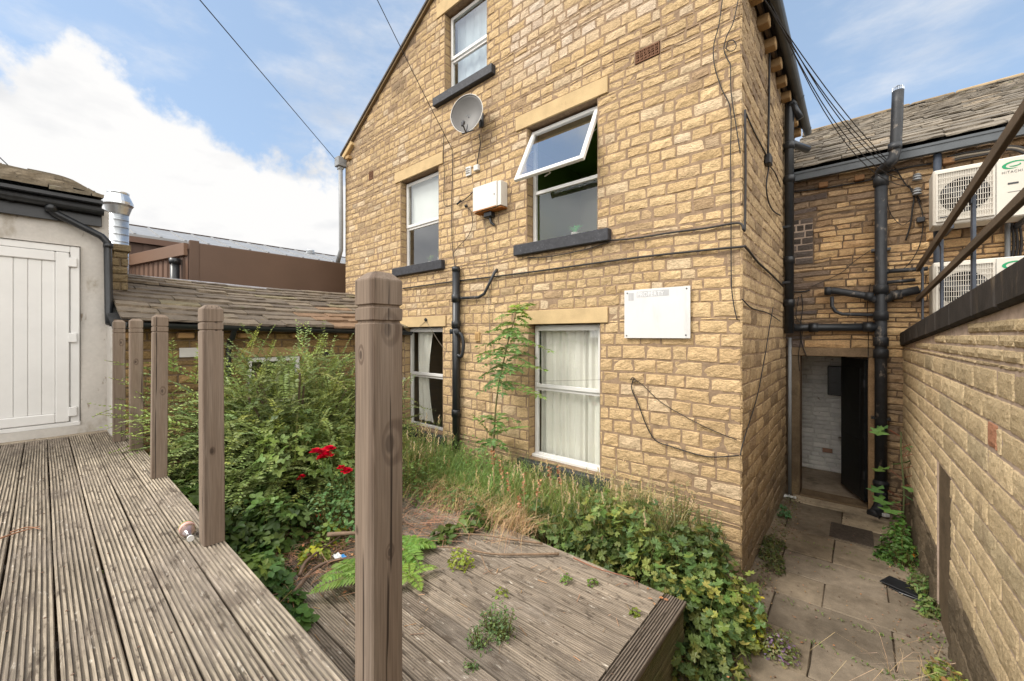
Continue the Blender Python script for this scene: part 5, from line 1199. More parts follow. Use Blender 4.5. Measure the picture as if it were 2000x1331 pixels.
# insulators and messy cables on the rear wall
def bc_(pts, r, label, mt='cable', off=.04): return cable([onY(a, b, BY - off) for a, b in pts], r, mt, 4, 'cable', label)
for i, (x, y, lab) in enumerate(((1791, 347, 'upper'), (1791, 375, 'lower'))):
    m = MB(); p = onY(x, y, BY - .07); m.lathe([(.02, -.04), (.045, -.03), (.03, -.01), (.045, .0), (.03, .02), (.04, .03), (.02, .045)], p, (0, 0, 1), 16); tag(m.build('cable_insulator', M['grey_pipe']), f'{lab} one of two grey cable insulators on the rear wall', 'insulator', 'grey insulators on the rear wall')
p = onY(1797, 430, BY - .05); m = MB(); m.box(p.x - .03, p.x + .04, p.y - .03, p.y + .04, p.z - .03, p.z + .03, (1, 1, 1), .006); tag(m.build('junction_box', M['dark_metal']), 'small dark junction box left of the upper air conditioner', 'junction box')
bc_([(1776, 364), (1785, 385), (1782, 410), (1778, 440), (1769, 470)], .009, 'knotted dark cable below the insulators')
bc_([(1790, 385), (1800, 410), (1803, 440), (1796, 480), (1780, 510), (1760, 530)], .005, 'cable drooping from the insulators past the small junction box')
bc_([(1750, 330), (1770, 362), (1785, 372), (1798, 395)], .007, 'cable gathering at the lower insulator')
bc_([(1733, 360), (1736, 410), (1760, 440), (1778, 430)], .004, 'thin loop of cable right of the soil stack')
bc_([(1545, 375), (1610, 368), (1700, 352), (1705, 345), (1760, 330), (1820, 320)], .012, 'thick black cable under the gutter of the rear building')
bc_([(1585, 560), (1640, 535), (1670, 510), (1700, 490), (1712, 488)], .004, 'thin cable rising across the rear wall')
bc_([(1565, 575), (1568, 600), (1563, 640), (1566, 670), (1575, 696)], .006, 'cable hanging over the doorway lintel at the left')
bc_([(1560, 580), (1555, 620), (1568, 640), (1560, 690), (1562, 725)], .005, 'cable loop beside the tall black downpipe')
bc_([(1700, 555), (1694, 600), (1696, 660), (1695, 720)], .004, 'thin cable beside the soil stack above the door')
bc_([(1545, 571), (1570, 570), (1582, 567)], .012, 'short dark cable stub right of the tall black downpipe')

# ------------------------------------------------------------------ air conditioners
def aircon(zlo, zhi, label, full):
    yf = 6.40; x0 = onY(1822, 400, yf).x; x1 = x0 + .80; cx = x0 + .33; cz = (zlo + zhi) / 2 - .005; H_ = zhi - zlo
    r = thing('air_conditioner', label, 'air conditioner', ((x0 + x1) / 2, yf + .15, zlo), 'air conditioners on the rear wall')
    m = MB(); m.box(x0, x1, yf, yf + .32, zlo, zhi, (1, 1, 1), .012); m.build('casing', M['ac'], r)
    m = MB(); m.box(x0 + .035, x0 + .43, yf - .004, yf - .001, zlo + .05, zhi - .05); m.build('grille_recess', M['ac'], r)
    R_ = .185; m = MB(); m.lathe([(R_, 0), (R_, .004)], (x0 + .233, yf - .002, cz), (0, -1, 0), 40); m.build('fan_opening', M['black'], r)
    m = MB()
    m.lathe([(.05, .006), (.04, .014)], (x0 + .233, yf - .004, cz), (0, -1, 0), 20)
    for k in range(3):
        a = k * 2.094 + .5; m.obox((x0 + .233 + math.cos(a) * .10, yf - .008, cz + math.sin(a) * .10), (math.cos(a), 0, math.sin(a)), (0, 1, 0), (-math.sin(a), 0, math.cos(a)), .075, .002, .04)
    m.build('fan', M['dark_metal'], r)
    m = MB(); gx0, gx1, gz0, gz1 = x0 + .035, x0 + .43, zlo + .05, zhi - .05
    for k in range(24):
        x = gx0 + (gx1 - gx0) * k / 23; m.box(x - .0022, x + .0022, yf - .022, yf - .018, gz0, gz1)
    for k in range(10):
        z = gz0 + (gz1 - gz0) * k / 9; m.box(gx0, gx1, yf - .0262, yf - .0222, z - .0025, z + .0025)
    for (a, b, c, d) in ((gx0 - .012, gx0, gz0 - .012, gz1 + .012), (gx1, gx1 + .012, gz0 - .012, gz1 + .012), (gx0, gx1, gz0 - .012, gz0), (gx0, gx1, gz1, gz1 + .012)): m.box(a, b, yf - .024, yf - .001, c, d)
    m.build('guard', M['ac'], r)
    m = MB(); m.box(x0 + .452, x0 + .455, yf - .0012, yf - .0004, zlo + .01, zhi - .01); m.build('panel_seam', M['ac_text'], r)
    m = MB(); m.box(x0 + .05, x0 + .11, yf - .030, yf - .026, zlo + .075, zlo + .087); m.build('badge', M['dark_metal'], r)
    # emblem: a green tilted swoosh over grey letters
    m = MB(); ex, ez = x0 + .575, zhi - .085
    for (ra, rb, w, a0, a1) in ((.07, .034, .014, .2, 5.2), (.036, .014, .010, 3.6, 6.9)):
        pts = [(a0 + (a1 - a0) * i / 20) for i in range(21)]; vs = []
        for i, a in enumerate(pts):
            wv = w * math.sin(math.pi * (i + .6) / 21.2)
            for s_ in (-1, 1):
                px_ = math.cos(a) * (ra + s_ * wv); pz_ = math.sin(a) * (rb + s_ * wv * .6); vs.append((ex + px_ + pz_ * .35, yf - .0022, ez + pz_))
        m.add(vs, [(2 * i, 2 * i + 1, 2 * i + 3, 2 * i + 2) for i in range(20)])
    m.build('emblem', M['ac_green'], r)
    cu = bpy.data.curves.new('lettering', 'FONT'); cu.body = 'HITACHI'; cu.size = .036; cu.extrude = .0003; cu.space_character = 1.25
    to = bpy.data.objects.new('lettering_curve', cu); COL.objects.link(to); bpy.context.view_layer.update()
    me = bpy.data.meshes.new_from_object(to.evaluated_get(bpy.context.evaluated_depsgraph_get())); bpy.data.objects.remove(to)
    for v in me.vertices: v.co = (x0 + .49 + v.co.x * .82 - r.location.x, yf - .0025 - v.co.z - r.location.y, zhi - .165 + v.co.y - r.location.z)
    me.materials.clear(); me.materials.append(M['ac_text']); o = bpy.data.objects.new('lettering', me); COL.objects.link(o); o.parent = r
    m = MB(); m.box(x0 + .53, x0 + .60, yf - .003, yf - .001, zhi - .28, zhi - .262); m.box(x0 + .53, x0 + .7, yf - .002, yf - .001, zhi - .36, zhi - .355); m.build('slot', M['dark_metal'], r)
    for xx in (x0 + .12, x1 - .15):
        m = MB(); m.box(xx, xx + .04, yf + .0, BY - .02, zlo - .045, zlo - .005, (1, 1, 1), .003); m.build('wall_bracket', M['blue_steel'], r)
aircon(onY(1820, 443, 6.4).z, onY(1820, 335, 6.4).z, 'upper off-white air conditioner with a fan grille on the rear wall', True)
zt_ = onY(1820, 514, 6.4).z; aircon(zt_ - .6, zt_, 'lower off-white air conditioner half hidden behind the sloping coping', False)
xp = onY(1830, 400, BY - .06).x
m = MB(); m.tube([(xp, BY - .1, 4.35), (xp, BY - .1, 2.2)], .035, 12); tag(m.build('thin_pipe', M['blue_steel'], None, True), 'dark upright pipe behind the left edge of both air conditioners', 'pipe')
xq = onY(1968, 470, BY - .06).x
m = MB(); m.tube([(xq, BY - .06, 3.5), (xq, BY - .06, 2.2)], .022, 10); tag(m.build('thin_pipe', M['grey_pipe'], None, True), 'thin grey pipe between the air conditioners at the right', 'pipe')
for i, (px_, lab) in enumerate(((1976, 'left'), (1983, 'middle'), (1991, 'right'))):
    x = onY(px_, 470, BY - .06).x; cable([(x, BY - .06, 3.45), (x + .01, BY - .08, 3.2), (x - .015, BY - .05, 2.9), (x + .01, BY - .06, 2.5)], .012, 'cable', label=f'{lab} one of three hanging cables between the air conditioners', group='cables between the air conditioners')
for i in range(3):
    cable([onY(1850, 308 + i * 4, BY - .08), onY(1880, 300 + i * 5, BY - .1), onY(1930, 293 + i * 4, BY - .1), onY(1975, 286 + i * 3, BY - .12), onY(2010, 292 + i * 6, BY - .12)], .014, 'cable_grey' if i == 1 else 'cable', label=['top', 'middle', 'bottom'][i] + ' one of the bundled cables above the upper air conditioner', group='bundled cables above the air conditioner')

# ------------------------------------------------------------------ alley floor items
m = MB(); m.box(-.24, .13, 5.69, 6.13, -.004, .012, (1, 1, 1), .003)
for i in range(16):
    for j in range(9):
        x = -.22 + .33 * (i + .5) / 16; y = 5.71 + .40 * (j + .5) / 9; 
        m.obox((x, y, .0135), (1, 0, 0), (0, 1, 0), (0, 0, 1), .007, .017, .0025, (1, 1, 1))
tag(m.build('manhole_cover', M['manhole']), 'rusty rectangular iron manhole cover in the alley paving', 'manhole cover')
c = onZ(1775, 1155, .02); R = random.Random(3)
bp_ = thing('broken_black_plastic', 'broken piece of black plastic trim lying by the right-hand wall', 'debris', (c.x, c.y, 0))
for k, (dx, dy, L, w, a, zz) in enumerate(((-.02, .02, .15, .075, -.5, .035), (.06, -.05, .12, .05, -.3, .02), (.0, -.06, .14, .02, -.55, .012))):
    m = MB(); u_ = Vector((math.cos(a), math.sin(a), .05)); v_ = Vector((-math.sin(a), math.cos(a), .1)); m.obox((c.x + dx, c.y + dy, zz), u_, v_, u_.cross(v_), L, w, .006, (1, 1, 1), .004); m.build('fragment', M['plastic_black'], bp_)
def crumple(name, c, s, mt, label, cat, seed=1, flat=.3):
    R = random.Random(seed); mb = MB(); n = 7; vs = []
    for j in range(n):
        for i in range(n): vs.append((c.x + (i / (n - 1) - .5) * s * R.uniform(.85, 1.1), c.y + (j / (n - 1) - .5) * s * .6 * R.uniform(.85, 1.1), c.z + .004 + abs(R.gauss(0, 1)) * s * flat * .3))
    mb.add(vs, [(j * n + i, j * n + i + 1, (j + 1) * n + i + 1, (j + 1) * n + i) for j in range(n - 1) for i in range(n - 1)]); return tag(mb.build(name, M[mt]), label, cat)
crumple('crumpled_paper', onZ(1543, 972, .005), .14, 'white_paper', 'scrap of white paper by the foot of the left door jamb', 'litter', 2)
q = onZ(1722, 1008, .01); lt = thing('drinks_carton', 'crushed red and white carton at the foot of the soil stack', 'litter', (q.x, q.y, 0))
m = MB(); m.obox((q.x, q.y, .035), (.6, -.8, .15), (.8, .6, 0), (0, 0, 1), .085, .03, .02, (1, 1, 1), .005); m.build('carton', M['white_paper'], lt)
m = MB(); m.obox((q.x - .015, q.y + .02, .0365), (.6, -.8, .15), (.8, .6, 0), (0, 0, 1), .055, .0315, .0215, (1, 1, 1), .005); m.build('red_band', M['red'], lt)
# bottle lying against the second post
bt = thing('plastic_bottle', 'small clear plastic bottle with a coloured label lying against a deck post', 'bottle', (-2.50, .50, DZ))
ax = Vector((.93, .12, -.02)).normalized(); c0 = onZ(368, 1045, DZ + .038) - ax * .0
b0 = onZ(364, 1028, DZ + .035); b1 = onZ(378, 1068, DZ + .03); ax = (b1 - b0).normalized(); Lb = .17
bt.location = (b0.x, b0.y, DZ)
rad = .034; m = MB(); m.lathe([(.004, 0), (.026, .002), (rad, .012), (rad, .05), (rad * .93, .055), (rad, .06), (rad, .105), (rad * .8, .125), (.014, .145), (.013, .165), (.0135, Lb)], b0, ax, 22); m.build('body', M['bottle'], bt, True)
for k, cc in enumerate(((.2, .35, .1), (.65, .15, .15), (.7, .6, .5), (.6, .35, .3))):
    m = MB(); m.lathe([(rad + .0008, .014 + k * .01), (rad + .0008, .024 + k * .01)], b0, ax, 22, cc); m.build('label_band', M['label'], bt, True)
m = MB(); m.lathe([(.013, Lb - .004), (.015, Lb - .003), (.015, Lb + .006)], b0, ax, 14); m.build('neck_ring', M['white_paper'], bt)
# pots and bits behind the glass
def pot_plant(x, y, z, h, s, label, seed, col=(.13, .22, .06)):
    r = thing('potted_plant', label, 'potted plant', (x, y, z)); m = MB(); m.lathe([(.04 * s, 0), (.055 * s, .09 * s), (.058 * s, .095 * s), (.05 * s, .09 * s)], (x, y, z), (0, 0, 1), 16); m.build('pot', M['pot'], r, True)
    R = random.Random(seed); m = MB()
    for i in range(60):
        a = R.uniform(0, 6.28); t = R.uniform(.2, 1); p0 = Vector((x, y, z + .08 * s)); tip = p0 + Vector((math.cos(a) * .13 * t, math.sin(a) * .08 * t, h * R.uniform(.4, 1))); w = .008
        sd_ = Vector((-math.sin(a), math.cos(a), 0)) * w; mid = p0.lerp(tip, .6) + Vector((0, 0, .03)); m.add([p0 - sd_ * .3, p0 + sd_ * .3, mid + sd_, mid - sd_, tip], [(0, 1, 2, 3), (3, 2, 4)], tuple(c * R.uniform(.6, 1.4) for c in col))
    m.build('foliage', M['leaf'], r); return r
pot_plant(-5.14, GY + .22, 3.40, .26, 1.0, 'spiky green pot plant on the sill inside the first-floor left window', 4)
pot_plant(-5.42, GY + .22, 3.40, .12, .7, 'little pot plant left of the spiky one inside the first-floor left window', 5)
pot_plant(-2.62, GY + .24, 3.40, .10, .9, 'small bright green plant on the sill inside the open window', 6, (.06, .4, .12))
m = MB(); x, z = -2.42, 3.62
for (dx, dz) in ((0, 0), (.09, .02)): m.box(x + dx, x + dx + .012, GY + .6, GY + .612, z + dz - .14, z + dz + .32)
for k in range(5): m.box(x, x + .10, GY + .6, GY + .61, z - .1 + k * .1, z - .09 + k * .1)
tag(m.build('wire_rack', M['galv']), 'pale wire rack standing inside the open first-floor window', 'rack')

# ------------------------------------------------------------------ vegetation
RS = np.random.RandomState(77)
def unit(a): return a / np.maximum(np.linalg.norm(a, axis=-1, keepdims=True), 1e-9)
# leaf outlines: (across, along, lift), faces
def T_(v, f): return np.array(v, float), f
LANCE = T_([(0, 0, 0), (.5, .4, .06), (0, 1, -.05), (-.5, .4, .06), (0, .45, 0)], [(0, 1, 4), (1, 2, 4), (2, 3, 4), (3, 0, 4)])
OVAL = T_([(0, 0, 0), (.42, .22, .07), (.5, .55, .08), (.25, .85, .02), (0, 1, -.08), (-.25, .85, .02), (-.5, .55, .08), (-.42, .22, .07), (0, .5, -.01)],
          [(0, 1, 8), (1, 2, 8), (2, 3, 8), (3, 4, 8), (4, 5, 8), (5, 6, 8), (6, 7, 8), (7, 0, 8)])
def palm(lobes, depth, spread=2.5):
    v = [(0, .42, 0)]; n = lobes * 2
    for i in range(n + 1):
        a = -spread + 2 * spread * i / n
        r = .58 if i % 2 else depth
        if i in (0, n): r = .36
        v.append((math.sin(a) * r, .42 + math.cos(a) * r * .98, .05 if i % 2 else -.03))
    return T_(v, [(0, i + 2, i + 1) for i in range(n)])
# odd points are lobe tips
GERAN = palm(6, .42, 2.6); BRAMB = T_([(0, 0, 0), (.38, .12, .04), (.52, .4, .05), (.36, .72, .0), (0, 1.0, -.1), (-.36, .72, 0), (-.52, .4, .05), (-.38, .12, .04), (0, .45, -.02)],
          [(0, 1, 8), (1, 2, 8), (2, 3, 8), (3, 4, 8), (4, 5, 8), (5, 6, 8), (6, 7, 8), (7, 0, 8)])
SYC = palm(5, .34, 2.5)
class Leaves:
    def __init__(s): s.P = []; s.D = []; s.Nn = []; s.L = []; s.W = []; s.C = []
    def add(s, p, d, n, l, w, c): s.P.append(p); s.D.append(d); s.Nn.append(n); s.L.append(l); s.W.append(w); s.C.append(c)
    def add_many(s, P, D, Nn, L, W, C): s.P += list(P); s.D += list(D); s.Nn += list(Nn); s.L += list(L); s.W += list(W); s.C += list(C)
    def emit(s, mb, tmpl):
        if not s.P: return
        tv, tf = tmpl; P, D, Nn = np.array(s.P, float), unit(np.array(s.D, float)), np.array(s.Nn, float)
        S = unit(np.cross(D, Nn)); Nn = np.cross(S, D); L, W_, C = np.array(s.L), np.array(s.W), np.array(s.C, float)
        V = P[:, None, :] + D[:, None, :] * (tv[None, :, 1:2] * L[:, None, None]) + S[:, None, :] * (tv[None, :, 0:1] * W_[:, None, None]) + Nn[:, None, :] * (tv[None, :, 2:3] * L[:, None, None])
        k = mb.n; nv = len(tv); V = V.reshape(-1, 3)
        mb.v += [tuple(x) for x in V.tolist()]; mb.c += [tuple(x) for x in np.repeat(C, nv, 0).tolist()]
        for i in range(len(P)):
            o = k + i * nv; mb.f += [tuple(o + q for q in f) for f in tf]
        mb.n += len(V)
def jc(c, a=.25, r=RS):
    c = (c[0] * 1.5, c[1] * 1.4, c[2] * 1.4)
    k = 1 + r.uniform(-a, a); return (c[0] * k * (1 + r.uniform(-.12, .12)), c[1] * k, c[2] * k * (1 + r.uniform(-.2, .2)))
def clump(x, y, z): return math.sin(x * 5.1 + 1.3 * math.sin(y * 3.7)) * math.sin(y * 4.3 + z * 2.9) * .5 + .5 * math.sin(z * 6.1 + x * 3.3 + y * 2.1)

# --- the big arching shrub
def spray(lv, st, p, d, L, leaf, w, col, step=.022, droop=1.3, rs=RS, side=True, sr=.0022, alt=1.0):
    """an arching shoot with two ranks of small leaves"""
    p = np.array(p, float); d = unit(np.array(d, float)); n = max(3, int(L / step)); pts = [p.copy()]
    dd = d.copy(); up = np.array([0, 0, 1.])
    c0 = jc(col, .22, rs)
    for i in range(n):
        dd = unit(dd + np.array([0, 0, -droop * step]) + rs.normal(0, .03, 3)); p = p + dd * step; pts.append(p.copy())
        s = unit(np.cross(dd, up)); t = i / n; k = 1 - .55 * t
        for sg_ in (-1, 1):
            if rs.rand() < .07: continue
            ld = unit(dd * .55 + s * sg_ * .9 * alt + up * rs.uniform(-.1, .35)); tip = .75 + .5 * t
            lv.add(p, ld, unit(up * .75 + np.array([.4, -.4, 0]) + rs.normal(0, .6, 3)), leaf * k * rs.uniform(.8, 1.2), w * k * rs.uniform(.85, 1.15), (c0[0] * tip * 1.1, c0[1] * tip, c0[2] * tip))
    if st is not None: st.tube([tuple(q) for q in pts[::3] + [pts[-1]]], sr, 4, (.12, .13, .05), cap=False)
def shrub(center, rx, ry, h, z0, n, label, seed, leaf=.064, w=.024, cols=((.13, .2, .065), (.19, .27, .08)), name='shrub', Lr=(.25, .6)):
    rs = np.random.RandomState(seed); r = thing(name, label, 'shrub', (center[0], center[1], z0)); lv = Leaves(); st = MB()
    cx, cy = center
    for i in range(n):
        # start points inside the dome, pushed to the shell
        v = rs.normal(0, 1, 3); v[2] = abs(v[2]) * .9 + .1 * rs.rand(); v = unit(v); rad = rs.uniform(.45, .93) if rs.rand() < .8 else rs.uniform(.2, .6)
        bump = 1 + .16 * math.sin(v[0] * 7 + 1.1) * math.sin(v[1] * 6 + .4) + .08 * math.sin(v[2] * 11 + v[0] * 5)
        p = np.array([cx + v[0] * rx * rad * bump, cy + v[1] * ry * rad * bump, z0 + .15 + v[2] * (h - .3) * rad * bump])
        if p[0] < OX + .12: p[0] = OX + .12 + rs.uniform(0, .1)
        d = unit(v * np.array([1, 1, .55]) + rs.normal(0, .55, 3) + np.array([0, -.1, .12]))
        if p[0] < OX + .3: d[0] = abs(d[0])
        c = cols[0] if rs.rand() < .6 else cols[1]
        k = .85 + .35 * clump(*p)
        c = tuple(x * k for x in c)
        spray(lv, st if i % 2 == 0 else None, p, d, rs.uniform(*Lr) * .8, leaf, w, c, rs=rs, step=.034)
    m = MB(); lv.emit(m, LANCE); m.build('foliage', M['leaf'], r); st.build('twigs', M['stem'], r, local=False)
    m = MB()
    for i in range(16):
        a = rs.uniform(0, 6.28); t = rs.uniform(.3, .75); tip = (cx + math.cos(a) * rx * t, cy + math.sin(a) * ry * t, z0 + h * rs.uniform(.45, .8)); b = (cx + math.cos(a) * .12, cy + math.sin(a) * .12, z0)
        mid = (cx + math.cos(a) * rx * t * .35, cy + math.sin(a) * ry * t * .35, z0 + h * .35); m.tube(smooth_path([b, mid, tip]), [.018, .017, .016, .015, .014, .012, .010, .008, .006][:9] if False else .011, 6, (.12, .09, .06))
    m.build('stems', M['stem'], r); return r
BUSH = shrub((-4.9, 1.9), .98, 1.35, 2.28, .1, 4200, 'big arching evergreen shrub with tiny leaves growing against the low outbuilding', 5, Lr=(.3, .75))
# tall light shoots escaping from it
rs = np.random.RandomState(8); lv = Leaves(); st = MB(); sh = thing('shrub_shoots', 'pale new shoots springing above the big shrub in front of the gutter', 'shoots', (-5.1, 2.0, 1.7))
for (px, py, qx, qy, d_) in ((470, 720, 500, 645, 4.7), (455, 700, 480, 655, 4.6), (440, 720, 425, 668, 4.4), (560, 740, 600, 690, 5.0), (340, 700, 330, 672, 3.9), (520, 700, 530, 668, 5.0), (600, 750, 640, 712, 5.1), (380, 720, 395, 672, 4.2), (640, 800, 668, 745, 5.1)):
    a, b = pix(px, py + 30, d_), pix(qx, qy, d_ - .1); spray(lv, st, a, b - a, (b - a).length * 1.15, .07, .022, (.17, .25, .06), droop=.5, rs=rs)
for i in range(34):   # wispy branches poking between the posts on the left
    a = np.array([-5.45 + rs.uniform(-.1, .7), .75 + rs.uniform(-.1, .3), rs.uniform(1.2, 1.95)]); spray(lv, st, a, (rs.uniform(-.6, .1), -1, rs.uniform(.0, .7)), rs.uniform(.2, .5), .055, .018, (.15, .22, .06), droop=.7, rs=rs, step=.032)
m = MB(); lv.emit(m, LANCE); m.build('foliage', M['leaf'], sh); st.build('stems', M['stem'], sh)

# --- leafy mounds (bramble, geranium, rose): leaves over a lumpy hull
def mound(name, label, cat, pts, n, tmpl, size, asp, cols, seed, stems=True, tilt=.5, mat_='leaf', stemcol=(.12, .13, .04), tri=False, shell=.35):
    """pts: list of (x, y, radius, z base, height) domes"""
    rs = np.random.RandomState(seed); x0 = np.mean([p[0] for p in pts]); y0 = np.mean([p[1] for p in pts]); z0 = min(p[3] for p in pts)
    r = thing(name, label, cat, (x0, y0, z0)); lv = Leaves(); st = MB(); wts = np.array([p[2] ** 2 * (1 + p[4]) for p in pts]); wts = wts / wts.sum()
    for i in range(n):
        X, Y, rad, zb, h = pts[rs.choice(len(pts), p=wts)]
        v = rs.normal(0, 1, 3); v[2] = abs(v[2]); v = unit(v); q = 1 - shell * rs.rand() ** 1.6
        b = 1 + .18 * math.sin(v[0] * 6 + X * 7) * math.sin(v[1] * 5 + Y * 5)
        p = np.array([X + v[0] * rad * q * b, Y + v[1] * rad * q * b, zb + v[2] * h * q * b])
        nn = unit(v * np.array([1, 1, .6]) * .8 + np.array([0, 0, .9]) + rs.normal(0, tilt, 3))
        a = rs.uniform(0, 6.28); t = np.array([math.cos(a), math.sin(a), 0]) + v * .5; d = unit(t - nn * np.dot(t, nn)); s = size * rs.uniform(.55, 1.2)
        c = cols[rs.randint(len(cols))]; k = .72 + .45 * clump(*(p * 1.3)); c = jc(tuple(x * k for x in c), .18, rs)
        if tri:
            for da in (-1.15, 0, 1.15):
                s_ = np.cross(nn, d); dd = unit(d * math.cos(da) + s_ * math.sin(da)); lv.add(p + dd * s * .12, dd, nn + rs.normal(0, .12, 3), s * (1 if da == 0 else .85), s * asp, c)
        else: lv.add(p - d * s * .45, d, nn, s, s * asp, c)
        if stems and i % 5 == 0:
            base = (X + v[0] * rad * .35, Y + v[1] * rad * .35, zb); st.tube([base, (p[0] * .6 + base[0] * .4, p[1] * .6 + base[1] * .4, zb + (p[2] - zb) * .75), tuple(p)], .0022, 4, jc(stemcol, .3, rs), cap=False)
    m = MB(); lv.emit(m, tmpl); m.build('foliage', M[mat_], r)
    if stems: st.build('stems', M['stem'], r)
    return r
GG = ((.10, .17, .05), (.135, .205, .055), (.075, .13, .04), (.18, .24, .07), (.22, .24, .06))
mound('bramble', 'dark bramble thicket under the left side of the shrub beside the upper deck', 'bramble', [(-3.9, .95, .30, .3, .5), (-4.4, .92, .34, .3, .7), (-3.8, 1.3, .34, .3, .55), (-4.2, 1.35, .3, .3, .6), (-4.9, .92, .3, .3, .7)], 1500, BRAMB, .075, .62, ((.075, .14, .035), (.1, .18, .045), (.14, .22, .06)), 21, tri=True)
mound('bramble', 'bright low bramble sprawling along the edge of the upper deck behind the second post', 'bramble', [(-2.95, .80, .20, .38, .26), (-3.35, .98, .26, .38, .26), (-2.7, .76, .14, .38, .2), (-2.35, .72, .12, .38, .16), (-4.1, 1.35, .26, .38, .3)], 620, BRAMB, .07, .62, ((.12, .2, .045), (.15, .23, .05), (.085, .16, .04)), 22, tri=True)
mound('bramble', 'bramble leaves spilling through the shrub at mid height', 'bramble', [(-4.1, 1.55, .28, 1.0, .55), (-3.95, 1.9, .25, .9, .4)], 260, BRAMB, .06, .62, ((.12, .19, .05), (.16, .24, .06)), 23, tri=True)
# rose with red blooms
rose = mound('rose_bush', 'rose bush with deep red double blooms beside the nearest post', 'rose bush', [(-3.62, 1.72, .30, .45, .42), (-3.42, 1.9, .26, .45, .50), (-3.8, 1.95, .24, .5, .55)], 900, OVAL, .045, .62, ((.085, .18, .06), (.12, .22, .075), (.07, .15, .05)), 24)
def bloom(c, r, parent, seed):
    rs = np.random.RandomState(seed); lv = Leaves()
    for ring, (n, tl, sz) in enumerate(((5, .15, .35), (7, .55, .6), (9, 1.0, .8), (10, 1.5, 1.0))):
        for k in range(n):
            a = 6.283 * k / n + rs.uniform(-.3, .3) + ring; d = np.array([math.cos(a) * math.sin(tl), math.sin(a) * math.sin(tl), math.cos(tl) + .1]); nn = np.array([-math.cos(a) * math.cos(tl), -math.sin(a) * math.cos(tl), math.sin(tl)])
            kk = rs.uniform(.7, 1.25); lv.add(np.array(c) + d * r * .15, d + rs.normal(0, .12, 3), nn + rs.normal(0, .2, 3), r * sz, r * sz * .95, (kk, kk, kk))
    m = MB(); lv.emit(m, OVAL); m.build('bloom', M['petal'], parent)
def rosept(px, py, d=3.75): return pix(px, py, d)
k = 0; sm = MB()
for (px, py, r_) in ((619, 884, .062), (637, 891, .068), (643, 878, .055), (629, 895, .045), (677, 921, .052), (667, 915, .04), (590, 931, .028), (584, 936, .02), (558, 990, .022), (622, 1008, .02)):
    c = rosept(px, py, 3.7 if py < 950 else 3.55); bloom(c, r_, rose, 40 + k); k += 1
    if py < 950: sm.tube(smooth_path([(c.x, c.y, c.z - .01), (c.x + .02, c.y + .02, c.z - .15), (-3.6, 1.85, .6)]), .0035, 5, (.1, .15, .05), cap=False)
sm.build('flower_stems', M['stem'], rose)
# geraniums and grasses in the bed along the gable
mound('geranium', 'big mound of lobed geranium leaves spilling over the corner of the lower deck', 'geranium', [(-1.12, 3.22, .36, .0, .62), (-.86, 3.12, .30, -.05, .50), (-1.5, 3.4, .36, .1, .66), (-.72, 2.95, .20, -.05, .36), (-1.0, 3.5, .3, .1, .62), (-.74, 3.35, .26, 0, .5), (-.80, 2.72, .14, 0, .30), (-1.75, 3.25, .3, .2, .55), (-1.3, 3.12, .16, .3, .5), (-.9, 3.42, .16, .3, .42), (-1.05, 2.98, .14, .1, .45)], 3300, GERAN, .074, 1.0, GG, 31, tilt=.55, shell=.5)
mound('geranium', 'geranium clump under the sill of the large ground-floor window', 'geranium', [(-1.95, 3.35, .34, .1, .55), (-2.3, 3.2, .28, .1, .5), (-1.8, 3.65, .3, .1, .62), (-2.1, 3.62, .28, .1, .55), (-2.55, 3.25, .2, .2, .35)], 1300, GERAN, .065, 1.0, ((.1, .15, .045), (.11, .19, .05), (.13, .2, .07)), 32, tilt=.45)
mound('feathery_weed', 'grey-green fluffy weed at the foot of the gable corner', 'weed', [(-1.25, 3.78, .2, .25, .62), (-.98, 3.72, .2, .2, .55), (-1.6, 3.8, .2, .25, .55)], 1800, LANCE, .03, .4, ((.16, .22, .10), (.2, .25, .12), (.11, .17, .06)), 33)
mound('yellow_weed', 'yellowish leafy weed at the house corner by the paving', 'weed', [(-.62, 3.52, .12, .0, .34), (-.56, 3.36, .12, .0, .2)], 150, OVAL, .05, .75, ((.34, .36, .04), (.24, .31, .05), (.4, .38, .06)), 34)
ff = mound('purple_flowered_weed', 'small bushy weed with dusty purple flowers on the paving by the geraniums', 'weed', [(-.42, 3.36, .13, .0, .15)], 420, LANCE, .03, .45, ((.13, .18, .06), (.2, .2, .1), (.17, .12, .2)), 35)
mound('dandelion_leaves', 'low weeds along the foot of the alley side wall', 'weed', [(-.66, 4.75, .13, 0, .12), (-.68, 5.05, .12, 0, .1), (-.6, 4.55, .1, 0, .08)], 420, LANCE, .05, .35, ((.12, .17, .05), (.15, .16, .06), (.09, .13, .05)), 36)
mound('wall_fern', 'small round green weed at the foot of the side wall near the door', 'weed', [(-.68, 5.9, .07, .02, .13)], 90, OVAL, .04, .7, ((.07, .16, .07),), 37)
# sycamore seedling and weeds on the right
q = Vector((.36, 6.1, 0)); sy_ = thing('sycamore_seedling', 'young sycamore with big lobed leaves against the end of the right-hand wall', 'seedling', tuple(q)); lv = Leaves(); st = MB(); rs = np.random.RandomState(5)
st.tube(smooth_path([(q.x, q.y, 0), (q.x + .02, q.y - .05, .5), (q.x + .0, q.y - .02, .95), (q.x, q.y, 1.18)]), .008, 6, (.12, .14, .06))
for z in (.42, .5, .62, .72, .82, .95, 1.05, 1.17, .35):
    for s_ in (-1, 1):
        a = rs.uniform(0, 3.14); d = np.array([math.cos(a) * s_, math.sin(a) * s_ * .6, .2]); p = np.array([q.x, q.y - .02, z]) + d * .11; st.tube([(q.x, q.y - .02, z - .04), tuple(p)], .0025, 4, (.3, .1, .06)); lv.add(p, d + np.array([0, 0, -.4]), np.array([0, -.4, 1]) + rs.normal(0, .25, 3), rs.uniform(.15, .2), rs.uniform(.15, .2), jc((.10, .2, .06), .2, rs))
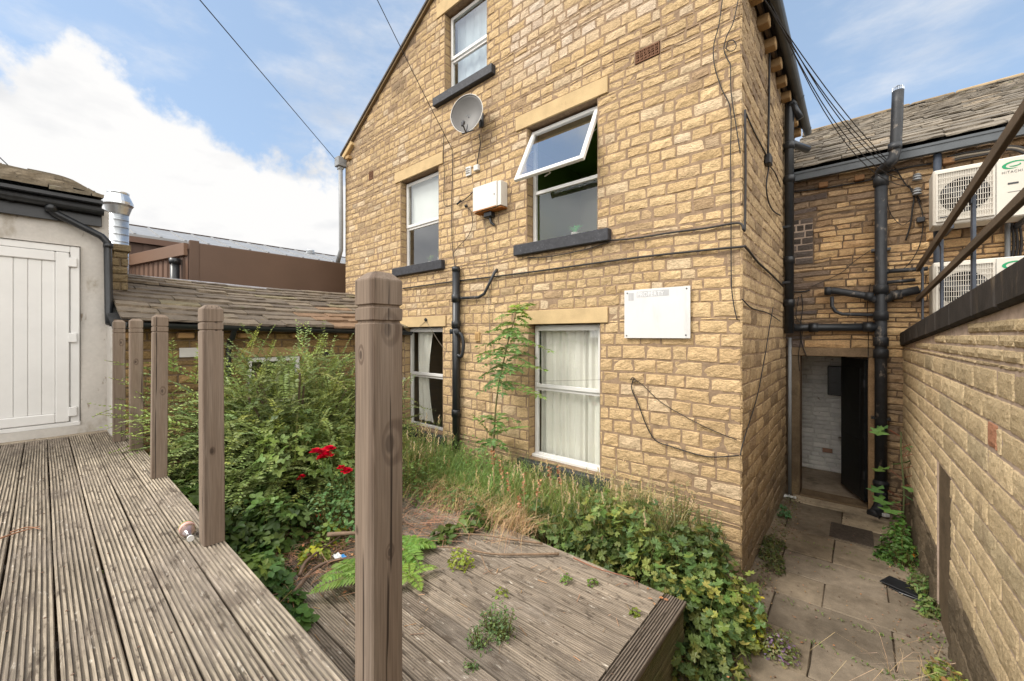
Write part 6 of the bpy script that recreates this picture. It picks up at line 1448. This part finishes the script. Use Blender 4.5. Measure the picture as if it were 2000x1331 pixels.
m = MB(); lv.emit(m, SYC); m.build('foliage', M['leaf'], sy_); st.build('stem', M['stem'], sy_)
mound('leafy_weed', 'bright green weed patch at the foot of the wall beside the manhole', 'weed', [(.30, 5.75, .13, 0, .3), (.34, 5.45, .13, 0, .28), (.2, 5.5, .08, 0, .12), (.36, 6.0, .1, 0, .3)], 620, OVAL, .05, .6, ((.08, .18, .04), (.12, .24, .05)), 38)
mound('ragged_weed', 'ragged weed with an orange flower along the right-hand wall', 'weed', [(.42, 4.85, .1, 0, .2), (.44, 4.6, .09, 0, .15), (.41, 5.1, .07, 0, .14)], 320, LANCE, .06, .35, ((.1, .18, .05), (.16, .2, .07)), 39)
c = onX(1783, 1087, .42); m = MB(); m.lathe([(.002, 0), (.02, .008), (.024, .016), (.006, .018)], (c.x, c.y, c.z), (-.3, -.6, 1), 12); m.tube([(c.x, c.y, c.z), (.44, c.y + .05, .1)], .002, 4); tag(m.build('orange_flower', M['orange']), 'single small orange flower by the right-hand wall', 'flower')
mound('wall_foot_weed', 'yellow-green weeds at the foot of the wall in the near right corner', 'weed', [(.44, 3.55, .14, 0, .22), (.47, 3.3, .16, 0, .28), (.5, 3.05, .15, 0, .3), (.42, 3.75, .1, 0, .16), (.40, 3.2, .12, 0, .1)], 900, OVAL, .042, .62, ((.16, .22, .05), (.24, .27, .06), (.12, .17, .05), (.2, .13, .05)), 40)

# --- grass: curved blades
def blades(mb, rs, region, n, hr, w, cols, lean=.35, heads=None):
    for i in range(n):
        x, y, zb = region(rs); h = rs.uniform(*hr); a = rs.uniform(0, 6.283); ln = lean * h * rs.uniform(.3, 1.6); dx, dy = math.cos(a) * ln, math.sin(a) * ln
        if y + dy > 3.93: dy = -abs(dy)
        if x < -.9 and x + dx > -.95 and y > 3.2: dx = -abs(dx)
        c = jc(cols[rs.randint(len(cols))], .22, rs); sx_, sy2 = -math.sin(a + .6) * w, math.cos(a + .6) * w; vs = []
        for t in (0, .35, .7): k = 1 - t * .55; ox, oy = dx * t * t, dy * t * t; vs += [(x + ox - sx_ * k, y + oy - sy2 * k, zb + h * t * (1 - .12 * t)), (x + ox + sx_ * k, y + oy + sy2 * k, zb + h * t * (1 - .12 * t))]
        tip = (x + dx, y + dy, zb + h * (.93 - .4 * (ln / h) ** 2)); vs.append(tip); mb.add(vs, [(0, 1, 3, 2), (2, 3, 5, 4), (4, 5, 6)], c)
        if heads and rs.rand() < heads[0]:
            for k in range(7):
                q = np.array(tip) + np.array([rs.normal(0, .006), rs.normal(0, .006), -.015 * k]); mb.add([tuple(q), tuple(q + np.array([.007, .003, .012])), tuple(q + np.array([0, .002, .024])), tuple(q + np.array([-.007, -.003, .012]))], [(0, 1, 2, 3)], jc(heads[1], .2, rs))
rs = np.random.RandomState(3); m = MB()
reg = lambda X0, X1, Y0, Y1, z0=.25: (lambda r: (r.uniform(X0, X1), r.uniform(Y0, Y1), z0 + r.uniform(-.05, .05)))
blades(m, rs, reg(-5.0, -2.9, 3.05, 3.9), 3200, (.3, .72), .0032, ((.15, .24, .07), (.19, .27, .09), (.11, .19, .055)), .6, (.03, (.35, .29, .15)))
blades(m, rs, reg(-4.6, -2.6, 2.85, 3.3), 1300, (.2, .5), .003, ((.16, .25, .07), (.22, .26, .1)), .8)
blades(m, rs, reg(-2.9, -1.7, 3.1, 3.9), 1500, (.3, .72), .003, ((.17, .24, .07), (.13, .2, .05), (.28, .28, .12)), .5, (.05, (.36, .31, .18)))
blades(m, rs, reg(-4.6, -3.9, 2.2, 3.2, .4), 500, (.3, .9), .003, ((.16, .22, .06), (.28, .26, .12)), .4, (.2, (.36, .31, .18)))
blades(m, rs, reg(-1.8, -1.2, 3.4, 3.9), 400, (.4, .85), .0025, ((.2, .25, .09), (.32, .29, .15)), .5, (.1, (.36, .31, .18)))
tag(m.build('long_grass', M['leaf']), 'long green and straw-coloured grass along the foot of the gable', 'grass', kind='stuff')
m = MB(); blades(m, rs, reg(-3.9, -2.3, 2.78, 3.1, .38), 1500, (.06, .3), .0022, ((.36, .26, .15), (.3, .2, .11), (.4, .31, .17)), 1.6); blades(m, rs, reg(.15, .5, 3.2, 3.9, .0), 60, (.1, .35), .0016, ((.42, .32, .2), (.36, .27, .16)), 1.3)
tag(m.build('dead_grass', M['litter']), 'flattened dead straw between the lower deck and the long grass', 'dead grass', kind='stuff')
# mixed dark undergrowth in the bed and behind the tall post
m = MB(); lv = Leaves()
for i in range(4200):
    x = rs.uniform(-5.6, -2.4); y = rs.uniform(2.95, 3.92); z = .25 + rs.rand() ** 1.5 * (.62 if y > 3.3 else .35) * (.7 + .4 * clump(x, y, 0)); a = rs.uniform(0, 6.28)
    lv.add((x, y, z), (math.cos(a), math.sin(a), rs.uniform(-.2, .5)), np.array([0, -.3, 1]) + rs.normal(0, .45, 3), rs.uniform(.03, .075), rs.uniform(.015, .035), jc((.09, .165, .04), .35, rs))
for i in range(1500):
    x = rs.uniform(-4.4, -3.7); y = rs.uniform(2.2, 3.2); z = .3 + rs.rand() * .5; a = rs.uniform(0, 6.28)
    lv.add((x, y, z), (math.cos(a), math.sin(a), .2), np.array([0, -.3, 1]) + rs.normal(0, .45, 3), rs.uniform(.03, .07), rs.uniform(.012, .03), jc((.10, .165, .045), .35, rs))
lv.emit(m, LANCE); tag(m.build('undergrowth', M['leaf']), 'mixed green undergrowth below the sapling at the foot of the gable', 'undergrowth', kind='stuff')
# brown seed-head stalks (dock / bluebell) in front of the window
def stalk(x, y, zb, h, label, seed, grp):
    rs = np.random.RandomState(seed); r = thing('dry_flower_stalk', label, 'dead stalk', (x, y, zb), grp); m = MB(); lx, ly = rs.normal(0, .04), rs.normal(0, .04)
    m.tube([(x, y, zb), (x + lx * .5, y + ly * .5, zb + h * .6), (x + lx, y + ly, zb + h)], .0035, 5, (.42, .3, .17)); m.build('stem', M['twig'], r)
    m = MB()
    for k in range(34):
        t = rs.uniform(.52, 1); c = np.array([x + lx * t, y + ly * t, zb + h * t]); a = rs.uniform(0, 6.28); d = np.array([math.cos(a), math.sin(a), .2]) * .016; w = .008
        m.add([tuple(c), tuple(c + d + np.array([w, 0, w])), tuple(c + d * 1.6), tuple(c + d + np.array([-w, 0, -w]))], [(0, 1, 2, 3)], jc((.40, .22, .13), .25, rs))
    m.build('seed_head', M['litter'], r)
for i, (px, py, h) in enumerate(((1000, 925, .42), (1024, 925, .45), (965, 880, .35), (1100, 915, .36), (1075, 905, .3), (985, 900, .4), (1012, 960, .3), (1046, 935, .34))):
    top = onY(px, py, 3.0 if i < 3 or i > 4 else 3.25); stalk(top.x, top.y, max(.2, top.z - h), top.z - max(.2, top.z - h), ['tallest brown seed-head stalk left of the pair of stalks', 'brown seed-head stalk just right of the tallest one', 'slim brown stalk standing among the grass below the sapling', 'dry stalk in front of the large ground-floor window', 'short dry stalk at the left of the large window sill', 'dry stalk leaning between the sapling and the tall pair', 'shortest dry stalk at the edge of the lower deck', 'dry stalk half hidden by the long grass near the window'][i], 60 + i, 'dry stalks in front of the gable')
# ash-like sapling with pinnate leaves
bx = onY(962, 875, 3.72); tx_ = onY(1015, 590, 3.72)
sap = thing('sapling', 'slender sapling with pinnate leaves between the two ground-floor windows', 'sapling', (bx.x, bx.y, .25)); st = MB(); lv = Leaves(); rs = np.random.RandomState(15)
tr = smooth_path([(bx.x, bx.y, .25), tuple(onY(968, 800, 3.7)), tuple(onY(985, 700, 3.68)), tuple(onY(1000, 640, 3.68)), tuple(tx_)], 6); st.tube(tr, list(np.linspace(.014, .004, len(tr))), 7, (.16, .15, .07)); st.build('trunk', M['stem'], sap)
st = MB()
def pinnate(p, d, L, n, leaf, col, droop=.9):
    p = np.array(p); d = unit(np.array(d, float)); pts = [p.copy()]; up = np.array([0, 0, 1.])
    for i in range(n):
        d = unit(d + np.array([0, 0, -droop / n])); p = p + d * L / n; pts.append(p.copy()); s = unit(np.cross(d, up))
        for sg_ in (-1, 1): lv.add(p, unit(d * .5 + s * sg_ + up * rs.uniform(-.25, .1)), unit(up * .4 + np.array([0, -.6, 0]) + rs.normal(0, .6, 3)), leaf * rs.uniform(.8, 1.15), leaf * .36, jc(col, .2, rs))
    lv.add(p, d, up, leaf, leaf * .36, jc(col, .2, rs)); st.tube([tuple(q) for q in pts], .0025, 4, (.2, .22, .08), cap=False)
for (px, py, sp_, nn, col) in ((1012, 600, .10, 5, (.2, .28, .05)), (1005, 625, .2, 8, (.13, .21, .055)), (1000, 655, .28, 10, (.1, .18, .05)), (992, 690, .32, 11, (.09, .17, .05)), (987, 720, .30, 9, (.085, .16, .05)), (980, 745, .26, 6, (.08, .16, .05)), (966, 830, .24, 7, (.1, .18, .05)), (962, 860, .2, 7, (.09, .17, .05)), (965, 780, .1, 0, (.1, .18, .05))):
    p = onY(px, py, 3.69)
    for k in range(nn):
        a = 6.283 * (k + rs.uniform(-.3, .3)) / nn; pinnate(p + Vector((0, 0, rs.uniform(-.08, .08))), (math.cos(a), math.sin(a) * .7 - .15, rs.uniform(.1, .8)), sp_ * rs.uniform(.7, 1.25), 7, .085, col)
for (px, py, qx, qy) in ((1000, 665, 1075, 672), (985, 715, 1060, 708), (990, 680, 935, 690), (985, 745, 1060, 762), (1005, 610, 1035, 590), (985, 760, 1050, 762), (962, 855, 930, 815), (966, 850, 1020, 822)):
    a, b = onY(px, py, 3.68), onY(qx, qy, 3.55); pinnate(a, b - a + Vector((0, 0, .05)), (b - a).length, 9, .085, (.13, .21, .055), .35)
m = MB(); lv.emit(m, LANCE); m.build('foliage', M['leaf'], sap); st.build('leaf_stalks', M['stem'], sap)
# ferns
def fern(x, y, z, fr, label, seed, col=(.13, .24, .05), L=.42, dirs=None):
    rs = np.random.RandomState(seed); r = thing('fern', label, 'fern', (x, y, z)); 
    for k in range(fr):
        a = dirs[k] if dirs else 6.283 * k / fr + rs.uniform(-.3, .3); d = np.array([math.cos(a), math.sin(a), .55]); p = np.array([x, y, z + .02]); n = 20; lv = Leaves(); sm_ = MB(); pts = [p.copy()]; up = np.array([0, 0, 1.]); Lk = L * rs.uniform(.8, 1.15)
        for i in range(n):
            d = unit(d + np.array([0, 0, -.055])); p = p + d * Lk / n; pts.append(p.copy()); s = unit(np.cross(d, up)); nn_ = unit(np.cross(s, d)); t = (i + 1) / n; wl = .115 * math.sin(math.pi * min(1, t * .9 + .12)) ** .8 * (L / .42)
            for sg_ in (-1, 1):
                pd = unit(s * sg_ + d * .35); cc = jc(col, .15, rs)
                lv.add(p, pd, unit(nn_ * .8 + rs.normal(0, .35, 3)), wl, .026 * L / .42 + .004, cc)
        m = MB(); lv.emit(m, LANCE); m.tube([tuple(q) for q in pts[::3]], .002, 4, (.2, .22, .06), cap=False); m.build('frond', M['leaf'], r)
f1 = onZ(790, 1080, .42); fern(f1.x, f1.y, .42, 9, 'bright green fern growing through the lower deck just right of the nearest post', 71, L=.34)
f1 = onZ(800, 1130, .42); fern(f1.x, f1.y, .42, 5, 'smaller fern below the bright one beside the nearest post', 72, L=.22, col=(.16, .26, .05))
f1 = onZ(720, 1150, .42); fern(f1.x, f1.y, .46, 6, 'fern with long fronds reaching left from behind the nearest post', 73, L=.40, dirs=[2.9, 3.3, 3.75, 2.4, 4.2, 3.05], col=(.15, .25, .06))
# weeds on the lower deck
mound('deck_weed', 'feathery green weed growing between boards near the end of the lower deck', 'weed', [(.0, .0, .0, .0, .0)] if False else [(onZ(965, 1215, .45).x, onZ(965, 1215, .45).y, .10, .40, .17), (onZ(935, 1245, .45).x, onZ(935, 1245, .45).y, .08, .40, .12), (onZ(985, 1240, .42).x, onZ(985, 1240, .42).y, .08, .40, .22), (onZ(920, 1300, .42).x, onZ(920, 1300, .42).y, .045, .40, .06)], 700, OVAL, .021, .55, ((.12, .2, .08), (.16, .24, .09)), 81, tilt=.7, shell=.9)
for i, (px, py, s_, lab, col) in enumerate(((900, 1090, .11, 'yellow-green weed tuft among the twigs on the lower deck', (.26, .34, .05)), (1105, 1122, .05, 'tiny weed left of the other seedlings on the lower deck', (.14, .26, .05)), (1158, 1128, .04, 'tiny weed seedling near the middle edge of the lower deck', (.16, .28, .05)), (980, 1148, .045, 'small yellow-green seedling sprouting from a deck joint', (.22, .3, .05)), (1240, 1185, .035, 'tiny yellow-green seedling near the deck end board', (.26, .34, .06)))):
    c = onZ(px, py + 12, .41); mound('deck_seedling', lab, 'weed', [(c.x, c.y, s_, .40, s_ * 1.1)], 120 if i == 0 else 26, OVAL, .03 if i else .035, .6, (col,), 90 + i)
mound('creeping_bramble', 'small bramble sprig lying across the twigs on the lower deck', 'bramble', [(onZ(925, 1010, .5).x, onZ(925, 1010, .5).y, .16, .40, .14), (onZ(870, 1030, .5).x, onZ(870, 1030, .5).y, .12, .40, .1)], 70, BRAMB, .075, .7, ((.11, .2, .05), (.16, .25, .06)), 97, tri=True)
mound('yellowing_weed', 'yellowing leaves among the dead sticks left of the nearest post', 'weed', [(onZ(612, 1080, .5).x, onZ(612, 1080, .5).y, .12, .42, .18), (onZ(640, 1050, .5).x, onZ(640, 1050, .5).y, .12, .42, .2), (onZ(655, 1035, .5).x, onZ(655, 1035, .5).y, .12, .42, .2)], 110, BRAMB, .05, .7, ((.3, .34, .04), (.16, .24, .05), (.2, .26, .06)), 98, tri=True)
mound('ivy_trail', 'dark leaves trailing along the lower edge of the upper deck', 'bramble', [(lambda q: (q.x, q.y, r_, .4, h_))(onZ(a_, b_, .5)) for a_, b_, r_, h_ in ((500, 1085, .13, .2), (530, 1125, .12, .17), (560, 1160, .09, .13), (585, 1195, .07, .12), (475, 1050, .14, .25))], 300, BRAMB, .07, .7, ((.06, .13, .03), (.08, .17, .04)), 99, tri=True)
mound('edge_growth', 'leafy growth creeping onto the back edge of the lower deck beneath the sapling', 'weed', [(onZ(900, 1000, .5).x, 2.86, .16, .36, .2), (onZ(850, 985, .5).x, 2.9, .2, .36, .26), (-3.6, 2.75, .2, .36, .3), (-3.95, 2.4, .22, .38, .36), (-4.1, 2.0, .2, .38, .4)], 900, OVAL, .045, .55, ((.11, .2, .06), (.15, .24, .07), (.09, .16, .05)), 101)
# dead sticks and litter on the deck
rs = np.random.RandomState(12); m = MB()
c0 = onZ(600, 1060, .42); c1_ = onZ(845, 1020, .42)
for i in range(900):
    x = c0.x + rs.normal(0, .38); y = c0.y + rs.normal(0, .30) + (x - c0.x) * -.1
    if i % 4 == 0: x = c1_.x + rs.normal(0, .28); y = min(2.84, c1_.y + rs.normal(0, .2))
    a = rs.uniform(0, 3.14); L = rs.uniform(.05, .28); z = .415 + abs(rs.normal(0, .04))
    if y < .68: continue
    m.tube([(x - math.cos(a) * L / 2, y - math.sin(a) * L / 2, z), (x + rs.normal(0, .01), y + rs.normal(0, .01), z + .015), (x + math.cos(a) * L / 2, y + math.sin(a) * L / 2, z + rs.uniform(-.02, .03))], rs.uniform(.001, .0028), 4, jc((.24, .15, .095), .35, rs), cap=False)
for i in range(420):
    x = rs.uniform(-4.4, -.95); y = rs.uniform(.7, 2.86); a = rs.uniform(0, 3.14); L = rs.uniform(.01, .09); z = .408
    if rs.rand() < (x + 4.4) / 4.2: continue
    m.tube([(x - math.cos(a) * L / 2, y - math.sin(a) * L / 2, z), (x + math.cos(a) * L / 2, y + math.sin(a) * L / 2, z + .004)], rs.uniform(.001, .003), 4, jc((.3, .2, .12), .4, rs), cap=False)
tag(m.build('twig_litter', M['litter']), 'matted dead twigs and needles on the lower deck', 'twig litter', kind='stuff')
m = MB(); lv = Leaves()
for i in range(500):
    if i < 260: x, y, z = c0.x + rs.normal(0, .45), c0.y + rs.normal(0, .35), .42 + abs(rs.normal(0, .03))
    elif i < 380: x, y, z = rs.uniform(-1.3, -.6), rs.uniform(2.7, 3.1), rs.uniform(.0, .42) if False else (.41 if rs.rand() < .3 else .02)
    else: x, y, z = rs.uniform(-.7, .55), rs.uniform(2.6, 6.8), .012
    if y < .68: continue
    if z > .3 and (x > -.92 or y > 2.86): z = .1
    a = rs.uniform(0, 6.28); s_ = .03 if i < 380 else .016; lv.add((x, y, z), (math.cos(a), math.sin(a), rs.uniform(-.1, .3)), np.array([0, 0, 1]) + rs.normal(0, .3, 3), s_ * rs.uniform(.5, 1.4), s_ * .6, jc((.26, .14, .07) if rs.rand() < .7 else (.12, .08, .05), .3, rs))
lv.emit(m, OVAL); tag(m.build('fallen_leaves', M['litter']), 'scattered brown fallen leaves on deck and paving', 'leaf litter', kind='stuff')
def stick(pts, r, label, z=None, col=(.26, .18, .12), name='stick'):
    P = [onZ(a, b, c_) for a, b, c_ in pts]; mb = MB(); sp_ = smooth_path(P, 5); mb.tube(sp_, list(np.linspace(r, r * .45, len(sp_))), 7, col); return tag(mb.build(name, M['twig'], smooth=True), label, 'stick', 'dead sticks lying on the lower deck')
stick([(1092, 1082, .42), (1030, 1083, .425), (960, 1082, .43), (890, 1070, .44), (800, 1068, .43)], .011, 'long brown stick lying across the middle of the lower deck')
stick([(1060, 1062, .43), (1000, 1054, .44), (940, 1045, .45), (880, 1042, .45)], .010, 'reddish stick lying just behind the long brown one')
stick([(570, 1165, .43), (610, 1115, .47), (650, 1095, .5), (700, 1090, .5)], .017, 'thick forked stick left of the nearest post', col=(.17, .12, .09))
stick([(585, 1125, .46), (600, 1095, .5), (640, 1065, .52), (665, 1048, .5)], .014, 'curved dark stick behind the forked one', col=(.16, .11, .08))
stick([(622, 1112, .5), (655, 1123, .47), (700, 1122, .46)], .006, 'thin curved twig beside the forked stick')
stick([(640, 1045, .6), (690, 1042, .6), (740, 1045, .55)], .020, 'stubby cut branch lying behind the nearest post', col=(.24, .17, .12))
stick([(784, 962, .43), (820, 970, .44), (838, 976, .43)], .010, 'short stick at the far end of the lower deck', col=(.36, .27, .18))
stick([(788, 1000, .44), (800, 985, .45), (820, 972, .44)], .008, 'dark short stick crossing near the far end of the deck')
stick([(940, 1085, .45), (950, 1110, .44), (965, 1122, .43), (985, 1112, .43)], .005, 'thin bent twig on the boards near the long stick')
stick([(1120, 1090, .43), (1170, 1112, .43), (1240, 1130, .43)], .006, 'thin reddish stem along the edge under the geraniums', col=(.3, .14, .09))
stick([(690, 885, .9), (676, 930, .8), (668, 960, .7)], .010, 'pale broken cane leaning behind the nearest post', col=(.5, .36, .22))
stick([(0, 1052, DZ + .012), (35, 1040, DZ + .012), (78, 1028, DZ + .012)], .005, 'thin reddish twig lying on the upper deck', col=(.3, .16, .1))
stick([(20, 1040, DZ + .012), (55, 1030, DZ + .012), (80, 1034, DZ + .012)], .004, 'second thin twig beside the reddish one on the upper deck', col=(.3, .16, .1))
c = onZ(660, 1092, .45); crumple('wrapper', Vector((c.x, c.y, .46)), .1, 'white_paper', 'white sweet wrapper among the sticks', 'litter', 8); crumple('wrapper', Vector((c.x + .05, c.y + .02, .475)), .05, 'blue', 'small blue wrapper scrap among the sticks', 'litter', 9)
c = onZ(518, 1085, .42); m = MB(); m.lathe([(.05, 0), (.07, .14), (.075, .145), (.068, .14), (.045, .02)], (c.x, c.y, .41), (.45, -.5, .7), 20); tag(m.build('plant_pot', M['plastic_black']), 'black plastic plant pot lying tipped among the brambles', 'pot')

# moss and tiny weeds along the paving joints, dirt along the wall feet
rs = np.random.RandomState(44); lv = Leaves()
for i in range(900):
    k = rs.rand()
    if k < .35: x, y = rs.uniform(-.74, -.6), rs.uniform(4.1, 6.7)
    elif k < .7: x, y = .46 + rs.uniform(-.12, .03), rs.uniform(2.9, 6.6)
    else:
        yy = (3.62, 4.05, 4.9, 5.35)[rs.randint(4)]; x0_ = (-.3, .1, -.5, .2)[rs.randint(4)]; x, y = x0_ + rs.normal(0, .12), yy + rs.normal(0, .012)
    a = rs.uniform(0, 6.28); lv.add((x, y, .006), (math.cos(a), math.sin(a), .8), (0, 0, 1), rs.uniform(.012, .035), .010, jc((.10, .15, .04), .3, rs))
m = MB(); lv.emit(m, LANCE); tag(m.build('joint_moss', M['leaf']), 'moss and tiny weeds in the joints and edges of the alley paving', 'moss', kind='stuff')
m = MB()
for i in range(1400):
    k = rs.rand(); x, y = (rs.normal(-.66, .07), rs.uniform(3.9, 6.85)) if k < .4 else ((.44 + rs.normal(0, .08), rs.uniform(2.7, 6.8)) if k < .8 else (rs.uniform(-.6, .45), rs.uniform(2.7, 6.8)))
    if x < -.76 or x > .52: continue
    s_ = rs.uniform(.002, .009) * (1 if k < .8 else .7); a = rs.uniform(0, 3); m.obox((x, y, .006 + s_ * .3), (math.cos(a), math.sin(a), .2), (-math.sin(a), math.cos(a), .1), (0, 0, 1), s_, s_ * .7, s_ * .4, jc((.16, .12, .08), .5, rs))
tag(m.build('grit', M['litter']), 'grit and dry crumbs gathered along the alley edges', 'grit', kind='stuff')
